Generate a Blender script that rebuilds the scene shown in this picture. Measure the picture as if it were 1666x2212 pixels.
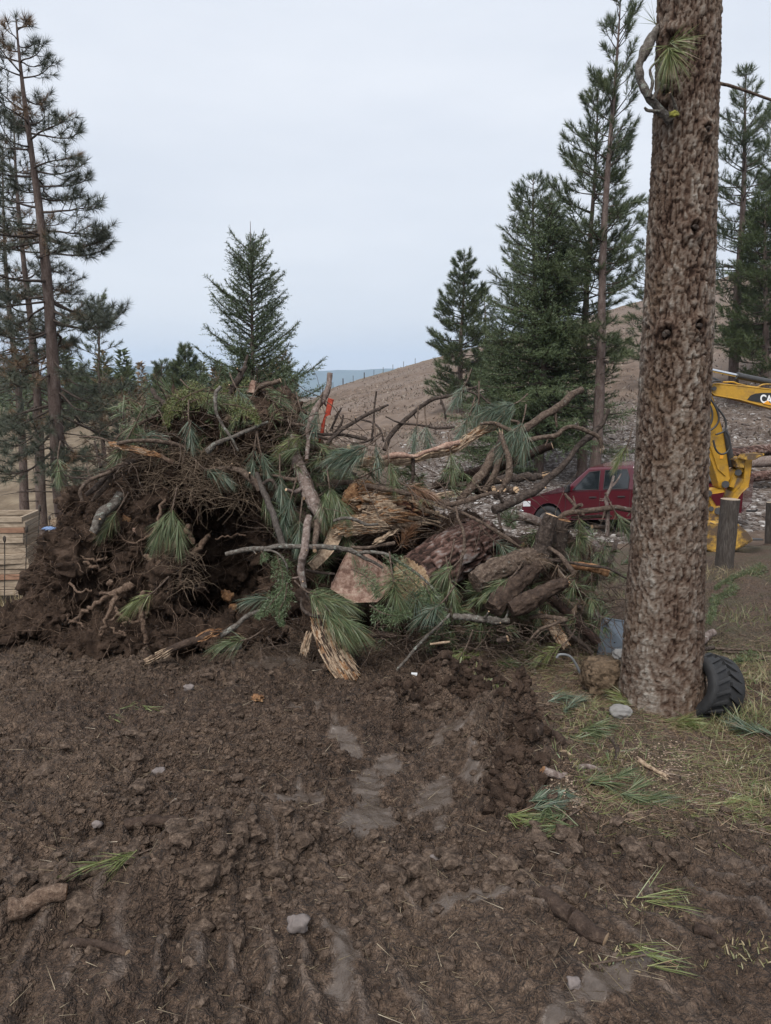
import bpy, math, random
import numpy as np
from mathutils import Vector, Matrix

scene = bpy.context.scene
for _o in list(bpy.data.objects):
    bpy.data.objects.remove(_o)
R = math.radians
rng = np.random.default_rng(7)

# ------------------------------------------------------------------ camera
FPX, CU, CV = 1560.0, 833.0, 1106.0          # focal length and centre, in 1666x2212 picture units
PITCH = math.atan((CV - 828.0) / FPX)
CAMZ = 1.6
cam_d = bpy.data.cameras.new('camera')
cam_d.sensor_fit = 'VERTICAL'
cam_d.sensor_height = 36.0
cam_d.lens = 36.0 * FPX / 2212.0
cam_d.clip_start = 0.05
cam_d.clip_end = 20000
cam = bpy.data.objects.new('camera', cam_d)
scene.collection.objects.link(cam)
cam.location = (0, 0, CAMZ)
cam.rotation_euler = (R(90) - PITCH, 0, 0)
scene.camera = cam

# ------------------------------------------------------------------ sky and sun (overcast)
SUN_EL, SUN_AZ = R(52), R(200)
world = bpy.data.worlds.new('World')
scene.world = world
world.use_nodes = True
wn, wl = world.node_tree.nodes, world.node_tree.links
wn.clear()
w_out = wn.new('ShaderNodeOutputWorld')
w_bg = wn.new('ShaderNodeBackground')
w_sky = wn.new('ShaderNodeTexSky')
w_sky.sky_type = 'NISHITA'
w_sky.sun_disc = False
w_sky.sun_elevation = SUN_EL
w_sky.sun_rotation = SUN_AZ
w_sky.dust_density = 3.0
w_tc = wn.new('ShaderNodeTexCoord')
w_map = wn.new('ShaderNodeMapping')
w_map.inputs['Scale'].default_value = (1.3, 1.3, 5.0)
w_noise = wn.new('ShaderNodeTexNoise')
w_noise.inputs['Scale'].default_value = 1.6
w_noise.inputs['Detail'].default_value = 5.0
w_noise.inputs['Roughness'].default_value = 0.5
w_ramp = wn.new('ShaderNodeValToRGB')
w_ramp.color_ramp.elements[0].position = 0.34
w_ramp.color_ramp.elements[0].color = (0.735, 0.775, 0.845, 1)
w_ramp.color_ramp.elements[1].position = 0.62
w_ramp.color_ramp.elements[1].color = (0.83, 0.86, 0.915, 1)
w_scale = wn.new('ShaderNodeVectorMath')
w_scale.operation = 'SCALE'
w_scale.inputs['Scale'].default_value = 10.3
w_mix = wn.new('ShaderNodeMix')
w_mix.data_type = 'RGBA'
w_mix.inputs['Factor'].default_value = 0.93
w_bg.inputs['Strength'].default_value = 0.1
wl.new(w_tc.outputs['Generated'], w_map.inputs['Vector'])
wl.new(w_map.outputs['Vector'], w_noise.inputs['Vector'])
wl.new(w_noise.outputs['Fac'], w_ramp.inputs['Fac'])
w_sep = wn.new('ShaderNodeSeparateXYZ')
w_grad = wn.new('ShaderNodeMapRange')
w_grad.inputs['From Min'].default_value = 0.0
w_grad.inputs['From Max'].default_value = 1.0
w_grad.inputs['To Min'].default_value = 4.0
w_grad.inputs['To Max'].default_value = 5.4
wl.new(w_tc.outputs['Generated'], w_sep.inputs[0])
wl.new(w_sep.outputs['Z'], w_grad.inputs['Value'])
wl.new(w_grad.outputs['Result'], w_scale.inputs['Scale'])
wl.new(w_ramp.outputs['Color'], w_scale.inputs[0])
wl.new(w_sky.outputs['Color'], w_mix.inputs['A'])
wl.new(w_scale.outputs['Vector'], w_mix.inputs['B'])
wl.new(w_mix.outputs['Result'], w_bg.inputs['Color'])
wl.new(w_bg.outputs['Background'], w_out.inputs['Surface'])

sun_d = bpy.data.lights.new('sun', 'SUN')
sun_d.energy = 1.5
sun_d.angle = R(35)
sun_d.color = (1.0, 0.97, 0.93)
sun = bpy.data.objects.new('sun', sun_d)
scene.collection.objects.link(sun)
sun.location = (0, 0, 30)
_sd = Vector((math.sin(SUN_AZ) * math.cos(SUN_EL), math.cos(SUN_AZ) * math.cos(SUN_EL), math.sin(SUN_EL)))
sun.rotation_euler = (-_sd).to_track_quat('-Z', 'Y').to_euler()

vs = scene.view_settings
vs.view_transform = 'Standard'
vs.look = 'None'
vs.exposure = 1.25
vs.gamma = 1.0
vs.use_curve_mapping = False
scene.cycles.max_bounces = 6
scene.cycles.volume_bounces = 1
scene.cycles.diffuse_bounces = 3
scene.cycles.glossy_bounces = 3
scene.cycles.transmission_bounces = 4
scene.cycles.transparent_max_bounces = 6
scene.cycles.caustics_reflective = False
scene.cycles.caustics_refractive = False
scene.cycles.use_denoising = True

# ------------------------------------------------------------------ picture point -> place
SP, CP = math.sin(PITCH), math.cos(PITCH)

def at(u, v, Y):
    """the place at distance Y in front of the camera that is seen at picture point (u, v)"""
    a, b = (u - CU) / FPX, (CV - v) / FPX
    dy, dz = CP + b * SP, -SP + b * CP
    s = Y / dy
    return np.array([a * s, Y, CAMZ + dz * s])

def pxm(v, Y):
    """metres per picture unit at distance Y"""
    b = (CV - v) / FPX
    return Y / (CP + b * SP) / FPX

# ------------------------------------------------------------------ noise
def _hash(ix, iy, iz, seed):
    h = (ix * 374761393 + iy * 668265263 + iz * 2147483647 + seed * 1274126177) & 0xFFFFFFFF
    h = ((h ^ (h >> 13)) * 1274126177) & 0xFFFFFFFF
    h = ((h ^ (h >> 16)) * 2246822519) & 0xFFFFFFFF
    return ((h ^ (h >> 15)) & 0xFFFFFF) / float(0xFFFFFF)

def noise3(p, scale=1.0, seed=0):
    p = np.asarray(p, float) * scale
    i = np.floor(p).astype(np.int64)
    f = p - i
    f = f * f * (3 - 2 * f)
    r = 0
    for dx in (0, 1):
        wx = f[..., 0] if dx else 1 - f[..., 0]
        for dy in (0, 1):
            wy = f[..., 1] if dy else 1 - f[..., 1]
            for dz in (0, 1):
                wz = f[..., 2] if dz else 1 - f[..., 2]
                r = r + wx * wy * wz * _hash(i[..., 0] + dx, i[..., 1] + dy, i[..., 2] + dz, seed)
    return r * 2 - 1

def noise2(x, y, scale=1.0, seed=0):
    x, y = np.asarray(x, float) * scale, np.asarray(y, float) * scale
    ix, iy = np.floor(x).astype(np.int64), np.floor(y).astype(np.int64)
    fx, fy = x - ix, y - iy
    fx, fy = fx * fx * (3 - 2 * fx), fy * fy * (3 - 2 * fy)
    a = _hash(ix, iy, 0, seed); b = _hash(ix + 1, iy, 0, seed)
    c = _hash(ix, iy + 1, 0, seed); d = _hash(ix + 1, iy + 1, 0, seed)
    return ((a * (1 - fx) + b * fx) * (1 - fy) + (c * (1 - fx) + d * fx) * fy) * 2 - 1

def fbm2(x, y, scale, octs=4, gain=0.5, seed=0):
    r, a = 0, 1.0
    for o in range(octs):
        r = r + a * noise2(x + 17.3 * o, y - 9.1 * o, scale * 2 ** o, seed + o)
        a *= gain
    return r

def fbm3(p, scale, octs=4, gain=0.5, seed=0):
    r, a = 0, 1.0
    for o in range(octs):
        r = r + a * noise3(p + 13.7 * o, scale * 2 ** o, seed + o)
        a *= gain
    return r

def cells2(x, y, scale, seed=0):
    """distance to nearest and second nearest scattered point"""
    x, y = np.asarray(x, float) * scale, np.asarray(y, float) * scale
    ix, iy = np.floor(x).astype(np.int64), np.floor(y).astype(np.int64)
    d1 = np.full(x.shape, 9.0); d2 = np.full(x.shape, 9.0)
    for dx in (-1, 0, 1):
        for dy in (-1, 0, 1):
            jx, jy = ix + dx, iy + dy
            px = jx + _hash(jx, jy, 1, seed); py = jy + _hash(jx, jy, 2, seed)
            d = np.hypot(x - px, y - py)
            m = d < d1
            d2 = np.where(m, d1, np.minimum(d2, d)); d1 = np.where(m, d, d1)
    return d1, d2

def sstep(a, b, x):
    t = np.clip((np.asarray(x, float) - a) / (b - a), 0, 1)
    return t * t * (3 - 2 * t)

# ------------------------------------------------------------------ materials
def mat(name, build):
    m = bpy.data.materials.new(name)
    m.use_nodes = True
    nt = m.node_tree
    nt.nodes.clear()
    out = nt.nodes.new('ShaderNodeOutputMaterial')
    b = nt.nodes.new('ShaderNodeBsdfPrincipled')
    nt.links.new(b.outputs[0], out.inputs['Surface'])
    build(nt, b)
    return m

def N(nt, t, **kw):
    n = nt.nodes.new('ShaderNode' + t)
    for k, v in kw.items():
        if k in n.inputs:
            n.inputs[k].default_value = v
        else:
            setattr(n, k, v)
    return n

def ramp(nt, fac, stops):
    r = nt.nodes.new('ShaderNodeValToRGB')
    el = r.color_ramp.elements
    while len(el) < len(stops):
        el.new(0.5)
    for e, (p, c) in zip(el, stops):
        e.position = p
        e.color = (c[0], c[1], c[2], 1) if not isinstance(c, (int, float)) else (c, c, c, 1)
    nt.links.new(fac, r.inputs['Fac'])
    return r.outputs['Color']

def mixc(nt, fac, a, b, mode='MIX'):
    m = nt.nodes.new('ShaderNodeMix')
    m.data_type = 'RGBA'
    m.blend_type = mode
    for sock, v in (('Factor', fac), ('A', a), ('B', b)):
        if hasattr(v, 'is_linked') or hasattr(v, 'links'):
            nt.links.new(v, m.inputs[sock])
        elif isinstance(v, (int, float)):
            m.inputs[sock].default_value = v
        else:
            m.inputs[sock].default_value = (v[0], v[1], v[2], 1)
    return m.outputs['Result']

def noise_n(nt, scale, detail=4, rough=0.6, stretch=None, coord='Object', dist=0.0):
    tc = nt.nodes.new('ShaderNodeTexCoord')
    n = nt.nodes.new('ShaderNodeTexNoise')
    n.inputs['Scale'].default_value = scale
    n.inputs['Detail'].default_value = detail
    n.inputs['Roughness'].default_value = rough
    n.inputs['Distortion'].default_value = dist
    if stretch:
        mp = nt.nodes.new('ShaderNodeMapping')
        mp.inputs['Scale'].default_value = stretch
        nt.links.new(tc.outputs[coord], mp.inputs['Vector'])
        nt.links.new(mp.outputs['Vector'], n.inputs['Vector'])
    else:
        nt.links.new(tc.outputs[coord], n.inputs['Vector'])
    return n.outputs['Fac']

def bump(nt, b, h, strength=0.5, dist=0.02):
    n = nt.nodes.new('ShaderNodeBump')
    n.inputs['Strength'].default_value = strength
    n.inputs['Distance'].default_value = dist
    nt.links.new(h, n.inputs['Height'])
    nt.links.new(n.outputs['Normal'], b.inputs['Normal'])

def attr(nt, name):
    a = nt.nodes.new('ShaderNodeAttribute')
    a.attribute_name = name
    return a.outputs['Fac']

def attrc(nt, name):
    a = nt.nodes.new('ShaderNodeAttribute')
    a.attribute_name = name
    return a.outputs['Color']

def simple(name, col, rough=0.6, var=0.25, scale=12.0, bmp=0.0, metal=0.0, spec=0.5, bd=0.01, stretch=None, coat=0.0):
    """one colour, mottled by noise"""
    def f(nt, b):
        n = noise_n(nt, scale, 5, 0.6, stretch)
        lo = [c * (1 - var) for c in col]; hi = [min(1, c * (1 + var)) for c in col]
        nt.links.new(ramp(nt, n, [(0.3, lo), (0.7, hi)]), b.inputs['Base Color'])
        b.inputs['Roughness'].default_value = rough
        b.inputs['Metallic'].default_value = metal
        b.inputs['Specular IOR Level'].default_value = spec
        b.inputs['Coat Weight'].default_value = coat
        if bmp:
            bump(nt, b, n, bmp, bd)
    return mat(name, f)

# ------------------------------------------------------------------ mesh building
COL = scene.collection

class MB:
    """collects geometry for ONE mesh object"""
    def __init__(self):
        self.v, self.f, self.n, self.cols = [], [], 0, []
    def add(self, verts, faces, mi=0, col=None, smooth=True):
        verts = np.asarray(verts, float).reshape(-1, 3)
        faces = np.asarray(faces, np.int64)
        self.v.append(verts)
        self.f.append((faces + self.n, mi, smooth))
        self.n += len(verts)
        self.cols.append(col)
        return self
    def tube(self, pts, rad, sides=8, mi=0, cap0=None, cap1=None, rough=0.0, seed=0, taper_end=False):
        pts = np.asarray(pts, float); rad = np.broadcast_to(np.asarray(rad, float), (len(pts),))
        n = len(pts)
        t = np.gradient(pts, axis=0)
        t /= np.linalg.norm(t, axis=1)[:, None] + 1e-12
        up = np.array([0, 0, 1.0]) if abs(t[0, 2]) < 0.9 else np.array([1.0, 0, 0])
        nr = np.cross(t[0], up); nr /= np.linalg.norm(nr)
        ns = np.zeros((n, 3)); ns[0] = nr
        for i in range(1, n):
            q = ns[i - 1] - t[i] * np.dot(ns[i - 1], t[i])
            ns[i] = q / (np.linalg.norm(q) + 1e-12)
        bs = np.cross(t, ns)
        ang = np.arange(sides) * 2 * math.pi / sides
        rr = np.ones((n, sides)) * rad[:, None]
        V = pts[:, None, :] + rr[..., None] * (np.cos(ang)[None, :, None] * ns[:, None, :] + np.sin(ang)[None, :, None] * bs[:, None, :])
        if rough:
            f = 1 + rough * fbm3(V + seed * 3.1, 0.55 / max(1e-4, float(rad.mean())), 3, 0.6, seed)
            V = pts[:, None, :] + (V - pts[:, None, :]) * f[..., None]
        i = np.arange(n - 1)[:, None]; j = np.arange(sides)[None, :]
        a = i * sides + j; b2 = i * sides + (j + 1) % sides
        F = np.stack([a, b2, b2 + sides, a + sides], -1).reshape(-1, 4)
        self.add(V.reshape(-1, 3), F, mi)
        for cap, k, rev in ((cap0, 0, True), (cap1, n - 1, False)):
            if cap is None:
                continue
            ring = V[k]; c = ring.mean(0)
            if rough:
                c = c + t[k] * (0.08 * rad[k] if not rev else -0.08 * rad[k])
            jj = np.arange(sides)
            tri = np.stack([jj, (jj + 1) % sides, np.full(sides, sides)], -1)
            if rev:
                tri = tri[:, ::-1]
            self.add(np.vstack([ring, c]), tri, cap, smooth=False)
        return self
    def box(self, lo, hi, mi=0, M=None):
        x0, y0, z0 = lo; x1, y1, z1 = hi
        v = np.array([[x0, y0, z0], [x1, y0, z0], [x1, y1, z0], [x0, y1, z0], [x0, y0, z1], [x1, y0, z1], [x1, y1, z1], [x0, y1, z1]], float)
        if M is not None:
            v = v @ np.array(M)[:3, :3].T + np.array(M)[:3, 3]
        f = [[0, 3, 2, 1], [4, 5, 6, 7], [0, 1, 5, 4], [1, 2, 6, 5], [2, 3, 7, 6], [3, 0, 4, 7]]
        return self.add(v, f, mi, smooth=False)
    def prism(self, poly, depth, mi=0, side_mi=None):
        """poly: (n,3) points in a plane, depth: vector"""
        p = np.asarray(poly, float); n = len(p); d = np.asarray(depth, float)
        self.add(np.vstack([p, p + d]), [[i, (i + 1) % n, n + (i + 1) % n, n + i] for i in range(n)], mi if side_mi is None else side_mi, smooth=False)
        self.ngon(p, mi); self.ngon((p + d)[::-1], mi)
        return self
    def ngon(self, p, mi=0):
        from mathutils.geometry import tessellate_polygon
        tris = tessellate_polygon([[Vector(q) for q in p]])
        return self.add(p, np.array(tris), mi, smooth=False)
    def tris(self, T, mi=0, col=None):
        """T: (n,3,3)"""
        T = np.asarray(T, float)
        return self.add(T.reshape(-1, 3), np.arange(len(T) * 3).reshape(-1, 3), mi, col)
    def build(self, name, mats, parent=None, attrs=None, at_base=True, origin=None):
        if not isinstance(mats, (list, tuple)):
            mats = [mats]
        V = np.vstack(self.v) if self.v else np.zeros((0, 3))
        if parent is not None:
            org = np.array(parent['_org'][:])
        elif origin is not None:
            org = np.array(origin, float)
        elif at_base:
            org = np.array([(V[:, 0].min() + V[:, 0].max()) / 2, (V[:, 1].min() + V[:, 1].max()) / 2, V[:, 2].min()])
        else:
            org = np.zeros(3)
        me = bpy.data.meshes.new(name)
        loops = np.concatenate([f.reshape(-1) for f, _, _ in self.f])
        tot = np.concatenate([np.full(len(f), f.shape[1]) for f, _, _ in self.f])
        mi = np.concatenate([np.full(len(f), m) for f, m, _ in self.f])
        sm = np.concatenate([np.full(len(f), s) for f, _, s in self.f])
        me.vertices.add(len(V)); me.vertices.foreach_set('co', (V - org).astype(np.float32).ravel())
        me.loops.add(len(loops)); me.loops.foreach_set('vertex_index', loops.astype(np.int32))
        me.polygons.add(len(tot))
        me.polygons.foreach_set('loop_start', (np.cumsum(tot) - tot).astype(np.int32))
        me.polygons.foreach_set('loop_total', tot.astype(np.int32))
        me.polygons.foreach_set('material_index', mi.astype(np.int32))
        me.polygons.foreach_set('use_smooth', sm)
        for m in mats:
            me.materials.append(m)
        if any(c is not None for c in self.cols):
            a = me.attributes.new('tint', 'FLOAT', 'POINT')
            d = np.concatenate([np.broadcast_to(0.5 if c is None else c, (len(v),)) for c, v in zip(self.cols, self.v)])
            a.data.foreach_set('value', d.astype(np.float32))
        for k, d in (attrs or {}).items():
            a = me.attributes.new(k, 'FLOAT', 'POINT')
            a.data.foreach_set('value', np.asarray(d, np.float32).ravel())
        me.update(calc_edges=True)
        o = bpy.data.objects.new(name, me)
        COL.objects.link(o)
        if parent is not None:
            o.parent = parent
            o['_org'] = [float(c) for c in org]
        else:
            o.location = org
            o['_org'] = [float(c) for c in org]
        return o

def thing(name, loc, label, cat, group=None):
    o = bpy.data.objects.new(name, None)
    o.empty_display_size = 0.1
    COL.objects.link(o)
    o.location = [float(c) for c in loc]
    o['_org'] = [float(c) for c in loc]
    return tag(o, label, cat, group)

def tag(o, label=None, cat=None, group=None, kind=None):
    for k, v in (('label', label), ('category', cat), ('group', group), ('kind', kind)):
        if v:
            o[k] = v
    return o

def smooth_path(pts, per=6):
    """Catmull-Rom through rows of any width"""
    p = np.asarray(pts, float)
    if len(p) < 3:
        t = np.linspace(0, 1, per * 2)[:, None]
        return p[0] * (1 - t) + p[-1] * t
    q = np.vstack([2 * p[0] - p[1], p, 2 * p[-1] - p[-2]])
    out = []
    for i in range(1, len(q) - 2):
        t = np.linspace(0, 1, per, endpoint=False)[:, None]
        a, b, c, d = q[i - 1], q[i], q[i + 1], q[i + 2]
        out.append(0.5 * (2 * b + (c - a) * t + (2 * a - 5 * b + 4 * c - d) * t ** 2 + (3 * b - a - 3 * c + d) * t ** 3))
    out.append(p[-1:])
    return np.vstack(out)

def unit(v):
    v = np.asarray(v, float)
    return v / (np.linalg.norm(v, axis=-1, keepdims=True) + 1e-12)

def rand_unit(n, g=rng):
    return unit(g.normal(size=(n, 3)))

def needle_tris(base, d, L, w, droop=0.0, g=rng):
    """thin pointed blades; two segments when they droop"""
    n = len(base)
    L = np.broadcast_to(L, (n,))[:, None]; w = np.broadcast_to(w, (n,))[:, None]
    side = unit(np.cross(d, rand_unit(n, g))) * w * 0.5
    if droop <= 0:
        return np.stack([base - side, base + side, base + d * L], 1)
    mid = base + d * L * 0.5
    mid[:, 2] -= droop * 0.25 * L[:, 0]
    tip = base + d * L
    tip[:, 2] -= droop * L[:, 0]
    t1 = np.stack([base - side, base + side, mid + side * .9], 1)
    t2 = np.stack([base - side, mid + side * .9, mid - side * .9], 1)
    t3 = np.stack([mid - side * .9, mid + side * .9, tip], 1)
    return np.concatenate([t1, t2, t3])

def tuft(base, d, n=60, L=0.2, w=0.004, shoot=0.1, spread=(15, 70), droop=0.1, g=rng):
    """needles round the end of a shoot that starts at base and runs along d"""
    d = unit(d)
    s = g.random(n) ** 0.7
    b = base + d * (s * shoot)[:, None]
    a = np.radians(spread[1] + (spread[0] - spread[1]) * s + g.normal(0, 9, n))
    r = rand_unit(n, g); r = unit(r - d * (r @ d)[:, None])
    nd = d * np.cos(a)[:, None] + r * np.sin(a)[:, None]
    return needle_tris(b, nd, L * g.uniform(0.75, 1.1, n), w, droop, g)
# ================================================================== GROUND
def prof(Y):
    return np.interp(Y, [-40, 0, 5.5, 9.7, 12, 14.5, 17, 19.5, 22, 26, 34, 60, 100, 400, 7000],
                     [1.2, 0, -.40, -.72, -1.2, -1.75, -2.35, -2.65, -2.35, -2.0, -2.2, -2.7, -3.1, -9, -120])

def base_z(X, Y):
    """the lie of the land without the small relief"""
    X, Y = np.asarray(X, float), np.asarray(Y, float)
    z = prof(Y)
    t = X / np.maximum(Y, 1)
    z = z + .09 * np.clip(X - 6.2, -2.9, 3.2) * sstep(14.5, 17, Y) * sstep(23, 20, Y) * sstep(1.5, 3.5, X)
    left = sstep(-0.05, -0.4, t) * sstep(16, 26, Y)
    z = z - left * 0.55
    s = 0.042 + 0.34 * np.clip(t, -0.15, 0.75)
    dist = np.minimum(Y, 165 - 20 * np.clip(t, 0, .6))
    hill = -1.95 + np.maximum(dist - 26, 0) * s - np.maximum(Y - dist, 0) * 0.12
    hill = hill + np.where(Y > 30, 0.4 * fbm2(X, Y, 0.02, 3, 0.5, 91), 0) * sstep(26, 50, Y)
    k = sstep(26, 30, Y) * sstep(-0.16, -0.06, t)
    z = z * (1 - k) + np.maximum(hill, z) * k
    return z

def gpv(u, v):
    """ground points seen at picture points (u, v): arrays"""
    u, v = np.atleast_1d(np.asarray(u, float)), np.atleast_1d(np.asarray(v, float))
    a, b = (u - CU) / FPX, (CV - v) / FPX
    dy, dz = CP + b * SP, -SP + b * CP
    ratio = np.maximum(-dz / dy, 1e-3)
    Y = np.full(u.shape, 4.0)
    for _ in range(16):
        zz = base_z(a / dy * Y, Y)
        Y = 0.4 * Y + 0.6 * np.clip((CAMZ - zz) / ratio, .3, 60)
    return np.stack([a / dy * Y, Y, CAMZ + dz / dy * Y], 1)

def gp(u, v):
    return gpv(u, v)[0]

def blob(X, Y, cx, cy, rx, ry, rot=0.0):
    c, s = math.cos(rot), math.sin(rot)
    dx, dy = X - cx, Y - cy
    a, b = (dx * c + dy * s) / rx, (-dx * s + dy * c) / ry
    return np.exp(-(a * a + b * b))

G = {k: gp(*p) for k, p in dict(
    scrape=(770, 1640), scrape2=(930, 1720), scrape3=(700, 1530), berm_r=(1110, 1640), berm_t=(930, 1520), bank=(780, 1570),
    ridge_a=(60, 1960), ridge_b=(430, 1890), ridge_c=(650, 1830), hole=(390, 1985), centre=(380, 1500),
    mound_l=(150, 1330), mound_c=(420, 1400), smooth_c=(560, 1430), litter=(1450, 1600), rut=(330, 1770), rut2=(560, 1600)).items()}
COPT = [gp(u, v) for u, v in ((130, 1960), (300, 1890), (560, 1850), (690, 1830), (470, 1930), (950, 1880))]

WETP = [(gp(u, v), rx, ry, rot) for u, v, rx, ry, rot in ((690, 1520, .13, .16, .2), (760, 1590, .10, .22, .25), (800, 1680, .09, .30, .1), (795, 1760, .10, .22, 0), (850, 1620, .09, .16, -.2), (930, 1700, .085, .22, -.25), (950, 1755, .06, .22, -.1),
         (600, 1435, .45, .12, .1), (985, 1590, .13, .10, .3), (1010, 1650, .05, .18, .1), (590, 1715, .20, .05, 0), (1060, 1900, .14, .05, 0), (1330, 2105, .2, .06, .4), (740, 2080, .06, .2, .1), (560, 1350, .3, .2, 0))]

def near_masks(X, Y):
    fade = sstep(9, 6.5, Y)
    wob = fbm2(X, Y, 2.2, 4, 0.55, 40)
    # scraped smooth, wet patches of clay
    wet = np.zeros_like(X)
    for p, rx, ry, rot in WETP:
        wet = np.maximum(wet, blob(X + .07 * wob, Y + .10 * wob, p[0], p[1], rx, ry, rot))
    crumbs = fbm2(X, Y, 11, 4, 0.65, 55)
    stripe = noise2(X * .35 + 3, Y * 1.0, 9, 57)
    wet = sstep(.40, .66, wet * (1 + .25 * stripe) + .24 * crumbs + .14 * wob)
    # needle litter round the standing pine, to the right
    lx = G['litter'][0]
    edge = 0.78 + 0.10 * (Y - 4) + 0.18 * fbm2(X, Y, 1.3, 4, .55, 61)
    lit = sstep(edge - .18, edge + .22, X) * sstep(2.5, 3.0, Y + .15 * wob + .25 * (X - 1.2))
    lit = np.maximum(lit, sstep(5.6, 6.6, Y) * .75)
    return wet * fade, lit

def detail_z(X, Y, wet, lit):
    fade = sstep(11, 6.0, Y)
    dz = np.zeros_like(X)
    # heaps and hollows
    berm = blob(X, Y, G['berm_r'][0], G['berm_r'][1], .20, .46, .2); berm2 = blob(X, Y, G['berm_t'][0], G['berm_t'][1], .5, .17, .1)
    dz += (.25 * berm + .19 * berm2) * (1 + .5 * fbm2(X, Y, 6, 3, .6, 121))
    dz -= .10 * blob(X, Y, G['scrape'][0] + .12, G['scrape'][1], .32, .45, .2)
    for a, b, h, w in (('ridge_a', 'ridge_b', .075, .16), ('ridge_b', 'ridge_c', .085, .15)):
        A, B = G[a][:2], G[b][:2]
        d = B - A; L2 = d @ d
        tt = np.clip(((X - A[0]) * d[0] + (Y - A[1]) * d[1]) / L2, 0, 1)
        dist = np.hypot(X - A[0] - tt * d[0], Y - A[1] - tt * d[1])
        dz += h * np.exp(-(dist / w) ** 2) * (1 + .6 * fbm2(X, Y, 5, 3, .6, 21))
    dz -= .09 * blob(X, Y, G['hole'][0], G['hole'][1], .13, .06, .2)
    dz += .20 * blob(X, Y, G['mound_l'][0] + .25, G['mound_l'][1] + .35, .60, .45, 0)
    dz += .16 * blob(X, Y, G['mound_c'][0], G['mound_c'][1] + .45, .9, .40, 0)
    dz += .07 * sstep(1.5, 3.6, X) * sstep(3.2, 5.5, Y)
    # grouser stripes of a tracked machine, fanning out from where it turned
    cx, cy = G['centre'][0], G['centre'][1] + .35
    r = np.hypot(X - cx, Y - cy); th = np.arctan2(X - cx, cy - Y)
    band = sstep(1.55, 1.85, r) * sstep(5.0, 3.6, r) * sstep(2.75, 2.3, Y + .12 * noise2(X, Y, 2.0, 18)) * sstep(1.35, 1.1, np.abs(th - .45))
    st = np.abs(np.mod(th * 23 + .9 * noise2(X, Y, 1.5, 15) + .25 * noise2(X, Y, 9, 14), 1) - .5) * 2
    stripe = (sstep(.2, .95, st) - .45) * (.35 + .65 * sstep(-.35, .25, fbm2(X, Y, 3.5, 3, .6, 17)))
    # rolling and clods
    dz += fade * .035 * fbm2(X, Y, 1.6, 3, .5, 3)
    rough = (1 - .93 * wet) * (1 - .45 * lit)
    clod = fbm2(X + .03 * fbm2(X, Y, 9, 2, .5, 8), Y, 7.5, 3, .55, 11)
    d1, d2 = cells2(X + .012 * noise2(X, Y, 40, 5), Y + .012 * noise2(X, Y, 37, 6), 15, 9)
    d3, d4 = cells2(X + .008 * noise2(X, Y, 60, 7), Y, 34, 19)
    patchy = sstep(-.5, .55, fbm2(X, Y, 1.9, 3, .55, 77))
    patch2 = sstep(-.35, .6, fbm2(X, Y, 2.7, 3, .55, 78))
    crack = 1 - np.abs(fbm2(X, Y, 5.5, 3, .55, 41)) * 2.2
    relief = .050 * clod - .035 * sstep(.55, 1, crack) + patchy * (.085 * (.5 - d1)) + (.4 + .6 * patch2) * .042 * (.5 - d3) + .016 * noise2(X, Y, 60, 31)
    q2 = G['rut2']
    dz += fade * rough * relief * (1 - .62 * band) * (1 - .5 * blob(X, Y, q2[0] - .05, q2[1] + .05, .85, .5, 0))
    dz += fade * wet * .004 * fbm2(X, Y, 6, 3, .6, 71)
    dz += band * .05 * stripe * (.5 + .5 * sstep(-.3, .3, noise2(X, Y, 3.0, 16)))
    # stripes crossing the scraped lane
    q = G['rut2']
    lane = np.minimum(1, 1.6 * blob(X, Y, q[0] - .05, q[1] + .05, .95, .55, 0))
    st2 = np.mod((Y - .06 * X) * 6.2 + .35 * noise2(X, Y, 2.0, 25), 1)
    dz += lane * .05 * (.3 + .7 * sstep(-.3, .2, noise2(X * .6, Y, 3, 26))) * (sstep(.0, .12, st2) * sstep(.4, .2, st2)) * (1 - .5 * wet)
    # far field: furrows and lumps
    far = sstep(7, 11, Y) * sstep(400, 120, Y)
    dz += far * (.10 * fbm2(X, Y, .35, 4, .55, 101) + .05 * fbm2(X, Y, 1.7, 3, .6, 102))
    return dz

GRID = {}
def ground_z(X, Y):
    """height of the built sheet, read from its own grid"""
    X, Y = np.atleast_1d(np.asarray(X, float)), np.atleast_1d(np.asarray(Y, float))
    ys, ts, Z = GRID['ys'], GRID['ts'], GRID['Z']
    fi = np.clip(np.interp(Y, ys, np.arange(len(ys))), 0, len(ys) - 1.001)
    t = X / np.where(Y > 0, Y + 1.5, 1.5 + 1.2 * np.abs(Y))
    fj = np.clip(np.interp(t, ts, np.arange(len(ts))), 0, len(ts) - 1.001)
    i, j = fi.astype(int), fj.astype(int); a, b = fi - i, fj - j
    return (Z[i, j] * (1 - a) * (1 - b) + Z[i + 1, j] * a * (1 - b) + Z[i, j + 1] * (1 - a) * b + Z[i + 1, j + 1] * a * b)

def gz(x, y):
    return float(ground_z(x, y)[0])

def gq(u, v):
    """ground point seen at (u, v), small relief included"""
    Y = gp(u, v)[1]
    for _ in range(25):
        p = at(u, v, Y)
        Y = 0.6 * Y + 0.4 * (CAMZ - gz(p[0], Y)) / max((CAMZ - p[2]) / Y, 1e-3)
    return at(u, v, Y)

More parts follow.
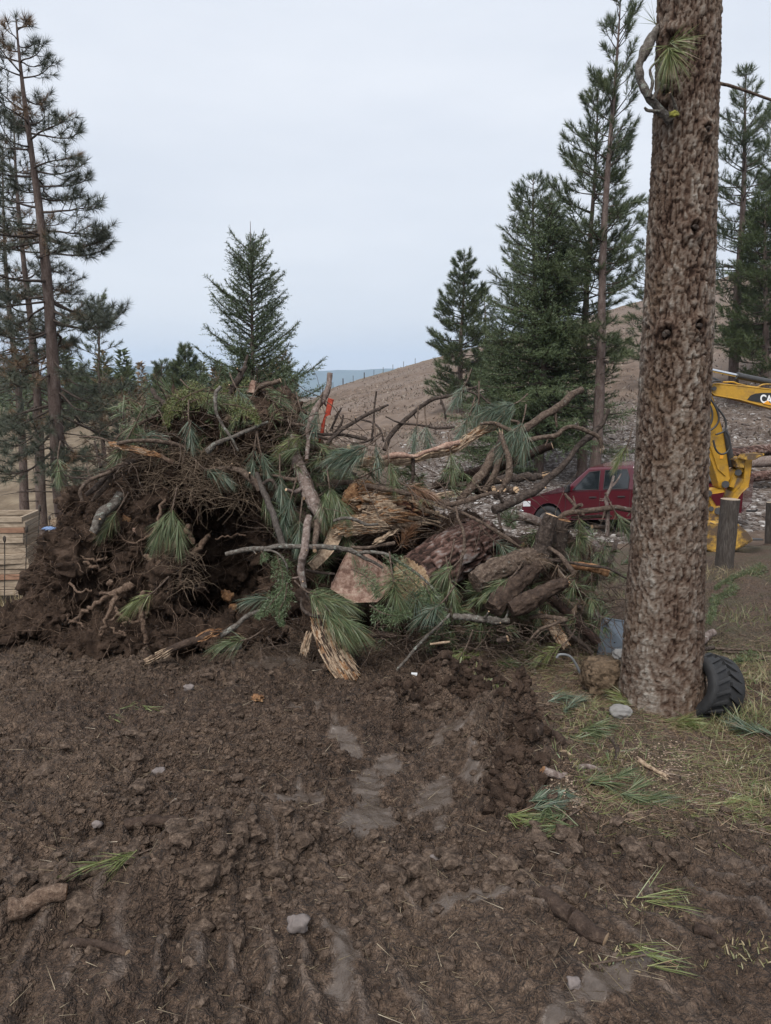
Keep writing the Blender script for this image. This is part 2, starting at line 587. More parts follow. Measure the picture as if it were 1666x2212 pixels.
def near_mat(nt, b):
    n1 = noise_n(nt, 1.6, 3, 0.62)
    n2 = noise_n(nt, 24, 5, 0.72)
    n3 = noise_n(nt, 95, 3, 0.7)
    mud = ramp(nt, n2, [(0.32, (.018, .012, .0086)), (0.46, (.074, .050, .036)), (0.58, (.145, .102, .074)), (0.74, (.28, .208, .158))])
    mud = mixc(nt, ramp(nt, n1, [(0.35, 0.0), (0.65, 0.32)]), mud, (.125, .088, .062), 'MIX')
    mud = mixc(nt, ramp(nt, n3, [(0.60, 0.0), (0.66, .7)]), mud, (.26, .195, .14))
    mud = mixc(nt, ramp(nt, n3, [(0.33, .75), (0.40, 0.0)]), mud, (.014, .0095, .007))
    n0 = noise_n(nt, .75, 4, 0.6)
    damp = ramp(nt, n0, [(0.36, 1.0), (0.60, 0.0)])
    mud = mixc(nt, 1.0, mixc(nt, damp, mud, (.62, .58, .56), 'MULTIPLY'), (.92, .88, .84), 'MULTIPLY')
    wetc = ramp(nt, n2, [(0.3, (.055, .041, .032)), (0.7, (.105, .083, .068))])
    c = mixc(nt, attr(nt, 'wet'), mud, wetc)
    l1 = noise_n(nt, 60, 3, 0.75, stretch=(1.0, 2.6, 1.0))
    lit = ramp(nt, l1, [(0.3, (.035, .022, .016)), (0.5, (.10, .066, .046)), (0.68, (.20, .14, .095))])
    lit = mixc(nt, ramp(nt, n1, [(0.45, 0.0), (0.65, .5)]), lit, (.075, .080, .038))
    lit = mixc(nt, ramp(nt, n3, [(0.66, 0.0), (0.70, .8)]), lit, (.42, .31, .22))
    c = mixc(nt, attr(nt, 'lit'), c, lit)
    nt.links.new(c, b.inputs['Base Color'])
    nt.links.new(mixc(nt, attr(nt, 'wet'), (.85, .85, .85), (.27, .27, .27)), b.inputs['Roughness'])
    b.inputs['Specular IOR Level'].default_value = 0.35
    tc = nt.nodes.new('ShaderNodeTexCoord')
    dn = nt.nodes.new('ShaderNodeTexNoise'); dn.inputs['Scale'].default_value = 38; dn.inputs['Detail'].default_value = 2
    nt.links.new(tc.outputs['Object'], dn.inputs['Vector'])
    ma = nt.nodes.new('ShaderNodeVectorMath'); ma.operation = 'MULTIPLY_ADD'
    nt.links.new(dn.outputs['Color'], ma.inputs[0]); ma.inputs[1].default_value = (.03, .03, .03); nt.links.new(tc.outputs['Object'], ma.inputs[2])
    hh = None
    for sc_, wt in ((42, -1.0), (105, -.55)):
        vo = nt.nodes.new('ShaderNodeTexVoronoi'); vo.inputs['Scale'].default_value = sc_
        nt.links.new(ma.outputs[0], vo.inputs['Vector'])
        m_ = nt.nodes.new('ShaderNodeMath'); m_.operation = 'MULTIPLY_ADD'
        nt.links.new(vo.outputs['Distance'], m_.inputs[0]); m_.inputs[1].default_value = wt
        nt.links.new(n2 if hh is None else hh.outputs[0], m_.inputs[2]); hh = m_
    inv = nt.nodes.new('ShaderNodeMath'); inv.operation = 'MULTIPLY_ADD'
    nt.links.new(attr(nt, 'wet'), inv.inputs[0]); inv.inputs[1].default_value = -.85; inv.inputs[2].default_value = 1.0
    bn = nt.nodes.new('ShaderNodeBump'); bn.inputs['Distance'].default_value = .03
    nt.links.new(inv.outputs[0], bn.inputs['Strength']); nt.links.new(hh.outputs[0], bn.inputs['Height'])
    nt.links.new(bn.outputs['Normal'], b.inputs['Normal'])

def far_mat(nt, b):
    h1 = noise_n(nt, .9, 7, 0.70, stretch=(1.0, .5, 1))
    hg = noise_n(nt, .05, 3, 0.6)
    soil = ramp(nt, h1, [(0.3, (.045, .031, .024)), (0.52, (.095, .067, .050)), (0.7, (.15, .11, .082))])
    hill = ramp(nt, h1, [(0.32, (.066, .045, .034)), (0.52, (.135, .097, .073)), (0.70, (.215, .165, .13))])
    hill = mixc(nt, ramp(nt, hg, [(0.42, 0.0), (0.6, .6)]), hill, (.175, .140, .118))
    c = mixc(nt, attr(nt, 'hill'), soil, hill)
    spk = noise_n(nt, 5.5, 4, 0.8)
    gr = ramp(nt, spk, [(0.42, (.040, .031, .027)), (0.52, (.12, .10, .09)), (0.60, (.30, .28, .265)), (0.7, (.46, .44, .43))])
    c = mixc(nt, attr(nt, 'grav'), c, gr)
    dry = ramp(nt, h1, [(0.3, (.085, .062, .042)), (0.5, (.15, .115, .080)), (0.7, (.225, .180, .125))])
    c = mixc(nt, attr(nt, 'dry'), c, dry)
    nt.links.new(c, b.inputs['Base Color'])
    b.inputs['Roughness'].default_value = .95
    b.inputs['Specular IOR Level'].default_value = .1
    bump(nt, b, h1, .8, .15)
M_GROUND = mat('churned_mud', near_mat)
M_FIELD = mat('field_soil', far_mat)

def build_ground():
    ys = list(np.linspace(-12, 1.1, 24))
    y = 1.12
    while y < 9:
        ys.append(y); y *= 1.0042
    while y < 7000:
        ys.append(y); y *= 1.032
    ys = np.array(ys)
    ts = np.concatenate([np.linspace(-2.6, -.66, 24, endpoint=False), np.linspace(-.66, .66, 390), np.linspace(.66, 2.6, 25)[1:]])
    w = np.where(ys > 0, ys + 1.5, 1.5 + 1.2 * np.abs(ys))
    X = ts[None, :] * w[:, None]; Y = np.broadcast_to(ys[:, None], X.shape)
    wet, lit = near_masks(X, Y)
    Z = base_z(X, Y) + detail_z(X, Y, wet, lit)
    cx, cy = G['centre'][0], G['centre'][1] + .35
    th = np.arctan2(X - cx, cy - Y)
    stp = np.abs(np.mod(th * 23 + .9 * noise2(X, Y, 1.5, 15) + .25 * noise2(X, Y, 9, 14), 1) - .5) * 2
    pressed = sstep(.62, .95, stp) * sstep(2.75, 2.3, Y + .12 * noise2(X, Y, 2.0, 18)) * sstep(1.35, 1.1, np.abs(th - .45)) * sstep(-.1, .35, fbm2(X, Y, 4.0, 3, .6, 19))
    wet = np.maximum(wet, .6 * pressed)
    GRID.update(ys=ys, ts=ts, Z=Z)
    t = X / np.maximum(Y, 1)
    wob = fbm2(X, Y, .12, 4, .55, 205)
    right = sstep(-.14, -.06, t + .02 * wob)
    hill = sstep(28, 44, Y + 5 * wob) * right
    grav = sstep(15, 20, Y + 2 * wob) * sstep(44, 28, Y + 7 * wob) * sstep(-.02, .08, t) * sstep(.62, .44, t + .05 * wob) * .8
    grav = np.maximum(grav, .8 * sstep(7.0, 7.6, Y) * sstep(10.5, 8.5, Y) * sstep(.30, .36, t) * sstep(.50, .46, t) * sstep(0, .4, wob + .2))
    back = sstep(150, 158, Y) * right
    dry = np.maximum(sstep(11, 17, Y) * (1 - right), back * .55)
    nr, nc = X.shape
    i = np.arange(nr - 1)[:, None]; j = np.arange(nc - 1)[None, :]
    a = i * nc + j
    F = np.stack([a, a + 1, a + nc + 1, a + nc], -1).reshape(-1, 4)
    mb = MB().add(np.stack([X, Y, Z], -1).reshape(-1, 3), F)
    farf = np.repeat(ys[:-1] > 11.0, nc - 1)
    mb.f = [(F[~farf], 0, True), (F[farf], 1, True)]
    o = mb.build('ground', [M_GROUND, M_FIELD], at_base=False, attrs=dict(wet=wet, lit=lit * sstep(24, 15, Y), hill=hill, grav=grav, dry=dry))
    tag(o, 'churned dark brown mud sloping away to a ploughed hillside and dry valley', 'ground', kind='structure')
build_ground()

# blue hills at the end of the valley
def far_hills():
    m = simple('far_forest_slope', (.045, .065, .05), 0.9, .3, .004)
    u = np.linspace(-900, 2700, 200)
    for k, (Yd, vtop, amp, seed) in enumerate(((5200, 803, 7, 5), (3600, 826, 9, 9))):
        mb = MB()
        top = np.array([at(q, vtop + amp * fbm2(np.array([q]), np.array([0.]), .0045, 4, .55, seed)[0] - (8 * math.exp(-((q - 300) / 200) ** 2) if k == 0 else -14 * math.exp(-((q - 500) / 300) ** 2)), Yd) for q in u])
        foot = top.copy(); foot[:, 1] -= 700; foot[:, 2] = -140
        back = top.copy(); back[:, 1] += 700; back[:, 2] = -140
        n = len(u); V = np.vstack([foot, top, back]); i = np.arange(n - 1)
        mb.add(V, np.vstack([np.stack([i, i + 1, i + n + 1, i + n], -1), np.stack([i + n, i + n + 1, i + 2 * n + 1, i + 2 * n], -1)]))
        o = mb.build('hills', m, at_base=False)
        tag(o, ['long wooded ridge at the far end of the valley', 'low wooded hills in front of the far ridge'][k], 'hills', kind='structure')
far_hills()
# ================================================================== TREES
def bark_mat(name, lo, mid, hi, scale=9, zs=.35):
    def f(nt, b):
        n = noise_n(nt, scale, 5, .68, stretch=(1, 1, zs))
        n2 = noise_n(nt, scale * 4.5, 3, .7, stretch=(1, 1, .6))
        c = ramp(nt, n, [(.33, lo), (.5, mid), (.66, hi)])
        c = mixc(nt, .35, c, ramp(nt, n2, [(.35, lo), (.65, hi)]))
        nt.links.new(c, b.inputs['Base Color'])
        b.inputs['Roughness'].default_value = .9
        b.inputs['Specular IOR Level'].default_value = .2
        bump(nt, b, n, .9, .04)
    return mat(name, f)
M_BARK = bark_mat('pine_bark', (.045, .030, .025), (.095, .068, .058), (.17, .135, .12))
M_LIMB = bark_mat('limb_bark', (.030, .022, .018), (.062, .046, .038), (.12, .098, .085), 14, 1)

def leaf_mat(name, a, b2, c3, dry=None, scale=2.2):
    def f(nt, b):
        n = noise_n(nt, scale, 4, .65)
        c = ramp(nt, n, [(.3, a), (.52, b2), (.72, c3)])
        t = attr(nt, 'tint')
        if dry:
            c = mixc(nt, ramp(nt, t, [(.80, 0.0), (.9, 1.0)]), c, dry)
        nt.links.new(c, b.inputs['Base Color'])
        b.inputs['Roughness'].default_value = .55
        b.inputs['Specular IOR Level'].default_value = .35
    return mat(name, f)
M_N_OLD = leaf_mat('needles_grey_green', (.040, .048, .036), (.070, .080, .056), (.105, .110, .075), (.15, .095, .055))
M_N_PINE = leaf_mat('needles_deep_green', (.044, .060, .030), (.074, .095, .045), (.120, .140, .066), (.15, .10, .05), 1.2)
M_N_FIR = leaf_mat('needles_fir', (.042, .060, .032), (.070, .094, .047), (.110, .132, .066), None, 1.6)
M_N_FIR2 = leaf_mat('needles_olive_fir', (.042, .062, .030), (.072, .098, .044), (.115, .140, .064), None, 1.2)
M_N_LIGHT = leaf_mat('needles_olive', (.042, .060, .024), (.070, .092, .038), (.105, .128, .055), None, 1.0)

def limb_path(o, az, L, e0, e1, g, wig=.08, n=7):
    """bends from elevation e0 at the trunk to e1 at the tip"""
    s = np.linspace(0, 1, n)
    el = e0 + (e1 - e0) * s ** 1.6
    a = az + np.cumsum(g.normal(0, wig, n))
    d = np.stack([np.cos(a) * np.cos(el), np.sin(a) * np.cos(el), np.sin(el)], 1)
    return o + np.vstack([[0, 0, 0], np.cumsum(d[:-1] * (L / (n - 1)), 0)]), d

def pine(name, label, ub, Y, top, r0, prof_h, n_limb, seed, needles=M_N_PINE, h0=.2, L=.2, w=.008, per=42, e=((-.15, .5), (.5, 1.1)),
         sub=.28, bark=M_BARK, group=None, dry=0.0, dead=0, whorl=5, tuft_spread=(12, 75), lean=0, zbase=None, sub_from=.3, sub_len=.34, two=True, crook=.13, sh=.9):
    g = np.random.default_rng(seed)
    xb = at(ub, 1000, Y)[0]
    b = np.array([xb, Y, (float(base_z(xb, Y)) if zbase is None else zbase) - .1])
    tp = at(top[0], top[1], Y)
    H = tp[2] - b[2]
    n = 26
    s = np.linspace(0, 1, n)
    path = b + (tp - b) * s[:, None]
    sway = .012 * H * np.stack([np.sin(s * 5 + seed), np.cos(s * 4 + seed), 0 * s], 1) * (s * (1 - s) * 3)[:, None]
    path = path + sway
    root = thing(name, b + [0, 0, .1], label, 'tree', group)
    rad = r0 * ((1 - s) ** .85 * .93 + .07) * (1 + .35 * np.exp(-s * 40))
    MB().tube(path, rad, 12, rough=.10, seed=seed).build('trunk', bark, root)
    br, cr = MB(), []
    tint = []
    def put(base, d, k, sc=1.0, tt=None):
        T = tuft(base - unit(d) * L * .55 * sh, d, k, L * sc, w, sh * L, tuft_spread, .12 if two else 0, g)
        cr.append(T)
        tint.append(np.full(len(T) * 3, g.random() * .79 if tt is None else tt))
    hs = []
    k = 0
    while len(hs) < n_limb:
        hw = h0 + (1 - h0) * (k + .5) / (n_limb / whorl) + g.normal(0, .006)
        a0 = g.random() * 6.28
        for j in range(whorl):
            hs.append((min(hw + g.normal(0, .35 * (1 - h0) * whorl / n_limb + .004), .985), a0 + j * 6.283 / whorl + g.normal(0, .5)))
        k += 1
    for h, az in hs[:n_limb]:
        p = np.array([np.interp(h, s, path[:, i]) for i in range(3)])
        Ll = prof_h(h, az) * g.uniform(.68, 1.08)
        q = (h - h0) / (1 - h0)
        e0 = e[0][0] + (e[1][0] - e[0][0]) * q + g.normal(0, .17)
        e1 = e[0][1] + (e[1][1] - e[0][1]) * q + g.normal(0, .25 + .8 * max(0, crook - .13))
        pp, dd = limb_path(p, az, Ll, e0, e1, g, crook)
        pp = smooth_path(pp, 2)
        lr = (.011 + .013 * Ll) * min(1, r0 / .15)
        br.tube(pp, np.linspace(lr, .006, len(pp)), 5)
        isdry = g.random() < dry
        put(pp[-1], unit(pp[-1] - pp[-2]), per, 1.0, .95 if isdry else None)
        cum = np.linspace(0, 1, len(pp))
        m = int(max(1, Ll * (1 - sub_from) / sub * 1.35) * 2)
        for i in range(m):
            f = sub_from + (1 - sub_from) * (i + g.random()) / m
            c = np.array([np.interp(f, cum, pp[:, a]) for a in range(3)])
            ti = min(int(f * (len(pp) - 1)), len(pp) - 2)
            td = unit(pp[ti + 1] - pp[ti])
            sd = unit(td * .75 + np.cross(td, [0, 0, 1.0]) * (1 if i % 2 else -1) * g.uniform(.5, 1.0) + np.array([0, 0, g.uniform(-.35, .75)]))
            sl = (.14 + sub_len * Ll * (1.15 - f)) * g.uniform(.5, 1.15)
            sl = min(sl, 1.1)
            sp = smooth_path(np.array([c, c + sd * sl * .5 + [0, 0, -.03 * sl], c + sd * sl + [0, 0, .10 * sl]]), 2)
            br.tube(sp, np.linspace(.010, .0045, len(sp)), 3)
            tt = .95 if (isdry or g.random() < dry * .5) else None
            put(sp[-1], unit(sp[-1] - sp[-2]), per, 1.0, tt)
            if sl > .25:
                put(sp[len(sp) // 2], unit(sd + [0, 0, .5]), int(per * .7), .85, tt)
    for i in range(dead):
        h = g.uniform(.06, h0 + .12)
        p = np.array([np.interp(h, s, path[:, i2]) for i2 in range(3)])
        pp, dd = limb_path(p, g.random() * 6.28, g.uniform(.3, 1.5), g.uniform(-.3, .2), g.uniform(-.5, .5), g, .2)
        br.tube(pp, np.linspace(.02, .005, len(pp)), 4)
    put(path[-1], tp - path[-2], int(per * 1.4))
    tag(br.build('branches', M_LIMB, root), kind='stuff')
    MB().tris(np.concatenate(cr), 0, np.concatenate(tint)).build('crown', needles, root)
    return root

def fir(name, label, ub, Y, top, r0, R0, n_br, seed, needles=M_N_FIR, h0=.04, nl=.045, nw=.011, tw=.055, e=((-.25, .45), (.75, 1.15)), leader=.03, group=None, dens=.016, pw=.8, bark=M_BARK):
    g = np.random.default_rng(seed)
    xb = at(ub, 1000, Y)[0]
    b = np.array([xb, Y, float(base_z(xb, Y)) - .1])
    tp = at(top[0], top[1], Y)
    H = tp[2] - b[2]
    s = np.linspace(0, 1, 16)
    path = b + (tp - b) * s[:, None]
    root = thing(name, b + [0, 0, .1], label, 'tree', group)
    MB().tube(path, r0 * ((1 - s) ** .9 * .95 + .05), 10, rough=.08, seed=seed).build('trunk', bark, root)
    br = MB()
    TB, TD, TL = [], [], []
    for i in range(n_br):
        h = h0 + (1 - h0 - leader) * ((i + g.random()) / n_br) ** .92
        q = (h - h0) / (1 - h0)
        az = i * 2.399 + g.normal(0, .35)
        Ll = (R0 * (1 - q) ** pw + .05 * H * .5) * g.uniform(.52, 1.15) * (1.22 if g.random() < .12 else 1)
        p = b + (tp - b) * h
        e0 = e[0][0] + (e[1][0] - e[0][0]) * q + g.normal(0, .08)
        e1 = e[0][1] + (e[1][1] - e[0][1]) * q + g.normal(0, .10)
        pp, dd = limb_path(p, az, Ll, e0, e1, g, .04, 8)
        br.tube(pp, np.linspace(.008 + .010 * Ll * r0 / .1, .004, 8), 4)
        cum = np.linspace(0, 1, 8)
        m = max(4, int(Ll / tw)) * 2
        f = .12 + .88 * (np.arange(m) + g.random(m)) / m
        c = np.stack([np.interp(f, cum, pp[:, a]) for a in range(3)], 1)
        td = np.stack([np.interp(f, cum, dd[:, a]) for a in range(3)], 1)
        sgn = np.where(np.arange(m) % 2 == 0, 1.0, -1.0)[:, None]
        sd = unit(td * .85 + np.cross(td, [0, 0, 1.0]) * sgn * g.uniform(.4, 1.0, (m, 1)) + np.array([0, 0, 1.0]) * g.uniform(-.45, .4, (m, 1)))
        sl = (.07 + .62 * Ll * (1.05 - f) * np.minimum(1, f * 3)) * g.uniform(.35, 1.1, m)
        sl = np.minimum(sl, .5 * R0 + .1)
        TB.append(c); TD.append(sd); TL.append(sl)
        TB.append(pp[:-1]); TD.append(unit(np.diff(pp, axis=0))); TL.append(np.linalg.norm(np.diff(pp, axis=0), axis=1))
    TB, TD, TL = np.vstack(TB), np.vstack(TD), np.concatenate(TL)
    cnt = np.maximum(2, (TL / dens).astype(int))
    idx = np.repeat(np.arange(len(TB)), cnt)
    f = g.random(len(idx))
    base = TB[idx] + TD[idx] * (f * TL[idx])[:, None]
    base[:, 2] -= .10 * TL[idx] * f ** 2
    r = rand_unit(len(idx), g)
    nd = unit(TD[idx] * .75 + r * .8 + [0, 0, .12])
    T = needle_tris(base, nd, nl * g.uniform(.7, 1.2, len(idx)), nw, 0, g)
    tint = np.repeat(g.random(len(TB))[idx], 3)
    tag(br.build('branches', M_LIMB, root), kind='stuff')
    MB().tris(T, 0, tint).build('crown', needles, root)
    return root

def prof_pts(*pts):
    hs, ls = zip(*pts)
    return lambda h, az=0: float(np.interp(h, hs, ls))

# the old pine on the left: crown measured from the picture, long limbs to the right
_pA = prof_pts((.2, 1.9), (.30, 2.3), (.36, 1.8), (.42, 2.0), (.50, 1.8), (.545, 2.35), (.60, 1.7), (.66, 1.75), (.70, 1.15), (.80, 1.25), (.88, 1.05), (.95, .55), (1, .25))
pine('ponderosa_pine', 'tall old pine with open drooping limbs behind the stacked timber frames', 131, 16.5, (35, 42), .19, _pA, 78, 11,
     M_N_OLD, h0=.20, L=.21, w=.009, per=58, e=((-.60, .15), (.2, .8)), dry=.13, dead=16, sub_len=.40, sub=.24, two=False, crook=.30, sh=.5, tuft_spread=(15, 118))
_pB = prof_pts((.2, 1.6), (.5, 1.5), (.8, 1.0), (1, .3))
pine('ponderosa_pine', 'middle of three bare pine trunks rising behind the timber frames', 78, 19.5, (30, 250), .15, _pB, 60, 12,
     M_N_OLD, h0=.33, L=.2, w=.010, per=36, e=((-.4, .3), (.3, .9)), dry=.15, dead=14, two=False, crook=.30, sh=.5, tuft_spread=(15, 118))
pine('ponderosa_pine', 'thinnest pine trunk at the picture edge behind the timber frames', 42, 22.5, (5, 330), .14, _pB, 56, 13,
     M_N_OLD, h0=.36, L=.2, w=.011, per=34, e=((-.3, .3), (.3, .9)), dry=.12, dead=12, two=False, crook=.30, sh=.5, tuft_spread=(15, 118))
pine('young_pine', 'slim young dark pine between the old pine and the root heap', 222, 25, (213, 645), .10, prof_pts((.35, .9), (.55, 1.25), (.8, .75), (1, .2)), 46, 14,
     M_N_PINE, h0=.30, L=.17, w=.012, per=36, e=((.0, .8), (.4, 1.1)), dead=6, two=False)
pine('pine_tree', 'bushy pine low down behind the drooping brush on the heap', 275, 20, (262, 835), .09, prof_pts((.2, 1.2), (.6, 1.0), (1, .3)), 46, 15,
     M_N_OLD, h0=.15, L=.19, w=.011, per=34, e=((-.1, .5), (.3, .9)), dry=.2, two=False)
pine('pine_tree', 'slender blunt-topped pine left of the dense far pine', 350, 62, (349, 785), .16, prof_pts((.1, 1.2), (.6, 1.1), (.9, .8), (1, .5)), 60, 16,
     M_N_PINE, h0=.1, L=.30, w=.03, per=26, e=((.1, .7), (.5, 1.1)), two=False)
pine('pine_tree', 'dense cone-shaped far pine left of the young fir', 402, 55, (400, 752), .18, prof_pts((.1, 2.6), (.5, 1.9), (.85, .8), (1, .3)), 110, 17,
     M_N_PINE, h0=.08, L=.32, w=.03, per=26, e=((.1, .7), (.5, 1.1)), two=False)
fir('fir_tree', 'young fir with a pointed top standing behind the brush heap', 547, 13.5, (541, 478), .075, 1.45, 240, 21, leader=.075, pw=.66, nl=.058, nw=.012, dens=.0165)
# right-hand stand
pine('pine_tree', 'pine standing alone at the foot of the field, left of the tall trees', 992, 46, (1003, 548), .2, prof_pts((.1, 2.3), (.35, 2.2), (.65, 1.75), (.9, .8), (1, .25)), 130, 22,
     M_N_PINE, h0=.08, L=.30, w=.026, per=30, e=((-.05, .6), (.4, 1.0)), two=False, sub=.34)
pine('pine_tree', 'small pine half hidden between the lone pine and the big fir', 1048, 50, (1046, 632), .15, prof_pts((.1, 1.5), (.5, 1.2), (.9, .5), (1, .2)), 60, 23,
     M_N_PINE, h0=.1, L=.28, w=.024, per=28, e=((0, .6), (.4, 1.0)), two=False)
pine('pine_tree', 'dense dark pine with a rounded top behind the big fir', 1150, 30, (1152, 386), .2, prof_pts((.1, 1.9), (.4, 2.2), (.6, 2.0), (.8, 1.5), (.93, .85), (1, .3)), 150, 24,
     M_N_PINE, h0=.15, L=.22, w=.014, per=34, e=((-.05, .6), (.3, 1.0)), two=False, sub=.30)
fir('douglas_fir', 'big full olive green fir in the stand beyond the red pickup', 1165, 26.5, (1188, 425), .19, 2.75, 330, 25, M_N_FIR2, nl=.10, nw=.024, tw=.08, dens=.040, e=((-.35, .25), (.45, .95)), leader=.02, pw=.68, h0=.16)
fir('young_fir', 'bushy young fir at the foot of the big fir', 1080, 27.5, (1085, 690), .12, 1.7, 150, 26, M_N_FIR2, nl=.10, nw=.024, tw=.085, dens=.040, e=((-.2, .3), (.5, 1.0)), pw=.6)
pine('tall_pine', 'tallest slim pine, its tip cut by the picture top', 1284, 25, (1341, -8), .20, prof_pts((.3, 1.1), (.45, 1.35), (.6, 1.35), (.75, 1.1), (.9, .85), (1, .35)), 88, 27,
     M_N_PINE, h0=.27, L=.24, w=.015, per=38, e=((-.1, .5), (.75, 1.25)), dead=10, sub_from=.38, sub_len=.26, two=False)
pine('tall_pine', 'second slim pine beside the tallest one, a little shorter', 1258, 26.5, (1292, 182), .18, prof_pts((.3, 1.5), (.5, 1.9), (.68, 1.8), (.85, 1.15), (1, .3)), 110, 28,
     M_N_PINE, h0=.26, L=.24, w=.016, per=36, e=((-.1, .6), (.6, 1.2)), dead=10, two=False, sub=.3)
pine('pine_tree', 'pine mostly hidden behind the big near trunk', 1392, 44, (1402, 430), .16, prof_pts((.1, 1.6), (.5, 1.4), (.9, .6), (1, .2)), 70, 29,
     M_N_PINE, h0=.15, L=.26, w=.02, per=28, two=False)
pine('pine_tree', 'pine with a bare lower trunk rising to the right of the near trunk', 1574, 38, (1612, 150), .26, prof_pts((.2, 2.0), (.45, 2.3), (.65, 2.1), (.85, 1.3), (1, .3)), 120, 30,
     M_N_PINE, h0=.18, L=.26, w=.018, per=32, e=((-.2, .5), (.5, 1.1)), two=False, sub=.34)
pine('pine_tree', 'very dense dark pine cut by the right picture edge', 1668, 42, (1672, 232), .26, prof_pts((.1, 2.6), (.5, 2.3), (.85, 1.2), (1, .4)), 125, 31,
     M_N_PINE, h0=.1, L=.28, w=.022, per=32, e=((-.2, .5), (.5, 1.1)), two=False, sub=.30)
pine('pine_tree', 'lighter olive pine above the excavator boom at the right edge', 1640, 36, (1655, 425), .2, prof_pts((.1, 1.5), (.3, 2.3), (.6, 2.0), (.85, 1.1), (1, .4)), 130, 32,
     M_N_LIGHT, h0=.16, L=.25, w=.017, per=34, e=((-.15, .5), (.5, 1.0)), two=False, sub=.30)

# far wood along the valley: a mass of small conifers
def far_wood():
    g = np.random.default_rng(5)
    T, tint = [], []
    for i in range(520):
        u = g.uniform(-500, 640); Y = g.uniform(85, 330)
        if u > 300 and Y < 110: continue
        x = at(u, 900, Y)[0]
        z = float(base_z(x, Y)) - .3
        H = g.uniform(4.5, 9.5) * (1.0 if g.random() < .8 else 1.3) + max(0, (Y - 140) * .018); W = H * g.uniform(.13, .22)
        n = 170
        h = g.random(n) ** .8
        r = W * (1 - h) ** .8 * np.sqrt(g.random(n)) + .05
        a = g.random(n) * 6.283
        base = np.stack([x + r * np.cos(a), Y + r * np.sin(a), z + H * (.12 + .88 * h)], 1)
        d = unit(np.stack([np.cos(a), np.sin(a), g.uniform(-.1, .8, n)], 1))
        T.append(needle_tris(base, d, H * .10 * g.uniform(.6, 1.2, n), H * .045, 0, g))
        tr = np.array([[[x - .15, Y, z], [x + .15, Y, z], [x, Y, z + H * .95]]])
        T.append(tr)
        tint.append(np.full((n + 1) * 3, g.random()))
    o = MB().tris(np.concatenate(T), 0, np.concatenate(tint)).build('distant_wood', M_N_PINE)
    tag(o, 'distant dark conifer wood across the dry valley', 'wood', kind='stuff')
far_wood()
# ================================================================== VEHICLES AND PROPS
def lathe(mb, prof_rz, centre, axis, seg=28, mi=0):
    """prof: (radius, along axis)"""
    ax = unit(axis); h = np.array([0, 0, 1.0]) if abs(ax[2]) < .9 else np.array([1.0, 0, 0])
    e1 = unit(np.cross(ax, h)); e2 = np.cross(ax, e1)
    p = np.asarray(prof_rz, float); n = len(p)
    a = np.arange(seg) * 2 * math.pi / seg
    ring = np.cos(a)[:, None] * e1 + np.sin(a)[:, None] * e2
    V = np.asarray(centre)[None, None] + p[:, 0][:, None, None] * ring[None] + p[:, 1][:, None, None] * ax[None, None]
    i = np.arange(n - 1)[:, None]; j = np.arange(seg)[None]
    q = i * seg + j; r = i * seg + (j + 1) % seg
    mb.add(V.reshape(-1, 3), np.stack([q, r, r + seg, q + seg], -1).reshape(-1, 4), mi)
    return mb

def bevel(o, w=.02, seg=2, ang=35):
    m = o.modifiers.new('bevel', 'BEVEL'); m.width = w; m.segments = seg; m.limit_method = 'ANGLE'; m.angle_limit = R(ang)
    m.use_clamp_overlap = True
    return o

def weld(o, d=.0005):
    m = o.modifiers.new('weld', 'WELD'); m.merge_threshold = d
    return o

M_PAINT = simple('red_car_paint', (.066, .006, .012), .22, .12, 3, coat=.5)
M_GLASS = simple('dark_tinted_glass', (.010, .013, .015), .05, .1, 2, spec=.8)
M_BLACK = simple('black_plastic', (.018, .018, .019), .55, .2, 20)
M_RUBBER = simple('tyre_rubber', (.016, .016, .017), .78, .3, 30, .3, bd=.004)
M_CHROME = simple('bright_steel', (.62, .63, .65), .22, .1, 20, metal=1.0)
M_LAMP = simple('lamp_lens', (.55, .56, .58), .15, .1, 20)

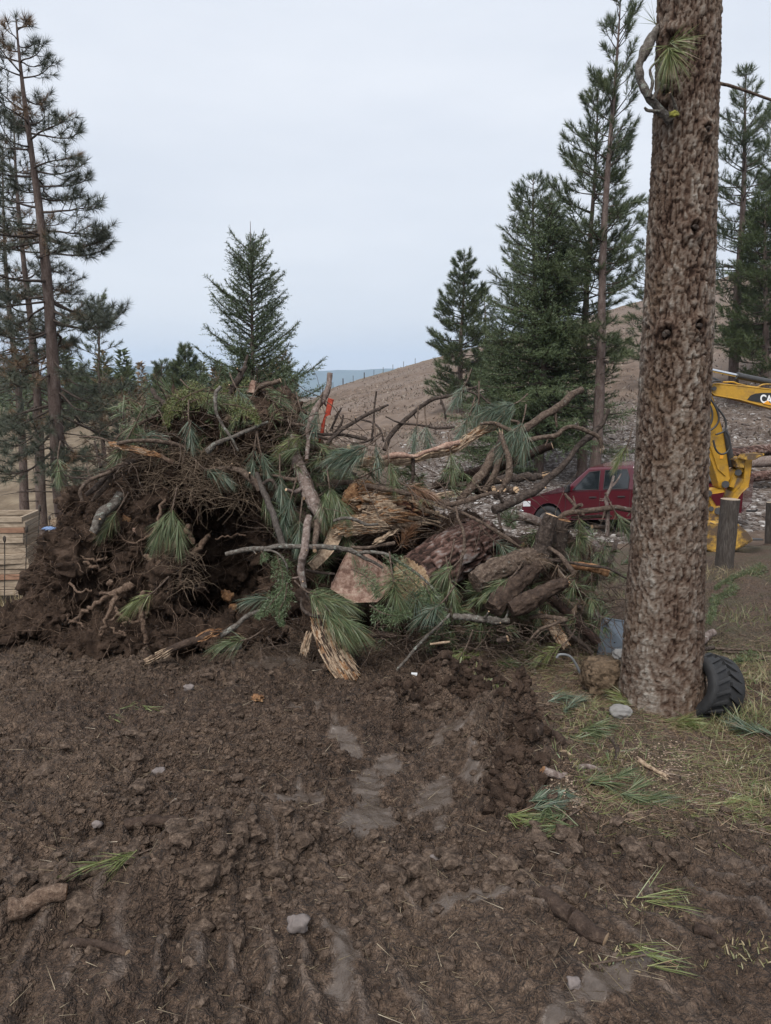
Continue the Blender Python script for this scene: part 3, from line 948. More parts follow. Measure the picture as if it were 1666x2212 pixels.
# ---------------------------------------------------------------- red pickup
def pickup():
    yaw, SX = R(-33), .85
    fx, fy, zg = 4.0, 21.0, -2.86
    ex, ey = np.array([math.cos(yaw) * SX, math.sin(yaw) * SX, .11 * SX]), np.array([-math.sin(yaw), math.cos(yaw), 0])
    O = np.array([fx, fy, zg])
    def W(p):
        p = np.atleast_2d(np.asarray(p, float))
        return O + p[:, :1] * ex + p[:, 1:2] * ey + p[:, 2:3] * np.array([0, 0, 1.0])
    root = thing('pickup_truck', O + ex * 2.9 + ey, 'dark red crew-cab pickup parked beyond the brush heap', 'truck')
    WB = ((.98, .44), (5.55, .44))
    def arch(cx, r=.54, n=9):
        return [(cx + r * math.cos(a), .44 + r * math.sin(a)) for a in np.linspace(0, math.pi, n)]
    low = [(6.90, .62), (6.90, 1.38), (3.92, 1.38), (3.9, 1.30), (1.42, 1.27), (1.1, 1.235), (.5, 1.18), (.16, 1.10), (.05, .98), (.05, .55), (.42, .50)]
    low = low + [q for q in arch(.98)[::-1]] + [(1.55, .48), (4.95, .48)] + [q for q in arch(5.55)[::-1]] + [(6.3, .55)]
    b = MB()
    pts = np.array([(x, 0.0, z) for x, z in low])
    p3 = W(pts)
    b.prism(p3, ey * 2.0, 0)
    weld(b.build('body', M_PAINT, root)); bevel(root.children[-1], .045, 2, 40)
    # cab: tapered greenhouse with sloping screens
    c = MB()
    inset, zt = .20, 1.93
    base = [(1.40, .04), (3.90, .04), (3.90, 1.96), (1.40, 1.96)]
    top = [(2.22, inset), (3.72, inset), (3.72, 2 - inset), (2.22, 2 - inset)]
    V = W([(x, y, 1.28) for x, y in base] + [(x, y, zt) for x, y in top])
    c.add(V, [[0, 1, 5, 4], [1, 2, 6, 5], [2, 3, 7, 6], [3, 0, 4, 7], [4, 5, 6, 7]], 0, smooth=False)
    bevel(c.build('cab', M_PAINT, root), .07, 3)
    def side(x, z, off=.008):
        t = (z - 1.28) / (zt - 1.28)
        return (x, .04 + (inset - .04) * t - off, z)
    for pg in ([(1.78, 1.32), (2.27, 1.80), (2.62, 1.83), (2.64, 1.32)], [(2.80, 1.32), (2.79, 1.83), (3.48, 1.83), (3.58, 1.6), (3.58, 1.32)]):
        w = MB().prism(W([side(x, z) for x, z in pg]), ey * .012, 0)
        win = w.build('window', M_GLASS, root)
        f = MB()
        q = W([side(x, z, .010) for x, z in pg])
        f.tube(np.vstack([q, q[:1]]), .014, 4)
        f.build('window_trim', M_BLACK, win)
    ws = MB().add(W([(1.46, .14, 1.33), (1.46, 1.86, 1.33), (2.17, 1.74, 1.88), (2.17, .27, 1.88)]) + np.array([-.012, 0, .012]), [[0, 1, 2, 3]], 0, smooth=False)
    ws.build('windscreen', M_GLASS, root)
    rw = MB().add(W([(3.905, .25, 1.40), (3.905, 1.75, 1.40), (3.745, 1.68, 1.85), (3.745, .32, 1.85)]) + np.array([.012, 0, .006]), [[3, 2, 1, 0]], 0, smooth=False)
    rw.build('rear_window', M_GLASS, root)
    cover = MB().box((3.98, .06, 1.385), (6.84, 1.94, 1.50)); cover.v[-1] = W(cover.v[-1])
    bevel(cover.build('bed_cover', M_BLACK, root), .05)
    for x in (1.56, 2.70, 3.66):
        s = MB().box((x, -.006, .56), (x + .012, .01, 1.27)); s.v[-1] = W(s.v[-1]); s.build('door_seam', M_BLACK, root)
    for x in (2.36, 3.28):
        s = MB().box((x, -.035, 1.09), (x + .24, .0, 1.125)); s.v[-1] = W(s.v[-1]); bevel(s.build('door_handle', M_BLACK, root), .01)
    m = MB().box((1.60, -.26, 1.28), (1.74, -.02, 1.50)); m.v[-1] = W(m.v[-1]); bevel(m.build('mirror', M_BLACK, root), .04)
    h = MB().box((.04, -.004, .86), (.36, .10, 1.06)); h.v[-1] = W(h.v[-1]); bevel(h.build('headlight', M_LAMP, root), .03)
    bp = MB().box((-.06, -.01, .50), (.10, 2.01, .78)); bp.v[-1] = W(bp.v[-1]); bevel(bp.build('bumper', M_CHROME, root), .03)
    gr = MB().box((.02, .45, .82), (.075, 1.55, 1.08)); gr.v[-1] = W(gr.v[-1]); bevel(gr.build('grille', M_BLACK, root), .02)
    hi = MB().tube(W([(6.9, 1.0, .52), (7.15, 1.0, .52), (7.2, 1.0, .56)]), .03, 6, 0, 0, 0); hi.build('tow_hitch', M_BLACK, root)
    for cx, cz in WB:
        for yy, sgn in ((.02, -1), (1.98, 1)):
            cen = W([(cx, yy, cz)])[0]
            t = lathe(MB(), [(.27, .0), (.30, .02), (.40, .015), (.44, -.03), (.44, -.22), (.40, -.26), (.30, -.26)], cen, ey * sgn)
            wh = t.build('wheel', M_RUBBER, root)
            lathe(MB(), [(0, -.02), (.10, -.01), (.12, -.05), (.24, -.05), (.275, .005)], cen, ey * sgn, 20).build('rim', M_CHROME, wh)
    inner = MB().box((.4, .3, .45), (6.3, 1.7, .95)); inner.v[-1] = W(inner.v[-1]); inner.build('underbody', M_BLACK, root)
    return root
pickup()

# ---------------------------------------------------------------- yellow excavator
M_YEL = None
def _yel(nt, b):
    n = noise_n(nt, 5, 6, .7); n2 = noise_n(nt, 30, 4, .7)
    c = ramp(nt, n2, [(.3, (.36, .195, .016)), (.7, (.46, .255, .026))])
    c = mixc(nt, ramp(nt, n, [(.50, 0.0), (.68, .8)]), c, (.16, .105, .045))
    nt.links.new(c, b.inputs['Base Color']); b.inputs['Roughness'].default_value = .45
M_YEL = mat('worn_yellow_paint', _yel)
def _yeld(nt, b):
    n = noise_n(nt, 6, 6, .7); n2 = noise_n(nt, 30, 4, .7)
    c = ramp(nt, n2, [(.3, (.36, .20, .025)), (.7, (.50, .30, .05))])
    c = mixc(nt, ramp(nt, n, [(.40, 0.0), (.55, .95)]), c, (.075, .05, .035))
    nt.links.new(c, b.inputs['Base Color']); b.inputs['Roughness'].default_value = .7
M_YELD = mat('muddy_yellow_paint', _yeld)
M_STEEL = simple('dark_greased_steel', (.035, .034, .034), .45, .3, 25)
M_HOSE = simple('hydraulic_hose', (.03, .03, .031), .5, .2, 20)
M_WHITE = simple('white_decal', (.75, .75, .74), .5, .05, 20)
M_ORANGE = simple('orange_decal', (.70, .30, .02), .5, .05, 20)

def excavator():
    YE = 10.0
    E = lambda cx, cy, dy=0.0: at(1491.3 + cx * .2207, 759.2 + cy * .2207, YE + dy)
    px = .2207 * pxm(900, YE)
    root = thing('excavator', [E(1900, 1500)[0], YE + .3, float(base_z(6.5, 10))], 'yellow mini excavator with its boom reaching in behind the near trunk', 'excavator')
    def plate(name, poly, y0, th, m, parent=root, bw=.012):
        return bevel(weld(MB().prism([E(x, y, y0) for x, y in poly], (0, th, 0)).build(name, m, parent)), bw, 2)
    boom = plate('boom', [(185, 330), (260, 316), (500, 338), (791, 372), (1250, 440), (1800, 620), (2480, 1180), (2420, 1260), (2300, 1230), (1700, 860), (1200, 660), (791, 555), (480, 470), (240, 428), (200, 400)], 0, .24, M_YEL)
    # flanges
    fl = MB()
    for y0 in (-.012, .222):
        fl.tube([E(205, 326, y0 + .015), E(260, 316, y0 + .015), E(500, 338, y0 + .015), E(791, 372, y0 + .015), E(1150, 430, y0 + .015)], .010, 6)
        fl.tube([E(215, 410, y0 + .015), E(240, 428, y0 + .015), E(480, 470, y0 + .015), E(791, 555, y0 + .015), E(1100, 640, y0 + .015)], .010, 6)
    fl.build('boom_flange', M_YEL, boom)
    d = MB().prism([E(x, y, -.006) for x, y in [(558, 472), (590, 432), (640, 412), (700, 405), (960, 405), (1010, 560), (960, 575), (800, 530), (700, 502), (600, 484)]], (0, .005, 0)); d.build('decal', M_BLACK, boom)
    fc = bpy.data.curves.new('letters', 'FONT'); fc.body = 'CAT'; fc.size = 1.0; fc.offset = .028; fc.space_character = .94; fc.extrude = .001
    fo = bpy.data.objects.new('letters_tmp', fc); COL.objects.link(fo)
    bpy.context.view_layer.update()
    tm = bpy.data.meshes.new_from_object(fo.evaluated_get(bpy.context.evaluated_depsgraph_get()))
    bpy.data.objects.remove(fo)
    co = np.empty(len(tm.vertices) * 3); tm.vertices.foreach_get('co', co); co = co.reshape(-1, 3)
    x0, x1, y0, y1 = co[:, 0].min(), co[:, 0].max(), co[:, 1].min(), co[:, 1].max()
    fx, fy = (co[:, 0] - x0) / (x1 - x0), (co[:, 1] - y0) / (y1 - y0)
    V = np.array([E(686 + 168 * a, 502 - 84 * b2 + 18 * a, -.0085) for a, b2 in zip(fx, fy)]); V[:, 1] += co[:, 2]
    lt = MB()
    for p in tm.polygons:
        lt.f.append((np.array([list(p.vertices)]), 0, False))
    lt.v.append(V); lt.n = len(V); lt.cols.append(None)
    lt.build('lettering', M_WHITE, boom)
    MB().prism([E(712, 512, -.0125), E(758, 480, -.0125), E(806, 530, -.0125)], (0, .003, 0)).build('triangle_mark', M_ORANGE, boom)
    stick = plate('stick', [(95, 270), (160, 290), (205, 420), (245, 530), (290, 690), (320, 800), (388, 1235), (330, 1345), (278, 1330), (205, 1085), (165, 990), (142, 850), (90, 640), (50, 420)], .03, .18, M_YEL)
    st = MB()
    st.tube([E(150, 850, .02), E(172, 985, .02), E(212, 1080, .02), E(285, 1320, .02)], .010, 5)
    st.tube([E(185, 890, .015), E(270, 1150, .015), E(345, 1215, .015)], .007, 5)
    st.build('stick_rib', M_YEL, stick)
    MB().box(E(290, 1050, .022), E(322, 1015, .028)).build('warning_label', M_ORANGE, stick)
    # cylinders
    cy = MB().tube([E(325, 770, .12), E(345, 830, .12), E(405, 1125, .12)], .052, 12, 0, 0, 0); cy.build('bucket_cylinder', M_STEEL, root)
    cr = MB().tube([E(105, 160, .12), E(460, 236, .12)], .024, 10, 0, 0, 0); cr.build('cylinder_rod', M_CHROME, root)
    cb = MB().tube([E(455, 235, .12), E(490, 243, .12), E(800, 305, .12), E(1300, 420, .12)], [.05, .043, .043, .043], 12, 0, 0, 0); cb.build('stick_cylinder', M_STEEL, root)
    MB().tube([E(118, 1170, .1), E(128, 1240, .1), E(140, 1350, .1)], .022, 8, 0, 0, 0).build('link_rod', M_STEEL, root)
    for x, y, r in ((236, 362, .03), (200, 360, .022), (182, 1388, .045), (135, 1370, .042), (205, 1540, .035), (272, 1562, .05), (268, 1680, .05), (470, 1185, .045), (345, 1300, .05)):
        MB().tube([E(x, y, -.04), E(x, y, .30)], r, 12, 0, 0, 0).build('pin', M_STEEL, root)
    plate('link', [(168, 1372), (215, 1358), (330, 1345), (338, 1375), (215, 1395), (172, 1408)], .0, .2, M_YEL)
    plate('link', [(170, 1430), (195, 1418), (240, 1490), (258, 1525), (215, 1545), (195, 1490)], .02, .16, M_YEL)
    plate('thumb_link', [(378, 1318), (440, 1165), (480, 1140), (515, 1145), (512, 1175), (470, 1195), (420, 1325)], .0, .16, M_YEL)
    th = plate('thumb', [(535, 1052), (600, 1062), (598, 1120), (580, 1245), (566, 1325), (505, 1380), (455, 1445), (405, 1450), (428, 1375), (488, 1310), (522, 1250)], -.02, .24, M_YEL)
    for k in range(5):
        x = 440 + k * 4
        MB().prism([E(470 + k * 26, 1040 - 4 * k, -.12 + .1 * k), E(500 + k * 32, 1002 - 3 * k, -.12 + .1 * k), E(620 + k * 26, 1000, -.12 + .1 * k), E(700 + k * 6, 1015, -.12 + .1 * k), E(610 + k * 5, 1062, -.12 + .1 * k), E(520 + 5 * k, 1056, -.12 + .1 * k)], (0, .035, 0)).build('thumb_tine', M_YELD, th)
    plate('thumb_plate', [(445, 1062), (470, 1042), (540, 1050), (520, 1130), (450, 1130)], -.06, .3, M_YELD, th)
    # bucket: ears and a curved shell
    plate('bucket_ear', [(150, 1610), (182, 1525), (225, 1535), (262, 1520), (315, 1518), (330, 1560), (330, 1725), (250, 1730), (215, 1700), (205, 1660), (155, 1640)], -.02, .06, M_YELD)
    plate('bucket_ear', [(150, 1610), (182, 1525), (225, 1535), (262, 1520), (315, 1518), (330, 1560), (330, 1725), (250, 1730), (215, 1700), (205, 1660), (155, 1640)], .18, .06, M_YELD)
    prof_b = [(330, 1690), (250, 1700), (170, 1680), (110, 1740), (84, 1800), (100, 1870), (150, 1920), (230, 1960), (330, 1968), (450, 1930), (610, 1840)]
    bk = MB()
    P0 = np.array([E(x, y, -.25) for x, y in prof_b]); P1 = P0 + [0, .62, 0]
    n = len(P0); i = np.arange(n - 1)
    bk.add(np.vstack([P0, P1]), np.stack([i, i + 1, i + n + 1, i + n], -1), 0)
    bo = bk.build('bucket', M_YELD, root)
    sm = bo.modifiers.new('thick', 'SOLIDIFY'); sm.thickness = .02
    sidep = prof_b + [(560, 1770), (430, 1650)]
    for y0 in (-.262, .36):
        MB().prism([E(x, y, y0) for x, y in sidep], (0, .02, 0)).build('bucket_side', M_YELD, bo)
    for k in range(4):
        MB().box(E(610, 1850, -.22 + .15 * k), E(690, 1828, -.14 + .15 * k)).build('bucket_tooth', M_STEEL, bo)
    # hoses
    for k, pts in enumerate(([(300, 290), (210, 262), (165, 320), (175, 430), (240, 520), (330, 640), (350, 720), (330, 780), (250, 815)],
                [(300, 290), (230, 290), (178, 340), (190, 440), (255, 560), (280, 660), (240, 740), (140, 805)],
                [(130, 470), (180, 510), (215, 600), (200, 710), (130, 770)],
                [(225, 870), (250, 960), (300, 1005), (360, 985), (388, 930), (380, 840), (350, 790)])):
        MB().tube(smooth_path([E(x, y, -.05 - .012 * k) for x, y in pts], 5), .0135, 6).build('hydraulic_hose', M_HOSE, root)
    MB().tube(smooth_path([E(320, 300, .05), E(420, 300, .05), E(470, 318, .05), E(640, 350, .05), E(720, 322, .05), E(860, 330, .05), E(1100, 390, .05)], 4), .012, 6).build('hydraulic_pipe', M_YEL, root)
    # the machine itself stands out of frame to the right
    gx = E(1500, 0)[0] + 1.15; g0 = float(base_z(gx + 1, 10))
    for yy in (-.75, .65):
        tr = MB()
        out = [(gx - .1 + .28 * math.cos(a), .28 + .28 * math.sin(a)) for a in np.linspace(math.pi / 2, 3 * math.pi / 2, 9)] + [(gx + 1.9 + .28 * math.cos(a), .28 + .28 * math.sin(a)) for a in np.linspace(-math.pi / 2, math.pi / 2, 9)]
        tr.prism([(x, YE + .12 + yy, g0 + z) for x, z in out], (0, .35, 0)); weld(tr.build('track', M_RUBBER, root))
    bevel(MB().box((gx + .1, YE - .35, g0 + .35), (gx + 1.7, YE + .75, g0 + .62)).build('undercarriage', M_STEEL, root), .04)
    bevel(MB().box((gx - .05, YE - .65, g0 + .66), (gx + 2.1, YE + 1.0, g0 + 1.25)).build('house', M_YEL, root), .12, 3)
    bevel(MB().box((gx + .25, YE + .15, g0 + 1.25), (gx + 1.35, YE + 1.0, g0 + 2.45)).build('cab', M_GLASS, root), .08, 3)
    bevel(MB().box((gx + .2, YE + .1, g0 + 2.45), (gx + 1.4, YE + 1.05, g0 + 2.55)).build('cab_roof', M_YEL, root), .04)
excavator()

# ---------------------------------------------------------------- weathered wood
def grain_mat(name, a, b2, c3, scale=30, stretch=(1, 12, 12), rough=.8):
    def f(nt, b):
        n = noise_n(nt, scale, 4, .7, stretch=stretch)
        n2 = noise_n(nt, 6, 4, .6)
        c = ramp(nt, n, [(.3, a), (.5, b2), (.7, c3)])
        c = mixc(nt, ramp(nt, n2, [(.45, 0.0), (.7, .5)]), c, a)
        nt.links.new(c, b.inputs['Base Color']); b.inputs['Roughness'].default_value = rough; b.inputs['Specular IOR Level'].default_value = .2
        bump(nt, b, n, .4, .004)
    return mat(name, f)
M_GREYWOOD = grain_mat('grey_weathered_wood', (.17, .13, .095), (.31, .245, .18), (.43, .355, .275), 8, (1, 14, 14))
M_REDWOOD = grain_mat('reddish_board', (.16, .085, .055), (.26, .15, .10), (.34, .21, .14), 8, (1, 14, 14))
M_POST = grain_mat('dark_post_wood', (.030, .024, .020), (.062, .052, .045), (.12, .105, .095), 14, (8, 8, .7))

def timber_frames():
    g = np.random.default_rng(3)
    c0 = at(64, 1284, 6.7); zb = c0[2]
    hB = .0505
    names = ['lowest', 'second', 'third', 'fourth', 'fifth', 'sixth', 'seventh', 'eighth', 'ninth', 'tenth', 'eleventh', 'twelfth', 'thirteenth', 'fourteenth', 'fifteenth', 'topmost']
    n = 15
    for k in range(n):
        ox, oy = g.normal(0, .012), g.normal(0, .012)
        W, D = 1.0 + g.normal(0, .012), .42 + g.normal(0, .012)
        rz = g.normal(0, .03) + (.10 if 6 <= k <= 9 else 0) + .06
        z0 = zb + k * hB
        M = Matrix.Translation((c0[0] + ox, c0[1] + oy, z0)) @ Matrix.Rotation(rz, 4, 'Z')
        lab = f'{names[k] if k < n - 1 else "topmost"} open timber frame of the stack at the left edge'
        if k: lab = f'{names[k] if k < n - 1 else "topmost"} open timber frame counting up the stack at the left edge' if k < n - 1 else lab
        root = thing('timber_frame', M.translation, lab, 'wooden frame', 'stacked timber frames')
        t = .022
        ms = [M_REDWOOD if (k in (3, 12) and i == 0) else M_GREYWOOD for i in range(4)]
        for i, (lo, hi) in enumerate((((-W, 0, 0), (0, t, hB - .002)), ((-W, D - t, 0), (0, D, hB - .002)), ((-t, t + .001, .001), (0, D - t - .001, hB - .003)), ((-W, t + .001, .001), (-W + t, D - t - .001, hB - .003)))):
            b = MB().box(lo, hi, 0, M)
            b.v[-1] = b.v[-1] + g.normal(0, .0015, b.v[-1].shape)
            bevel(b.build('board', ms[i], root), .002, 1)
timber_frames()

def post(name, label, top, bot, Y, r, m=M_POST, cat='post'):
    a, b = at(*bot, Y), at(*top, Y)
    a = a.copy(); a[2] -= .15
    s = np.linspace(0, 1, 10)[:, None]
    o = MB().tube(a + (b - a) * s, [r * 1.0] * 10, 14, 0, None, 1, rough=.06, seed=4).build(name, [m, M_GREYWOOD])
    return tag(o, label, cat)
post('wooden_post', 'stout round wooden post standing in front of the excavator bucket', (1578, 1078), (1563, 1232), 8.3, .105)
post('wooden_post', 'short dark post at the right picture edge', (1664, 1085), (1662, 1155), 11.6, .06)

# fence on the skyline
for u in (697, 719, 741, 763, 787, 808, 828, 849, 872, 897):
    x = at(u, 800, 158)[0]; z = float(base_z(x, 158))
    o = MB().tube([(x, 158, z - .3), (x, 158, z + .6), (x, 158, z + 1.35)], .12 if u in (697, 741, 787) else .06, 6, 0, None, 0).build('fence_post', M_POST)
    k = (697, 719, 741, 763, 787, 808, 828, 849, 872, 897).index(u)
    tag(o, ['lowest thick', 'second from lowest', 'third from lowest, thick', 'fourth from lowest', 'middle thick', 'sixth from lowest', 'seventh from lowest', 'eighth from lowest', 'second from highest', 'highest'][k] + ' fence post along the hill skyline', 'fence post', 'fence along the skyline')

# ---------------------------------------------------------------- tyre, metal sheet, blocks
def tyre():
    c = at(1522, 1482, gq(1560, 1545)[1] + .12)
    ax = unit(np.array([-.90, -.30, .26]))
    root = thing('tyre', c, 'black lugged tyre leaning behind the foot of the near pine', 'tyre')
    Ro, w = .192, .110
    lathe(MB(), [(.11, -w * .8), (.13, -w), (.17, -w * 1.08), (.195, -w), (Ro - .012, -w * .6), (Ro - .008, 0), (Ro - .012, w * .6), (.195, w), (.17, w * 1.08), (.13, w), (.11, w * .8), (.105, 0), (.11, -w * .8)], c, ax, 40).build('carcass', M_RUBBER, root)
    e1 = unit(np.cross(ax, [0, 0, 1.0])); e2 = np.cross(ax, e1)
    for k in range(36):
        a0 = k * math.pi / 18; sg = 1 if k % 2 else -1
        V = []
        for (s, da) in ((.05, .10), (1.02, -.16)):
            for q in (-.055, .055):
                for rr in (Ro - .022 - .012 * s, Ro + .012 - .014 * s):
                    a = a0 + da + q
                    V.append(c + ax * (sg * w * s) + (e1 * math.cos(a) + e2 * math.sin(a)) * rr)
        V = np.array(V)
        F = [[0, 1, 3, 2], [4, 6, 7, 5], [0, 4, 5, 1], [2, 3, 7, 6], [1, 5, 7, 3], [0, 2, 6, 4]]
        MB().add(V, F, 0, smooth=False).build('tread_lug', M_RUBBER, root)
tyre()

M_SHEET = simple('grey_sheet_metal', (.16, .19, .225), .38, .18, 5, .05, metal=.2)
def sheet():
    Y = gq(1300, 1420)[1] + .05
    a, b, c, d = at(1302, 1335, Y), at(1372, 1345, Y + .05), at(1362, 1408, Y - .02), at(1290, 1420, Y - .04)
    mb = MB().prism([a, b, c, d], (0, .006, .0))
    mb.tube([a, b], .006, 6); mb.tube([a, d], .005, 6)
    tag(mb.build('metal_sheet', M_SHEET), 'bent blue-grey sheet of metal leaning against the near trunk', 'metal sheet')
sheet()

def lump_mesh(c, r, seed, sub=4, boxy=0.0, amp=.25, sc=2.0):
    """an uneven lump: centre, radii"""
    import bmesh
    bm = bmesh.new(); bmesh.ops.create_icosphere(bm, subdivisions=sub, radius=1.0)
    V = np.array([v.co[:] for v in bm.verts]); F = np.array([[v.index for v in f.verts] for f in bm.faces]); bm.free()
    if boxy:
        V = np.sign(V) * np.abs(V) ** (1 - boxy)
    V = V * (1 + amp * fbm3(V + seed * 7.7, sc, 4, .55, seed))[:, None]
    return V * np.asarray(r) + np.asarray(c), F

M_CLOD = simple('dug_soil', (.058, .040, .030), .95, .6, 28, .9, bd=.02, spec=.1)
M_SOD = simple('rooty_soil_block', (.11, .078, .052), .95, .65, 26, 1.0, bd=.03, spec=.1)
M_ROCK = simple('grey_stone', (.20, .19, .18), .85, .3, 14, .4)
V, F = lump_mesh(at(1303, 1462, gq(1303, 1500)[1] + .1), (.125, .12, .105), 5, 5, .45, .16, 3)
tag(MB().add(V, F).build('soil_block', M_SOD), 'square block of rooty soil beside the foot of the near pine', 'soil block')
V, F = lump_mesh(at(1343, 1414, gq(1303, 1500)[1] + .22), (.05, .06, .03), 8, 4, .3, .2, 2)
tag(MB().add(V, F).build('stone', M_ROCK), 'stone lodged between the metal sheet and the near trunk', 'stone')
V, F = lump_mesh(gq(1340, 1545) + [0, 0, .02], (.065, .05, .04), 6, 4, 0, .15, 2)
tag(MB().add(V, F).build('stone', M_ROCK), 'pale rounded stone in the litter in front of the near pine', 'stone')

# bent grey pipe
_py = gq(1262, 1476)[1]
B1 = lambda cx, cy, Y: at(921.9 + cx * .3255, 1030.4 + cy * .3255, Y)
o = MB().tube(smooth_path([B1(x, y, _py) for x, y in ((862, 1200), (885, 1178), (950, 1190), (1000, 1260), (1045, 1370))], 5), .0085, 8, 0, 0, 0).build('pipe', simple('grey_plastic_pipe', (.13, .135, .14), .5, .2, 20))
tag(o, 'thin bent grey pipe beside the soil block', 'pipe')
# ================================================================== THE HEAP OF ROOTS, LOGS AND BRUSH
CROPS = {'4': (0, 705, .293), '5': (0, 1030.4, .3581), '6': (271.2, 759.2, .3255), '7': (433.8, 1030.4, .3255), '8': (759.2, 759.2, .3581),
         'B': (921.9, 1030.4, .3255), 'C': (596.5, 759.2, .2279), 'G': (1084.6, 1355.7, .349), 'D': (0, 0, 1.0)}

def cr(c, x, y, Y):
    u0, v0, s = CROPS[c]
    return at(u0 + x * s, v0 + y * s, Y)

def wood_mat(name, stops, scale=16, bmp=.9, bd=.02, rough=.9, lichen=None, stretch=None, l_lo=.56, plate=False):
    def f(nt, b):
        n = noise_n(nt, scale, 4, .7, stretch)
        if plate:
            mm = nt.nodes.new('ShaderNodeMath'); mm.operation = 'MULTIPLY_ADD'
            nt.links.new(attr(nt, 'tint'), mm.inputs[0]); mm.inputs[1].default_value = .62; mm.inputs[2].default_value = -.08
            m2 = nt.nodes.new('ShaderNodeMath'); m2.operation = 'MULTIPLY_ADD'
            nt.links.new(n, m2.inputs[0]); m2.inputs[1].default_value = .55; nt.links.new(mm.outputs[0], m2.inputs[2])
            c = ramp(nt, m2.outputs[0], stops)
        else:
            c = ramp(nt, n, stops)
        if lichen:
            n2 = noise_n(nt, 26, 4, .7)
            c = mixc(nt, ramp(nt, n2, [(l_lo, 0.0), (l_lo + .07, .85)]), c, lichen)
        nt.links.new(c, b.inputs['Base Color']); b.inputs['Roughness'].default_value = rough; b.inputs['Specular IOR Level'].default_value = .2
        bump(nt, b, n, bmp, bd)
    return mat(name, f)
M_B1 = wood_mat('brown_branch_bark', [(.3, (.040, .028, .022)), (.5, (.095, .068, .052)), (.7, (.18, .138, .108))], 45, lichen=(.24, .25, .22), l_lo=.64)
M_B2 = wood_mat('dark_branch_bark', [(.3, (.020, .015, .013)), (.5, (.052, .039, .032)), (.7, (.11, .086, .072))], 45, lichen=(.20, .21, .19), l_lo=.66)
M_B3 = wood_mat('lichen_branch_bark', [(.3, (.045, .037, .031)), (.5, (.105, .090, .077)), (.7, (.19, .175, .155))], 40, lichen=(.25, .27, .235), l_lo=.57)
M_B4 = wood_mat('reddish_log_bark', [(.20, (.024, .015, .012)), (.38, (.080, .044, .035)), (.52, (.145, .088, .072)), (.64, (.175, .140, .126)), (.82, (.27, .24, .225))], 30, bd=.02, plate=True)
M_B5 = wood_mat('grey_log_bark', [(.3, (.075, .052, .044)), (.5, (.165, .125, .108)), (.7, (.30, .255, .23))], 30, lichen=(.34, .35, .31), l_lo=.60)
M_MUDDY = wood_mat('mud_caked_wood', [(.3, (.020, .013, .010)), (.55, (.055, .037, .028)), (.75, (.12, .085, .062))], 26)
M_CUT = wood_mat('fresh_cut_wood', [(.3, (.27, .165, .095)), (.5, (.44, .30, .185)), (.7, (.56, .42, .29))], 40, .3, .006)
M_SPLIT = wood_mat('split_pale_wood', [(.30, (.11, .075, .050)), (.47, (.27, .195, .135)), (.6, (.38, .29, .205)), (.72, (.50, .40, .30))], 38, .9, .012)
M_ROT = wood_mat('rotten_orange_wood', [(.3, (.075, .036, .020)), (.5, (.22, .115, .058)), (.7, (.38, .24, .13))], 30, .9, .02)
M_ROTLOG = wood_mat('burnt_rotten_log', [(.26, (.016, .010, .008)), (.40, (.075, .030, .018)), (.54, (.20, .105, .058)), (.68, (.36, .25, .15))], 22, .9, .02, stretch=(.35, 1, 2.2), plate=True)
M_PINK = wood_mat('stripped_pinkish_bark', [(.3, (.11, .060, .045)), (.46, (.24, .15, .115)), (.58, (.34, .235, .185)), (.72, (.46, .36, .29))], 26, .8, .012)
M_STAKE = wood_mat('red_painted_wood', [(.3, (.19, .022, .014)), (.55, (.34, .06, .035)), (.75, (.44, .14, .08))], 20, .5, .01)
M_ROOT = wood_mat('root_skin', [(.3, (.060, .038, .027)), (.5, (.13, .086, .061)), (.7, (.23, .168, .124))], 60)
M_STRAW = wood_mat('dry_fine_roots', [(.3, (.085, .058, .040)), (.5, (.17, .125, .088)), (.7, (.28, .215, .155))], 30)
def _heap(nt, b):
    n = noise_n(nt, 9, 6, .7); n2 = noise_n(nt, 45, 4, .75)
    c = ramp(nt, n, [(.3, (.015, .010, .0075)), (.5, (.050, .033, .024)), (.7, (.105, .071, .052))])
    c = mixc(nt, ramp(nt, n2, [(.55, 0.0), (.72, .7)]), c, (.135, .092, .066))
    nt.links.new(c, b.inputs['Base Color']); b.inputs['Roughness'].default_value = .95; b.inputs['Specular IOR Level'].default_value = .12
    bump(nt, b, n2, 1.0, .03)
M_HEAP = mat('dark_root_soil', _heap)

def splinters(mb, c, ax, r, n, L, mi, g, w=.008, spread=.35):
    ax = unit(ax)
    for k in range(n):
        d = unit(ax + rand_unit(1, g)[0] * spread)
        o = rand_unit(1, g)[0]; o = o - ax * (o @ ax); o = unit(o) * r * math.sqrt(g.random())
        b0 = c + o - ax * .02; l = L * g.uniform(.3, 1.0)
        s1 = unit(np.cross(d, rand_unit(1, g)[0])) * w * g.uniform(.6, 1.6); s2 = np.cross(d, s1) * .5
        V = np.array([b0 + s1, b0 - s1, b0 + s2, b0 + d * l])
        mb.add(V, [[0, 1, 3], [1, 2, 3], [2, 0, 3]], mi, smooth=False)

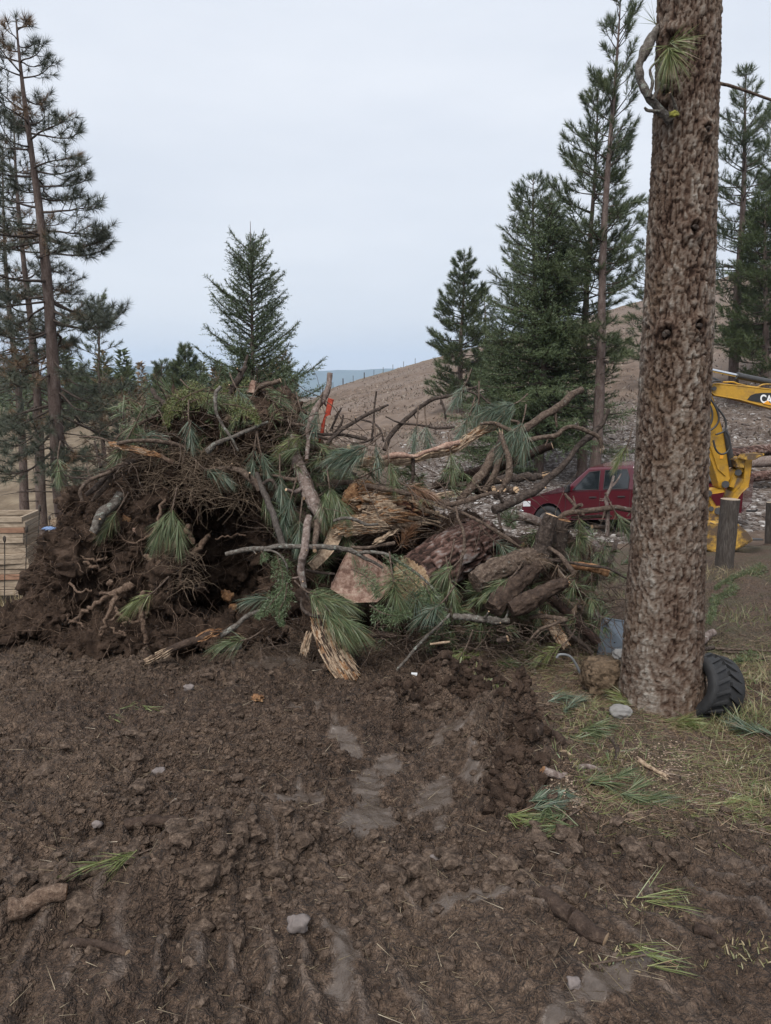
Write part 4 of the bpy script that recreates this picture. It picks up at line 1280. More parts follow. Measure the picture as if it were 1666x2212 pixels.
def plated(mb, S, seed, ends, rough=.14, depth=1.0):
    """a thick log whose bark stands in plates between furrows"""
    L = np.linalg.norm(np.diff(S[:, :3], axis=0), axis=1); cum = np.concatenate([[0], np.cumsum(L)])
    step = max(.011, .0021 * S[:, 1].mean())
    n = int(cum[-1] / step) + 2
    q = np.linspace(0, cum[-1], n)
    P = np.stack([np.interp(q, cum, S[:, i]) for i in range(4)], 1)
    r0 = P[:, 3].mean(); sd = int(np.clip(2 * math.pi * r0 / step, 24, 110))
    k0 = mb.n
    mb.tube(P[:, :3], P[:, 3], sd, 0)
    V = mb.v[-1].reshape(n, sd, 3)
    ax = P[:, None, :3]
    out = unit(V - ax)
    th = np.arange(sd)[None] * 2 * math.pi / sd
    s_ = np.broadcast_to(q[:, None], (n, sd))
    # wrap the angle on a circle so that the furrows meet
    w = np.stack([np.cos(th) * r0 + 0 * s_, np.sin(th) * r0 + 0 * s_, s_ * .38 + 0 * th], -1) + seed
    ridge = 1 - np.abs(fbm3(w, 24, 3, .55, seed)) * 1.7
    fine = fbm3(w, 60, 2, .6, seed + 4)
    big = fbm3(w, 2.2 / max(r0, .05) * .35, 2, .5, seed + 8)
    fur = sstep(.25, .95, ridge)
    h = -.022 * fur * min(1, r0 / .12) + .006 * fine + rough * .45 * r0 * big
    V2 = V + out * h[..., None]
    mb.v[-1] = V2.reshape(-1, 3)
    mb.cols[-1] = np.clip(.5 + .45 * fine - .5 * fur + .25 * fbm3(w, 5, 2, .5, seed + 2), 0, 1).reshape(-1)
    for cap, k, rev in ((ends[0], 0, True), (ends[1], n - 1, False)):
        ring = V2[k]; c = ring.mean(0); t = unit(P[1, :3] - P[0, :3]) if rev else unit(P[-1, :3] - P[-2, :3])
        rings = [ring, c + (ring - c) * .66, c + (ring - c) * .33]
        g = np.random.default_rng(seed)
        j = .012 if (cap or 0) >= 2 else .002
        R_ = np.vstack([ring] + [x + t * g.normal(0, j, (sd, 1)) for x in rings[1:]] + [c[None]])
        jj = np.arange(sd); nx = (jj + 1) % sd
        F4 = np.vstack([np.stack([jj + a * sd, nx + a * sd, nx + (a + 1) * sd, jj + (a + 1) * sd], -1) for a in range(2)])
        F3 = np.stack([jj + 2 * sd, nx + 2 * sd, np.full(sd, 3 * sd)], -1)
        if rev: F4, F3 = F4[:, ::-1], F3[:, ::-1]
        base = mb.n
        mb.add(R_, F4, cap or 0, smooth=False)
        mb.f.append((F3 + base, cap or 0, False))

def shards(mb, S, f0, f1, n, mi, g, L=(.06, .2), w=(.004, .011), arc=1.3, lift=1.0, aim=(0, -1, .35)):
    """long split slivers lying along a log on the side that faces aim"""
    aim = unit(aim)
    for k in range(n):
        f = f0 + (f1 - f0) * g.random(); i = int(f * (len(S) - 2))
        t = unit(S[i + 1, :3] - S[i, :3]); o = unit(aim - t * (aim @ t)); b = np.cross(t, o)
        a = g.uniform(-arc, arc); r = S[i, 3] * lift * g.uniform(.9, 1.12)
        e = o * math.cos(a) + b * math.sin(a)
        p = S[i, :3] + e * r
        l = g.uniform(*L); d = unit(t * (1 if g.random() < .7 else -1) + e * g.uniform(-.05, .22) + rand_unit(1, g)[0] * .12)
        s1 = unit(np.cross(d, e)) * g.uniform(*w); s2 = e * g.uniform(.003, .008)
        q0, q1 = p - d * l * .5, p + d * l * .5
        V = np.array([q0 - s1, q0 + s1, q0 + s2, p - s1 * .9 + s2 * .4, p + s1 * .8 + s2 * .4, p + s2 * 1.6, q1 + s2 * g.uniform(-.5, 1.5)])
        mb.add(V, [[0, 3, 5], [0, 5, 2], [2, 5, 4], [2, 4, 1], [3, 6, 5], [5, 6, 4], [0, 1, 4], [0, 4, 3], [3, 4, 6]], mi, smooth=False)

def limb(label, c, pts, m=M_B1, ends=(None, None), name='branch', cat='branch', stubs=0, side=None, seed=None, rough=.14, sides=9, splin=None, torn=None):
    """a branch or log; pts: (x, y, Y, radius) in the units of crop c; ends: material index of each cut end (1 cut, 2 rotten, 0 bark)"""
    seed = seed if seed is not None else abs(hash(label)) % 9999 if False else sum(ord(q) * (i + 3) for i, q in enumerate(label)) % 9973
    g = np.random.default_rng(seed)
    sc = CROPS[c][2]
    P = np.array([np.append(cr(c, x, y, Y), r * sc * pxm(CROPS[c][1] + y * sc, Y)) for x, y, Y, r in pts])
    rm = P[:, 3].mean()
    S = smooth_path(P, 7 if rm < .05 else 10)
    L = np.linalg.norm(np.diff(S[:, :3], axis=0), axis=1).sum()
    S[:, :3] += (rm * (.35 if rm < .045 else .06)) * np.stack([fbm2(np.linspace(0, L * 9, len(S)), np.full(len(S), seed + 10. * a), 1.0, 2, .5, seed) for a in range(3)], 1)
    mb = MB()
    sd = sides if rm < .03 else (14 if rm < .055 else 28)
    if rm >= .055:
        plated(mb, S, seed, ends, rough)
    else:
      mb.tube(S[:, :3], np.maximum(S[:, 3], .002), sd, 0, ends[0] if ends[0] is not None else 0, ends[1] if ends[1] is not None else 0, rough, seed)
    for k in range(stubs):
        i = g.integers(1, len(S) - 1)
        t = unit(S[i + 1 if i + 1 < len(S) else i, :3] - S[i - 1, :3])
        o = rand_unit(1, g)[0]; o = unit(o - t * (o @ t) + t * .4)
        l = g.uniform(1.6, 5.0) * S[i, 3]
        l = min(l, .22)
        q = S[i, :3]
        mb.tube(np.array([q, q + o * l * .6, q + unit(o + [0, 0, .25]) * l]), [S[i, 3] * .42, S[i, 3] * .33, S[i, 3] * .22], 6, 0, None, 1, .1, k)
    for tw in (side or []):
        Q = smooth_path(np.array([np.append(cr(c, x, y, Y), r * sc * pxm(1000, Y)) for x, y, Y, r in tw]), 5)
        mb.tube(Q[:, :3], np.maximum(Q[:, 3], .002), 7, 0, None, 0, .12, seed + 3)
    for f0, f1, n, mi in (torn or []):
        shards(mb, S, f0, f1, n, mi, g, L=(.05, .05 + 2.2 * rm), w=(.003, .004 + .11 * rm))
    if splin:
        for which, n, l, mi in splin:
            e, d = (S[0, :3], S[0, :3] - S[2, :3]) if which == 0 else (S[-1, :3], S[-1, :3] - S[-3, :3])
            splinters(mb, e, d, S[0 if which == 0 else -1, 3] * .9, n, l, mi, g, w=max(.004, rm * .09))
    o = mb.build(name, [m, M_CUT, M_ROT, M_SPLIT])
    return tag(o, label, cat)

def slab(label, c, poly, Y, th, m, name='wood_slab', tilt=0.0, cat='wood'):
    """flat split piece; Y may be a list"""
    Ys = Y if isinstance(Y, (list, tuple)) else [Y] * len(poly)
    P = np.array([cr(c, x, y, yy) for (x, y), yy in zip(poly, Ys)])
    nrm = unit(np.cross(P[1] - P[0], P[2] - P[0]))
    if nrm[1] < 0: nrm = -nrm
    mb = MB().prism(P, nrm * th)
    o = mb.build(name, m)
    bevel(weld(o), min(.006, th * .3), 1)
    return tag(o, label, cat)

# ---------------------------------------------------------------- root plate and its soil
def remesh_lumps(lumps, voxel, amp=(.05, .03), seed=0):
    mb = MB()
    for i, (u, v, Y, ru, rv, ry) in enumerate(lumps):
        k = pxm(v, Y)
        V, F = lump_mesh(at(u, v, Y), (ru * k, ry, rv * k), i + seed, 3, 0, .18, 1.6)
        mb.add(V, F)
    o = mb.build('tmp', M_HEAP, at_base=False)
    m = o.modifiers.new('r', 'REMESH'); m.mode = 'VOXEL'; m.voxel_size = voxel
    bpy.context.view_layer.update()
    me = bpy.data.meshes.new_from_object(o.evaluated_get(bpy.context.evaluated_depsgraph_get()))
    n = len(me.vertices)
    V = np.empty(n * 3); me.vertices.foreach_get('co', V); V = V.reshape(-1, 3)
    Nn = np.empty(n * 3); me.vertex_normals.foreach_get('vector', Nn); Nn = Nn.reshape(-1, 3)
    lt = np.empty(len(me.polygons), int); me.polygons.foreach_get('loop_total', lt)
    lv = np.empty(len(me.loops), int); me.loops.foreach_get('vertex_index', lv)
    F = lv.reshape(-1, 4) if (lt == 4).all() else None
    bpy.data.objects.remove(o)
    d = amp[0] * fbm3(V, 3.2, 3, .55, seed + 1) + amp[1] * fbm3(V, 13, 3, .6, seed + 2)
    d += amp[1] * 1.1 * (np.abs(noise3(V, 22, seed + 5)) - .4) + amp[1] * .5 * noise3(V, 45, seed + 6)
    V = V + Nn * d[:, None]
    return V, F, Nn

LUMPS = [(190, 1235, 5.75, 92, 125, .42), (165, 1315, 5.6, 62, 65, .38), (255, 1130, 5.85, 105, 100, .40), (215, 1150, 5.8, 70, 60, .3),
         (330, 1050, 5.9, 105, 70, .42), (440, 1010, 5.95, 135, 72, .42), (330, 1190, 5.62, 62, 110, .30), (365, 1265, 5.40, 40, 85, .20),
         (300, 1290, 5.45, 70, 60, .28), (480, 1210, 6.35, 150, 190, .22), (310, 1365, 5.30, 190, 42, .34), (470, 1372, 5.25, 150, 26, .28),
         (585, 1080, 6.05, 48, 150, .30), (560, 930, 6.05, 115, 80, .42), (430, 915, 6.05, 110, 62, .40), (640, 1290, 5.8, 60, 80, .3), (520, 1345, 5.7, 90, 40, .35), (100, 1335, 5.5, 75, 34, .35), (35, 1352, 5.45, 90, 26, .35)]
def root_plate():
    V, F, Nn = remesh_lumps(LUMPS, .0178, (.085, .055), 30)
    c = at(360, 1380, 5.6)
    root = thing('root_plate', [c[0], c[1], V[:, 2].min()], 'upturned mass of roots and dark soil with a hollow under it', 'root mass')
    MB().add(V, F).build('soil', M_HEAP, root)
    g = np.random.default_rng(8)
    # fine roots hanging out of the soil
    vis = np.where((Nn[:, 1] < -.1))[0]
    fr = MB()
    for k in range(2200):
        i = g.choice(vis); p = V[i]; d = unit(Nn[i] + rand_unit(1, g)[0] * .8 + [0, -.1, -.35])
        l = g.uniform(.05, .28) * (1.6 if g.random() < .1 else 1)
        pts = [p - Nn[i] * .02]
        for s in range(4):
            pts.append(pts[-1] + d * l / 4); d = unit(d + rand_unit(1, g)[0] * .55 + [0, -.02, -.18])
        r = g.uniform(.0015, .0048)
        fr.tube(np.array(pts), np.linspace(r, r * .4, 5), 3)
    tag(fr.build('fine_roots', M_ROOT, root), kind='stuff')
    # crumbs of earth on it
    ci = g.choice(np.where((Nn[:, 1] < .25))[0], 3400)
    protos = [lump_mesh((0, 0, 0), (1, 1, 1), 200 + k, 1, .1, .45, 1.5) for k in range(6)]
    cv, cf, n0 = [], [], 0
    for i in ci:
        Vp, Fp = protos[g.integers(6)]
        s_ = math.exp(g.normal(math.log(.0105), .5))
        cv.append(Vp * s_ * g.uniform(.7, 1.3, 3) + V[i]); cf.append(Fp + n0); n0 += len(Vp)
    tag(MB().add(np.vstack(cv), np.vstack(cf), smooth=False).build('earth_crumbs', M_HEAP, root), kind='stuff')
    # larger roots read off the picture
    RT = [('5', [(440, 870, 5.15, 10), (520, 800, 5.1, 13), (620, 740, 5.1, 15), (720, 690, 5.15, 22), (800, 650, 5.2, 26)]),
          ('5', [(600, 700, 5.05, 8), (690, 720, 5.05, 14), (650, 850, 5.0, 13), (610, 960, 5.0, 9)]),
          ('5', [(405, 835, 5.1, 5), (430, 870, 5.08, 7), (500, 890, 5.05, 6)]),
          ('5', [(860, 700, 5.05, 13), (855, 800, 5.0, 16), (870, 900, 4.98, 15), (875, 1000, 4.98, 13)]),
          ('5', [(900, 720, 5.05, 12), (880, 830, 5.02, 14), (800, 880, 5.0, 10), (720, 830, 5.0, 9), (640, 880, 5.0, 8)]),
          ('5', [(1060, 480, 5.25, 12), (1085, 560, 5.2, 12), (1090, 640, 5.2, 10), (1065, 680, 5.2, 6)]),
          ('5', [(1000, 480, 5.25, 18), (1010, 580, 5.2, 22), (1020, 660, 5.2, 14), (1020, 740, 5.2, 6)]),
          ('5', [(970, 500, 5.25, 14), (950, 560, 5.2, 16), (985, 640, 5.2, 10)]),
          ('5', [(440, 510, 5.4, 6), (520, 515, 5.35, 9), (590, 545, 5.35, 12), (650, 545, 5.4, 8)]),
          ('5', [(480, 475, 5.4, 5), (560, 500, 5.35, 8), (640, 495, 5.35, 7)]),
          ('5', [(1160, 400, 5.5, 14), (1130, 330, 5.5, 20), (1140, 290, 5.5, 20)]),
          ('5', [(1150, 470, 5.5, 12), (1190, 435, 5.5, 17), (1260, 350, 5.6, 14)]),
          ('5', [(1300, 380, 5.5, 4), (1390, 360, 5.5, 5), (1480, 350, 5.55, 5)]),
          ('5', [(690, 320, 5.4, 5), (780, 390, 5.35, 6), (900, 350, 5.3, 7), (960, 250, 5.35, 8), (1000, 100, 5.5, 10)]),
          ('5', [(880, 470, 5.3, 14), (910, 500, 5.28, 15), (960, 540, 5.28, 8)]),
          ('5', [(560, 680, 5.1, 6), (480, 690, 5.1, 7), (430, 640, 5.2, 8)]),
          ('5', [(740, 900, 5.0, 6), (760, 850, 5.0, 8), (700, 800, 5.02, 9), (680, 700, 5.1, 10)]),
          ('5', [(600, 950, 5.0, 6), (650, 900, 5.0, 7), (760, 960, 5.0, 8), (720, 930, 5.0, 8)])]
    for c_, pts in RT:
        P = smooth_path(np.array([np.append(cr(c_, x, y, Y), r * CROPS[c_][2] * pxm(1200, Y)) for x, y, Y, r in pts]), 6)
        P[:, :3] += .008 * g.normal(size=(len(P), 3))
        MB().tube(P[:, :3], P[:, 3], 8, 0, 0, 0, .2, 3).build('root', M_ROOT, root)
    # torn pale ends of broken roots
    for c_, x, y, Y, r, m in (('5', 775, 250, 5.45, 34, M_ROT), ('5', 665, 640, 5.2, 20, M_ROOT), ('5', 1205, 670, 5.75, 34, M_ROOT), ('5', 1370, 720, 5.75, 34, M_ROT), ('5', 1410, 790, 5.7, 26, M_ROT), ('5', 825, 330, 5.4, 24, M_PINK)):
        k = CROPS[c_][2] * pxm(1200, Y)
        Vv, Ff = lump_mesh(cr(c_, x, y, Y), (r * k, r * k * .7, r * k * 1.0), int(x), 3, .1, .4, 2.2)
        MB().add(Vv, Ff).build('torn_root_end', m, root)
    return V, Nn
HEAP_V, HEAP_N = root_plate()

# soil core added under the logs to block light from behind
def core():
    L = [(720, 1330, 5.75, 90, 75, .35), (860, 1335, 5.85, 130, 75, .40), (1010, 1350, 5.8, 140, 60, .40), (1150, 1340, 5.9, 120, 55, .35), (800, 1180, 6.25, 160, 110, .25), (1000, 1230, 6.3, 160, 110, .25),
         (690, 1060, 6.25, 80, 110, .28), (1180, 1230, 6.4, 110, 80, .2), (1080, 1405, 5.3, 60, 26, .16), (1200, 1390, 5.4, 80, 26, .2), (900, 1410, 5.25, 110, 26, .2)]
    V, F, Nn = remesh_lumps(L, .026, (.07, .04), 60)
    o = MB().add(V, F).build('light_block_mound', M_HEAP)
    tag(o, 'low mound of dark soil added beneath the piled logs to block light from behind', 'debris', kind='stuff')
    return V, Nn
CORE_V, CORE_N = core()

# ---------------------------------------------------------------- logs and branches, left and top
limb('pale lichen-covered stick slanting down the top of the heap', '6', [(628, 232, 5.55, 13), (598, 290, 5.5, 13), (605, 400, 5.45, 11), (650, 490, 5.42, 10), (700, 570, 5.4, 9), (748, 658, 5.4, 8)], M_B3, (1, None), 'stick', 'stick')
limb('grey branch lying along the heap below the pale stick', '6', [(948, 465, 5.5, 10), (850, 510, 5.45, 13), (700, 570, 5.4, 14), (600, 612, 5.4, 17), (545, 665, 5.4, 22)], M_B3, (1, None), stubs=2)
limb('dark broken limb poking up at the left of the heap top', '6', [(172, 250, 5.8, 14), (215, 300, 5.75, 16), (265, 350, 5.7, 20), (335, 415, 5.7, 26)], M_B2, (1, None), stubs=3)
limb('upright limb with a cut end at the very top of the heap', '6', [(793, 92, 5.9, 17), (775, 140, 5.88, 20), (740, 205, 5.85, 22), (695, 290, 5.85, 22)], M_B2, (1, None), stubs=3, side=[[(780, 130, 5.9, 12), (795, 80, 5.95, 11), (812, 25, 6.0, 8)]])
limb('short cut limb pointing right at the heap top', '6', [(1032, 187, 5.8, 15), (980, 205, 5.8, 16), (920, 225, 5.8, 18), (820, 275, 5.85, 20)], M_B1, (1, None), stubs=1)
slab('pinkish stub of broken wood at the heap top', '6', [(815, 268), (822, 215), (838, 195), (858, 200), (862, 225), (850, 270)], 5.75, .05, M_PINK, 'broken_stub')
limb('long smooth bent branch along the left shoulder of the heap', '4', [(868, 872, 5.35, 11), (940, 850, 5.35, 14), (1040, 842, 5.35, 15), (1160, 846, 5.4, 16), (1280, 866, 5.45, 16), (1390, 905, 5.5, 14)], M_B1, (0, None))
limb('reddish torn root running along the heap shoulder', '4', [(840, 872, 5.4, 15), (940, 893, 5.38, 19), (1060, 928, 5.36, 21), (1180, 962, 5.35, 18), (1270, 1010, 5.38, 16)], M_ROOT, (None, None), 'torn_root', 'root', rough=.35, splin=[(0, 10, .10, 3)], torn=[(0, .8, 60, 2), (0, .6, 25, 3)])
for i, (lab, pts) in enumerate((
        ('outermost drooping limb at the left of the heap', [(960, 985, 5.5, 17), (880, 1030, 5.4, 16), (780, 1085, 5.3, 15), (660, 1130, 5.25, 14), (598, 1210, 5.2, 14), (610, 1290, 5.2, 12)]),
        ('second drooping limb at the left of the heap', [(990, 995, 5.5, 22), (890, 1050, 5.4, 22), (790, 1110, 5.35, 20), (700, 1190, 5.3, 20), (632, 1245, 5.28, 15)]),
        ('inner drooping limb at the left of the heap, thick and dark', [(1000, 1020, 5.5, 24), (900, 1075, 5.42, 24), (800, 1150, 5.38, 22), (730, 1240, 5.35, 18), (690, 1290, 5.35, 12)]),
        ('thin side branch reaching left from the heap towards the old pine', [(960, 1010, 5.5, 12), (800, 1085, 5.45, 11), (680, 1115, 5.4, 10), (560, 1115, 5.4, 8), (470, 1095, 5.4, 5)]),
        ('twig standing out over the grass left of the heap', [(900, 870, 5.6, 8), (820, 850, 5.6, 8), (740, 825, 5.6, 8), (650, 815, 5.6, 7), (590, 820, 5.6, 4)]),
        ('short upright twig among the drooping limbs', [(700, 850, 5.8, 7), (720, 950, 5.75, 11), (745, 1040, 5.7, 12)]),
        ('twig arching off the heap top to the left', [(1180, 640, 5.7, 7), (1090, 690, 5.7, 9), (1000, 740, 5.65, 9), (900, 790, 5.6, 8), (840, 850, 5.6, 6)]))):
    limb(lab, '4', pts, M_B2 if i % 2 else M_B1, (None, None), stubs=3)
limb('lichen-grey log sticking out of the soil at the left', '5', [(552, 332, 5.2, 26), (600, 270, 5.25, 32), (650, 205, 5.3, 33), (725, 105, 5.45, 30)], M_B3, (1, None), 'log', 'log', stubs=1)
slab('pale split board lying across the left end of the heap', '5', [(298, 262), (330, 250), (440, 238), (560, 205), (640, 165), (650, 200), (560, 240), (450, 275), (320, 290)], 5.75, .03, M_SPLIT, 'split_board', cat='board')
limb('weathered pole leaning down across the hollow', '6', [(862, 812, 5.35, 19), (905, 910, 5.28, 21), (960, 1035, 5.2, 22), (1010, 1160, 5.12, 23), (1055, 1290, 5.05, 22)], M_POST, (1, 0), 'pole', 'pole', rough=.06)
limb('crooked mossy limb leaning on the weathered pole', '6', [(530, 790, 5.42, 13), (650, 772, 5.4, 15), (780, 802, 5.35, 22), (840, 850, 5.32, 26), (890, 920, 5.3, 24)], M_B1, (None, 1), stubs=2)
limb('thin branch between the pole and the big limb', '6', [(870, 815, 5.4, 8), (1000, 828, 5.35, 11), (1060, 845, 5.32, 12), (1135, 852, 5.3, 16)], M_B1, (None, 1))
limb('hooped thin branch beside the weathered pole', '6', [(900, 888, 5.3, 12), (960, 855, 5.28, 13), (1000, 895, 5.27, 10), (1012, 970, 5.26, 8)], M_B2)
limb('thick lichen-flecked limb with a pale cut end, down the middle', '6', [(1125, 560, 5.6, 30), (1120, 640, 5.55, 34), (1135, 720, 5.5, 40), (1175, 830, 5.42, 45), (1220, 940, 5.33, 48), (1270, 1040, 5.22, 46), (1320, 1130, 5.12, 40)], M_B5, (None, 1), 'limb', 'branch', stubs=3)
limb('brown-ended log low beside the thick limb', 'C', [(150, 1565, 5.55, 72), (250, 1590, 5.5, 68), (380, 1640, 5.4, 62), (492, 1695, 5.25, 56)], M_B1, (None, 2), 'log', 'log')
limb('upright crooked limb with a flat broken top right of the heap top', 'C', [(508, 212, 5.7, 27), (492, 320, 5.68, 27), (450, 440, 5.66, 33), (385, 540, 5.62, 30), (335, 650, 5.55, 26), (305, 800, 5.5, 22), (285, 1020, 5.4, 20)], M_B5, (0, 1), 'limb', 'branch', stubs=4)
slab('red-painted splintered stake standing in the heap', 'C', [(500, 450), (538, 462), (510, 600), (470, 620), (440, 800), (412, 850), (430, 690), (462, 600)], 5.6, .035, M_STAKE, 'stake', cat='stake')
limb('dark twig right of the red stake', 'C', [(622, 538, 5.8, 9), (560, 640, 5.78, 10), (515, 755, 5.75, 11)], M_B2, (1, None), stubs=1)
limb('second dark twig right of the red stake', 'C', [(632, 600, 5.75, 9), (615, 690, 5.72, 11), (540, 785, 5.7, 12)], M_B2, (0, None), stubs=1)
limb('long slanting branch rising right of the red stake', 'C', [(1068, 512, 5.8, 11), (925, 568, 5.75, 17), (800, 632, 5.7, 18), (650, 725, 5.62, 18), (545, 810, 5.58, 18), (480, 880, 5.55, 16)], M_B2, (1, None), stubs=3, side=[[(795, 640, 5.7, 10), (920, 680, 5.65, 10), (990, 745, 5.62, 10), (1022, 860, 5.6, 9)]])
limb('upright bare stick against the ploughed hill', 'C', [(950, 380, 5.9, 9), (930, 550, 5.88, 10), (922, 730, 5.85, 12), (905, 880, 5.82, 13)], M_B2, (1, None), 'stick', 'stick', stubs=3)
limb('cut log with a round pale end facing the camera, right of the stake', 'C', [(697, 912, 5.35, 27), (600, 905, 5.42, 30), (450, 925, 5.55, 26), (330, 915, 5.65, 22)], M_B1, (1, None), 'log', 'log', stubs=1)
limb('bent branch above the round pale log end', 'C', [(860, 830, 5.7, 16), (760, 810, 5.68, 17), (640, 795, 5.66, 16), (480, 790, 5.6, 14), (330, 775, 5.6, 12)], M_B2, stubs=2)
limb('forked twig lying right of the round pale log end', 'C', [(720, 880, 5.6, 9), (860, 850, 5.58, 11), (1000, 775, 5.56, 8)], M_B2, stubs=3)
limb('crooked stick beside the thick limb top', 'C', [(140, 690, 5.55, 16), (260, 700, 5.55, 16), (380, 790, 5.55, 16), (500, 830, 5.6, 14)], M_B1, stubs=2)

# ---------------------------------------------------------------- right and back
limb('big dark limb rising to a cut end at the upper right', '8', [(1392, 226, 6.0, 21), (1300, 290, 5.95, 22), (1190, 370, 5.9, 23), (1060, 460, 5.82, 24), (950, 540, 5.75, 27), (860, 630, 5.65, 28), (790, 740, 5.55, 28), (700, 850, 5.45, 25), (640, 910, 5.4, 20)], M_B1, (1, None), 'limb', 'branch', stubs=4)
limb('straight cut log pointing right with a pale round end', '8', [(1216, 566, 5.75, 23), (1100, 612, 5.8, 27), (980, 660, 5.85, 29), (820, 715, 5.95, 30), (640, 765, 6.1, 30), (490, 805, 6.2, 26)], M_B4, (1, None), 'log', 'log', stubs=2)
limb('long lichen-dark limb sweeping down in front of the pickup', '8', [(1552, 345, 5.85, 11), (1490, 470, 5.8, 15), (1420, 530, 5.72, 19), (1340, 610, 5.62, 18), (1220, 735, 5.5, 22), (1090, 845, 5.35, 26), (960, 915, 5.25, 28), (850, 955, 5.2, 26)], M_B2, (None, 0), 'limb', 'branch', stubs=6)
limb('snaking brown limb with a torn pale end above the pickup', '8', [(1512, 580, 5.6, 11), (1498, 520, 5.6, 14), (1440, 485, 5.6, 13), (1350, 455, 5.6, 13), (1275, 468, 5.6, 13), (1225, 508, 5.6, 15), (1100, 522, 5.6, 15), (980, 562, 5.6, 17), (895, 650, 5.55, 19), (855, 750, 5.5, 19), (785, 860, 5.45, 18)], M_B1, (2, None), 'limb', 'branch', stubs=4, splin=[(0, 6, .08, 3)])
limb('dark limb leaning beside the snaking one', '8', [(905, 490, 5.7, 16), (880, 600, 5.65, 24), (800, 740, 5.6, 30), (760, 850, 5.55, 26)], M_B2, (2, None), 'limb', 'branch', stubs=2)
limb('broken upright branch with pale splintered foot', '8', [(900, 480, 5.55, 14), (925, 560, 5.5, 16), (955, 680, 5.45, 20), (950, 750, 5.42, 22), (915, 820, 5.4, 18), (865, 890, 5.38, 16)], M_B1, (2, None), stubs=2, splin=[(0, 8, .07, 3)])
limb('lichened branch arching left over the ploughed hill', '8', [(762, 214, 6.1, 7), (640, 250, 6.1, 10), (490, 290, 6.08, 12), (400, 345, 6.05, 13), (315, 420, 6.0, 14), (245, 500, 5.95, 15), (198, 595, 5.9, 14)], M_B2, stubs=3, side=[[(540, 290, 6.05, 7), (560, 350, 6.0, 7), (570, 410, 6.0, 6)], [(690, 235, 6.05, 6), (760, 265, 6.0, 7), (775, 320, 6.0, 6)], [(740, 215, 6.05, 5), (800, 285, 6.0, 6), (860, 335, 6.0, 5)]])
limb('thin side twig crossing below the arching branch', '8', [(206, 395, 6.0, 4), (300, 430, 5.95, 6), (430, 448, 5.9, 7), (530, 465, 5.85, 9), (620, 455, 5.8, 8)], M_B2, stubs=2)
limb('crooked branch under the needle tufts', '8', [(780, 435, 5.75, 9), (860, 435, 5.72, 12), (920, 460, 5.7, 12), (985, 480, 5.7, 14), (1010, 430, 5.7, 8), (960, 415, 5.7, 7)], M_B1, (2, None), stubs=2)
limb('long torn trunk lying level across the heap, bark stripped pale', '8', [(30, 680, 5.45, 27), (190, 668, 5.5, 29), (370, 645, 5.55, 26), (520, 610, 5.62, 24), (650, 575, 5.7, 24), (740, 500, 5.78, 28), (850, 450, 5.85, 30)], M_SPLIT, (3, 2), 'torn_log', 'log', rough=.2, splin=[(0, 10, .15, 3), (1, 16, .14, 2)], torn=[(0, 1, 130, 3), (.1, 1, 40, 2), (0, 1, 40, 0)])
limb('strip of bark clinging to the level torn trunk', '8', [(180, 640, 5.42, 14), (280, 622, 5.44, 20), (370, 632, 5.47, 13), (460, 600, 5.5, 10), (580, 568, 5.56, 17), (655, 545, 5.6, 12)], M_PINK, (None, None), 'bark_strip', 'bark', rough=.35)
limb('dark wooden slat hanging below the torn trunk', '8', [(372, 645, 5.5, 12), (372, 720, 5.5, 11), (368, 790, 5.5, 9)], M_B2, name='slat', cat='wood')
limb('burnt log with a torn yellow end behind the limbs', '8', [(1150, 750, 7.6, 18), (1080, 757, 7.6, 24), (950, 770, 7.7, 27), (760, 790, 7.9, 28), (560, 800, 8.0, 28)], M_B2, (1, None), 'log', 'log', splin=[(0, 14, .25, 1)])
limb('cut log end nearest the pickup bonnet', '8', [(996, 836, 7.4, 20), (950, 832, 7.7, 21), (880, 826, 8.2, 21)], M_B1, (1, None), 'log', 'log')
limb('smallest of the three cut log ends', '8', [(926, 838, 7.4, 12), (880, 834, 7.7, 12), (800, 830, 8.2, 12)], M_B1, (1, None), 'log', 'log')
limb('reddish cut log end left of the smallest one', '8', [(856, 826, 7.4, 20), (780, 828, 7.7, 22), (640, 832, 8.2, 24)], M_B4, (1, None), 'log', 'log')
slab('pale plank lying among the logs behind the heap', '8', [(500, 868), (560, 850), (700, 848), (720, 862), (690, 872), (520, 886)], 7.2, .04, M_SPLIT, 'plank', cat='plank')
limb('bare twig standing in front of the pickup rear door', 'B', [(1240, -10, 5.4, 8), (1222, 60, 5.38, 10), (1190, 140, 5.35, 12), (1196, 200, 5.33, 13), (1200, 290, 5.32, 15), (1198, 390, 5.3, 16)], M_B5, stubs=4, side=[[(1222, 70, 5.38, 8), (1260, 30, 5.4, 7), (1290, -20, 5.45, 5)]])
limb('level log crossing in front of the pickup door', 'B', [(1378, 214, 5.3, 17), (1250, 208, 5.3, 19), (1100, 218, 5.3, 20), (1000, 232, 5.32, 20), (900, 262, 5.35, 18), (850, 300, 5.36, 14)], M_B1, (1, None), 'log', 'log', stubs=2)
limb('thin stick with a pale knob leaning on the level log', 'B', [(918, 112, 5.4, 9), (965, 170, 5.36, 11), (1010, 225, 5.32, 12), (1045, 250, 5.3, 10)], M_B1, (1, None), 'stick', 'stick', side=[[(960, 225, 5.34, 12), (1000, 195, 5.32, 14), (1030, 185, 5.28, 14)]])
limb('pair-like lower rail of brush under the level log', 'B', [(960, 270, 5.36, 11), (1060, 262, 5.35, 13), (1150, 258, 5.35, 12), (1230, 262, 5.35, 8)], M_B1)
limb('short cut log with a pale face near the right trunk', 'B', [(1098, 330, 5.35, 14), (1150, 335, 5.38, 15), (1200, 338, 5.42, 15)], M_B1, (1, 1), 'log', 'log')
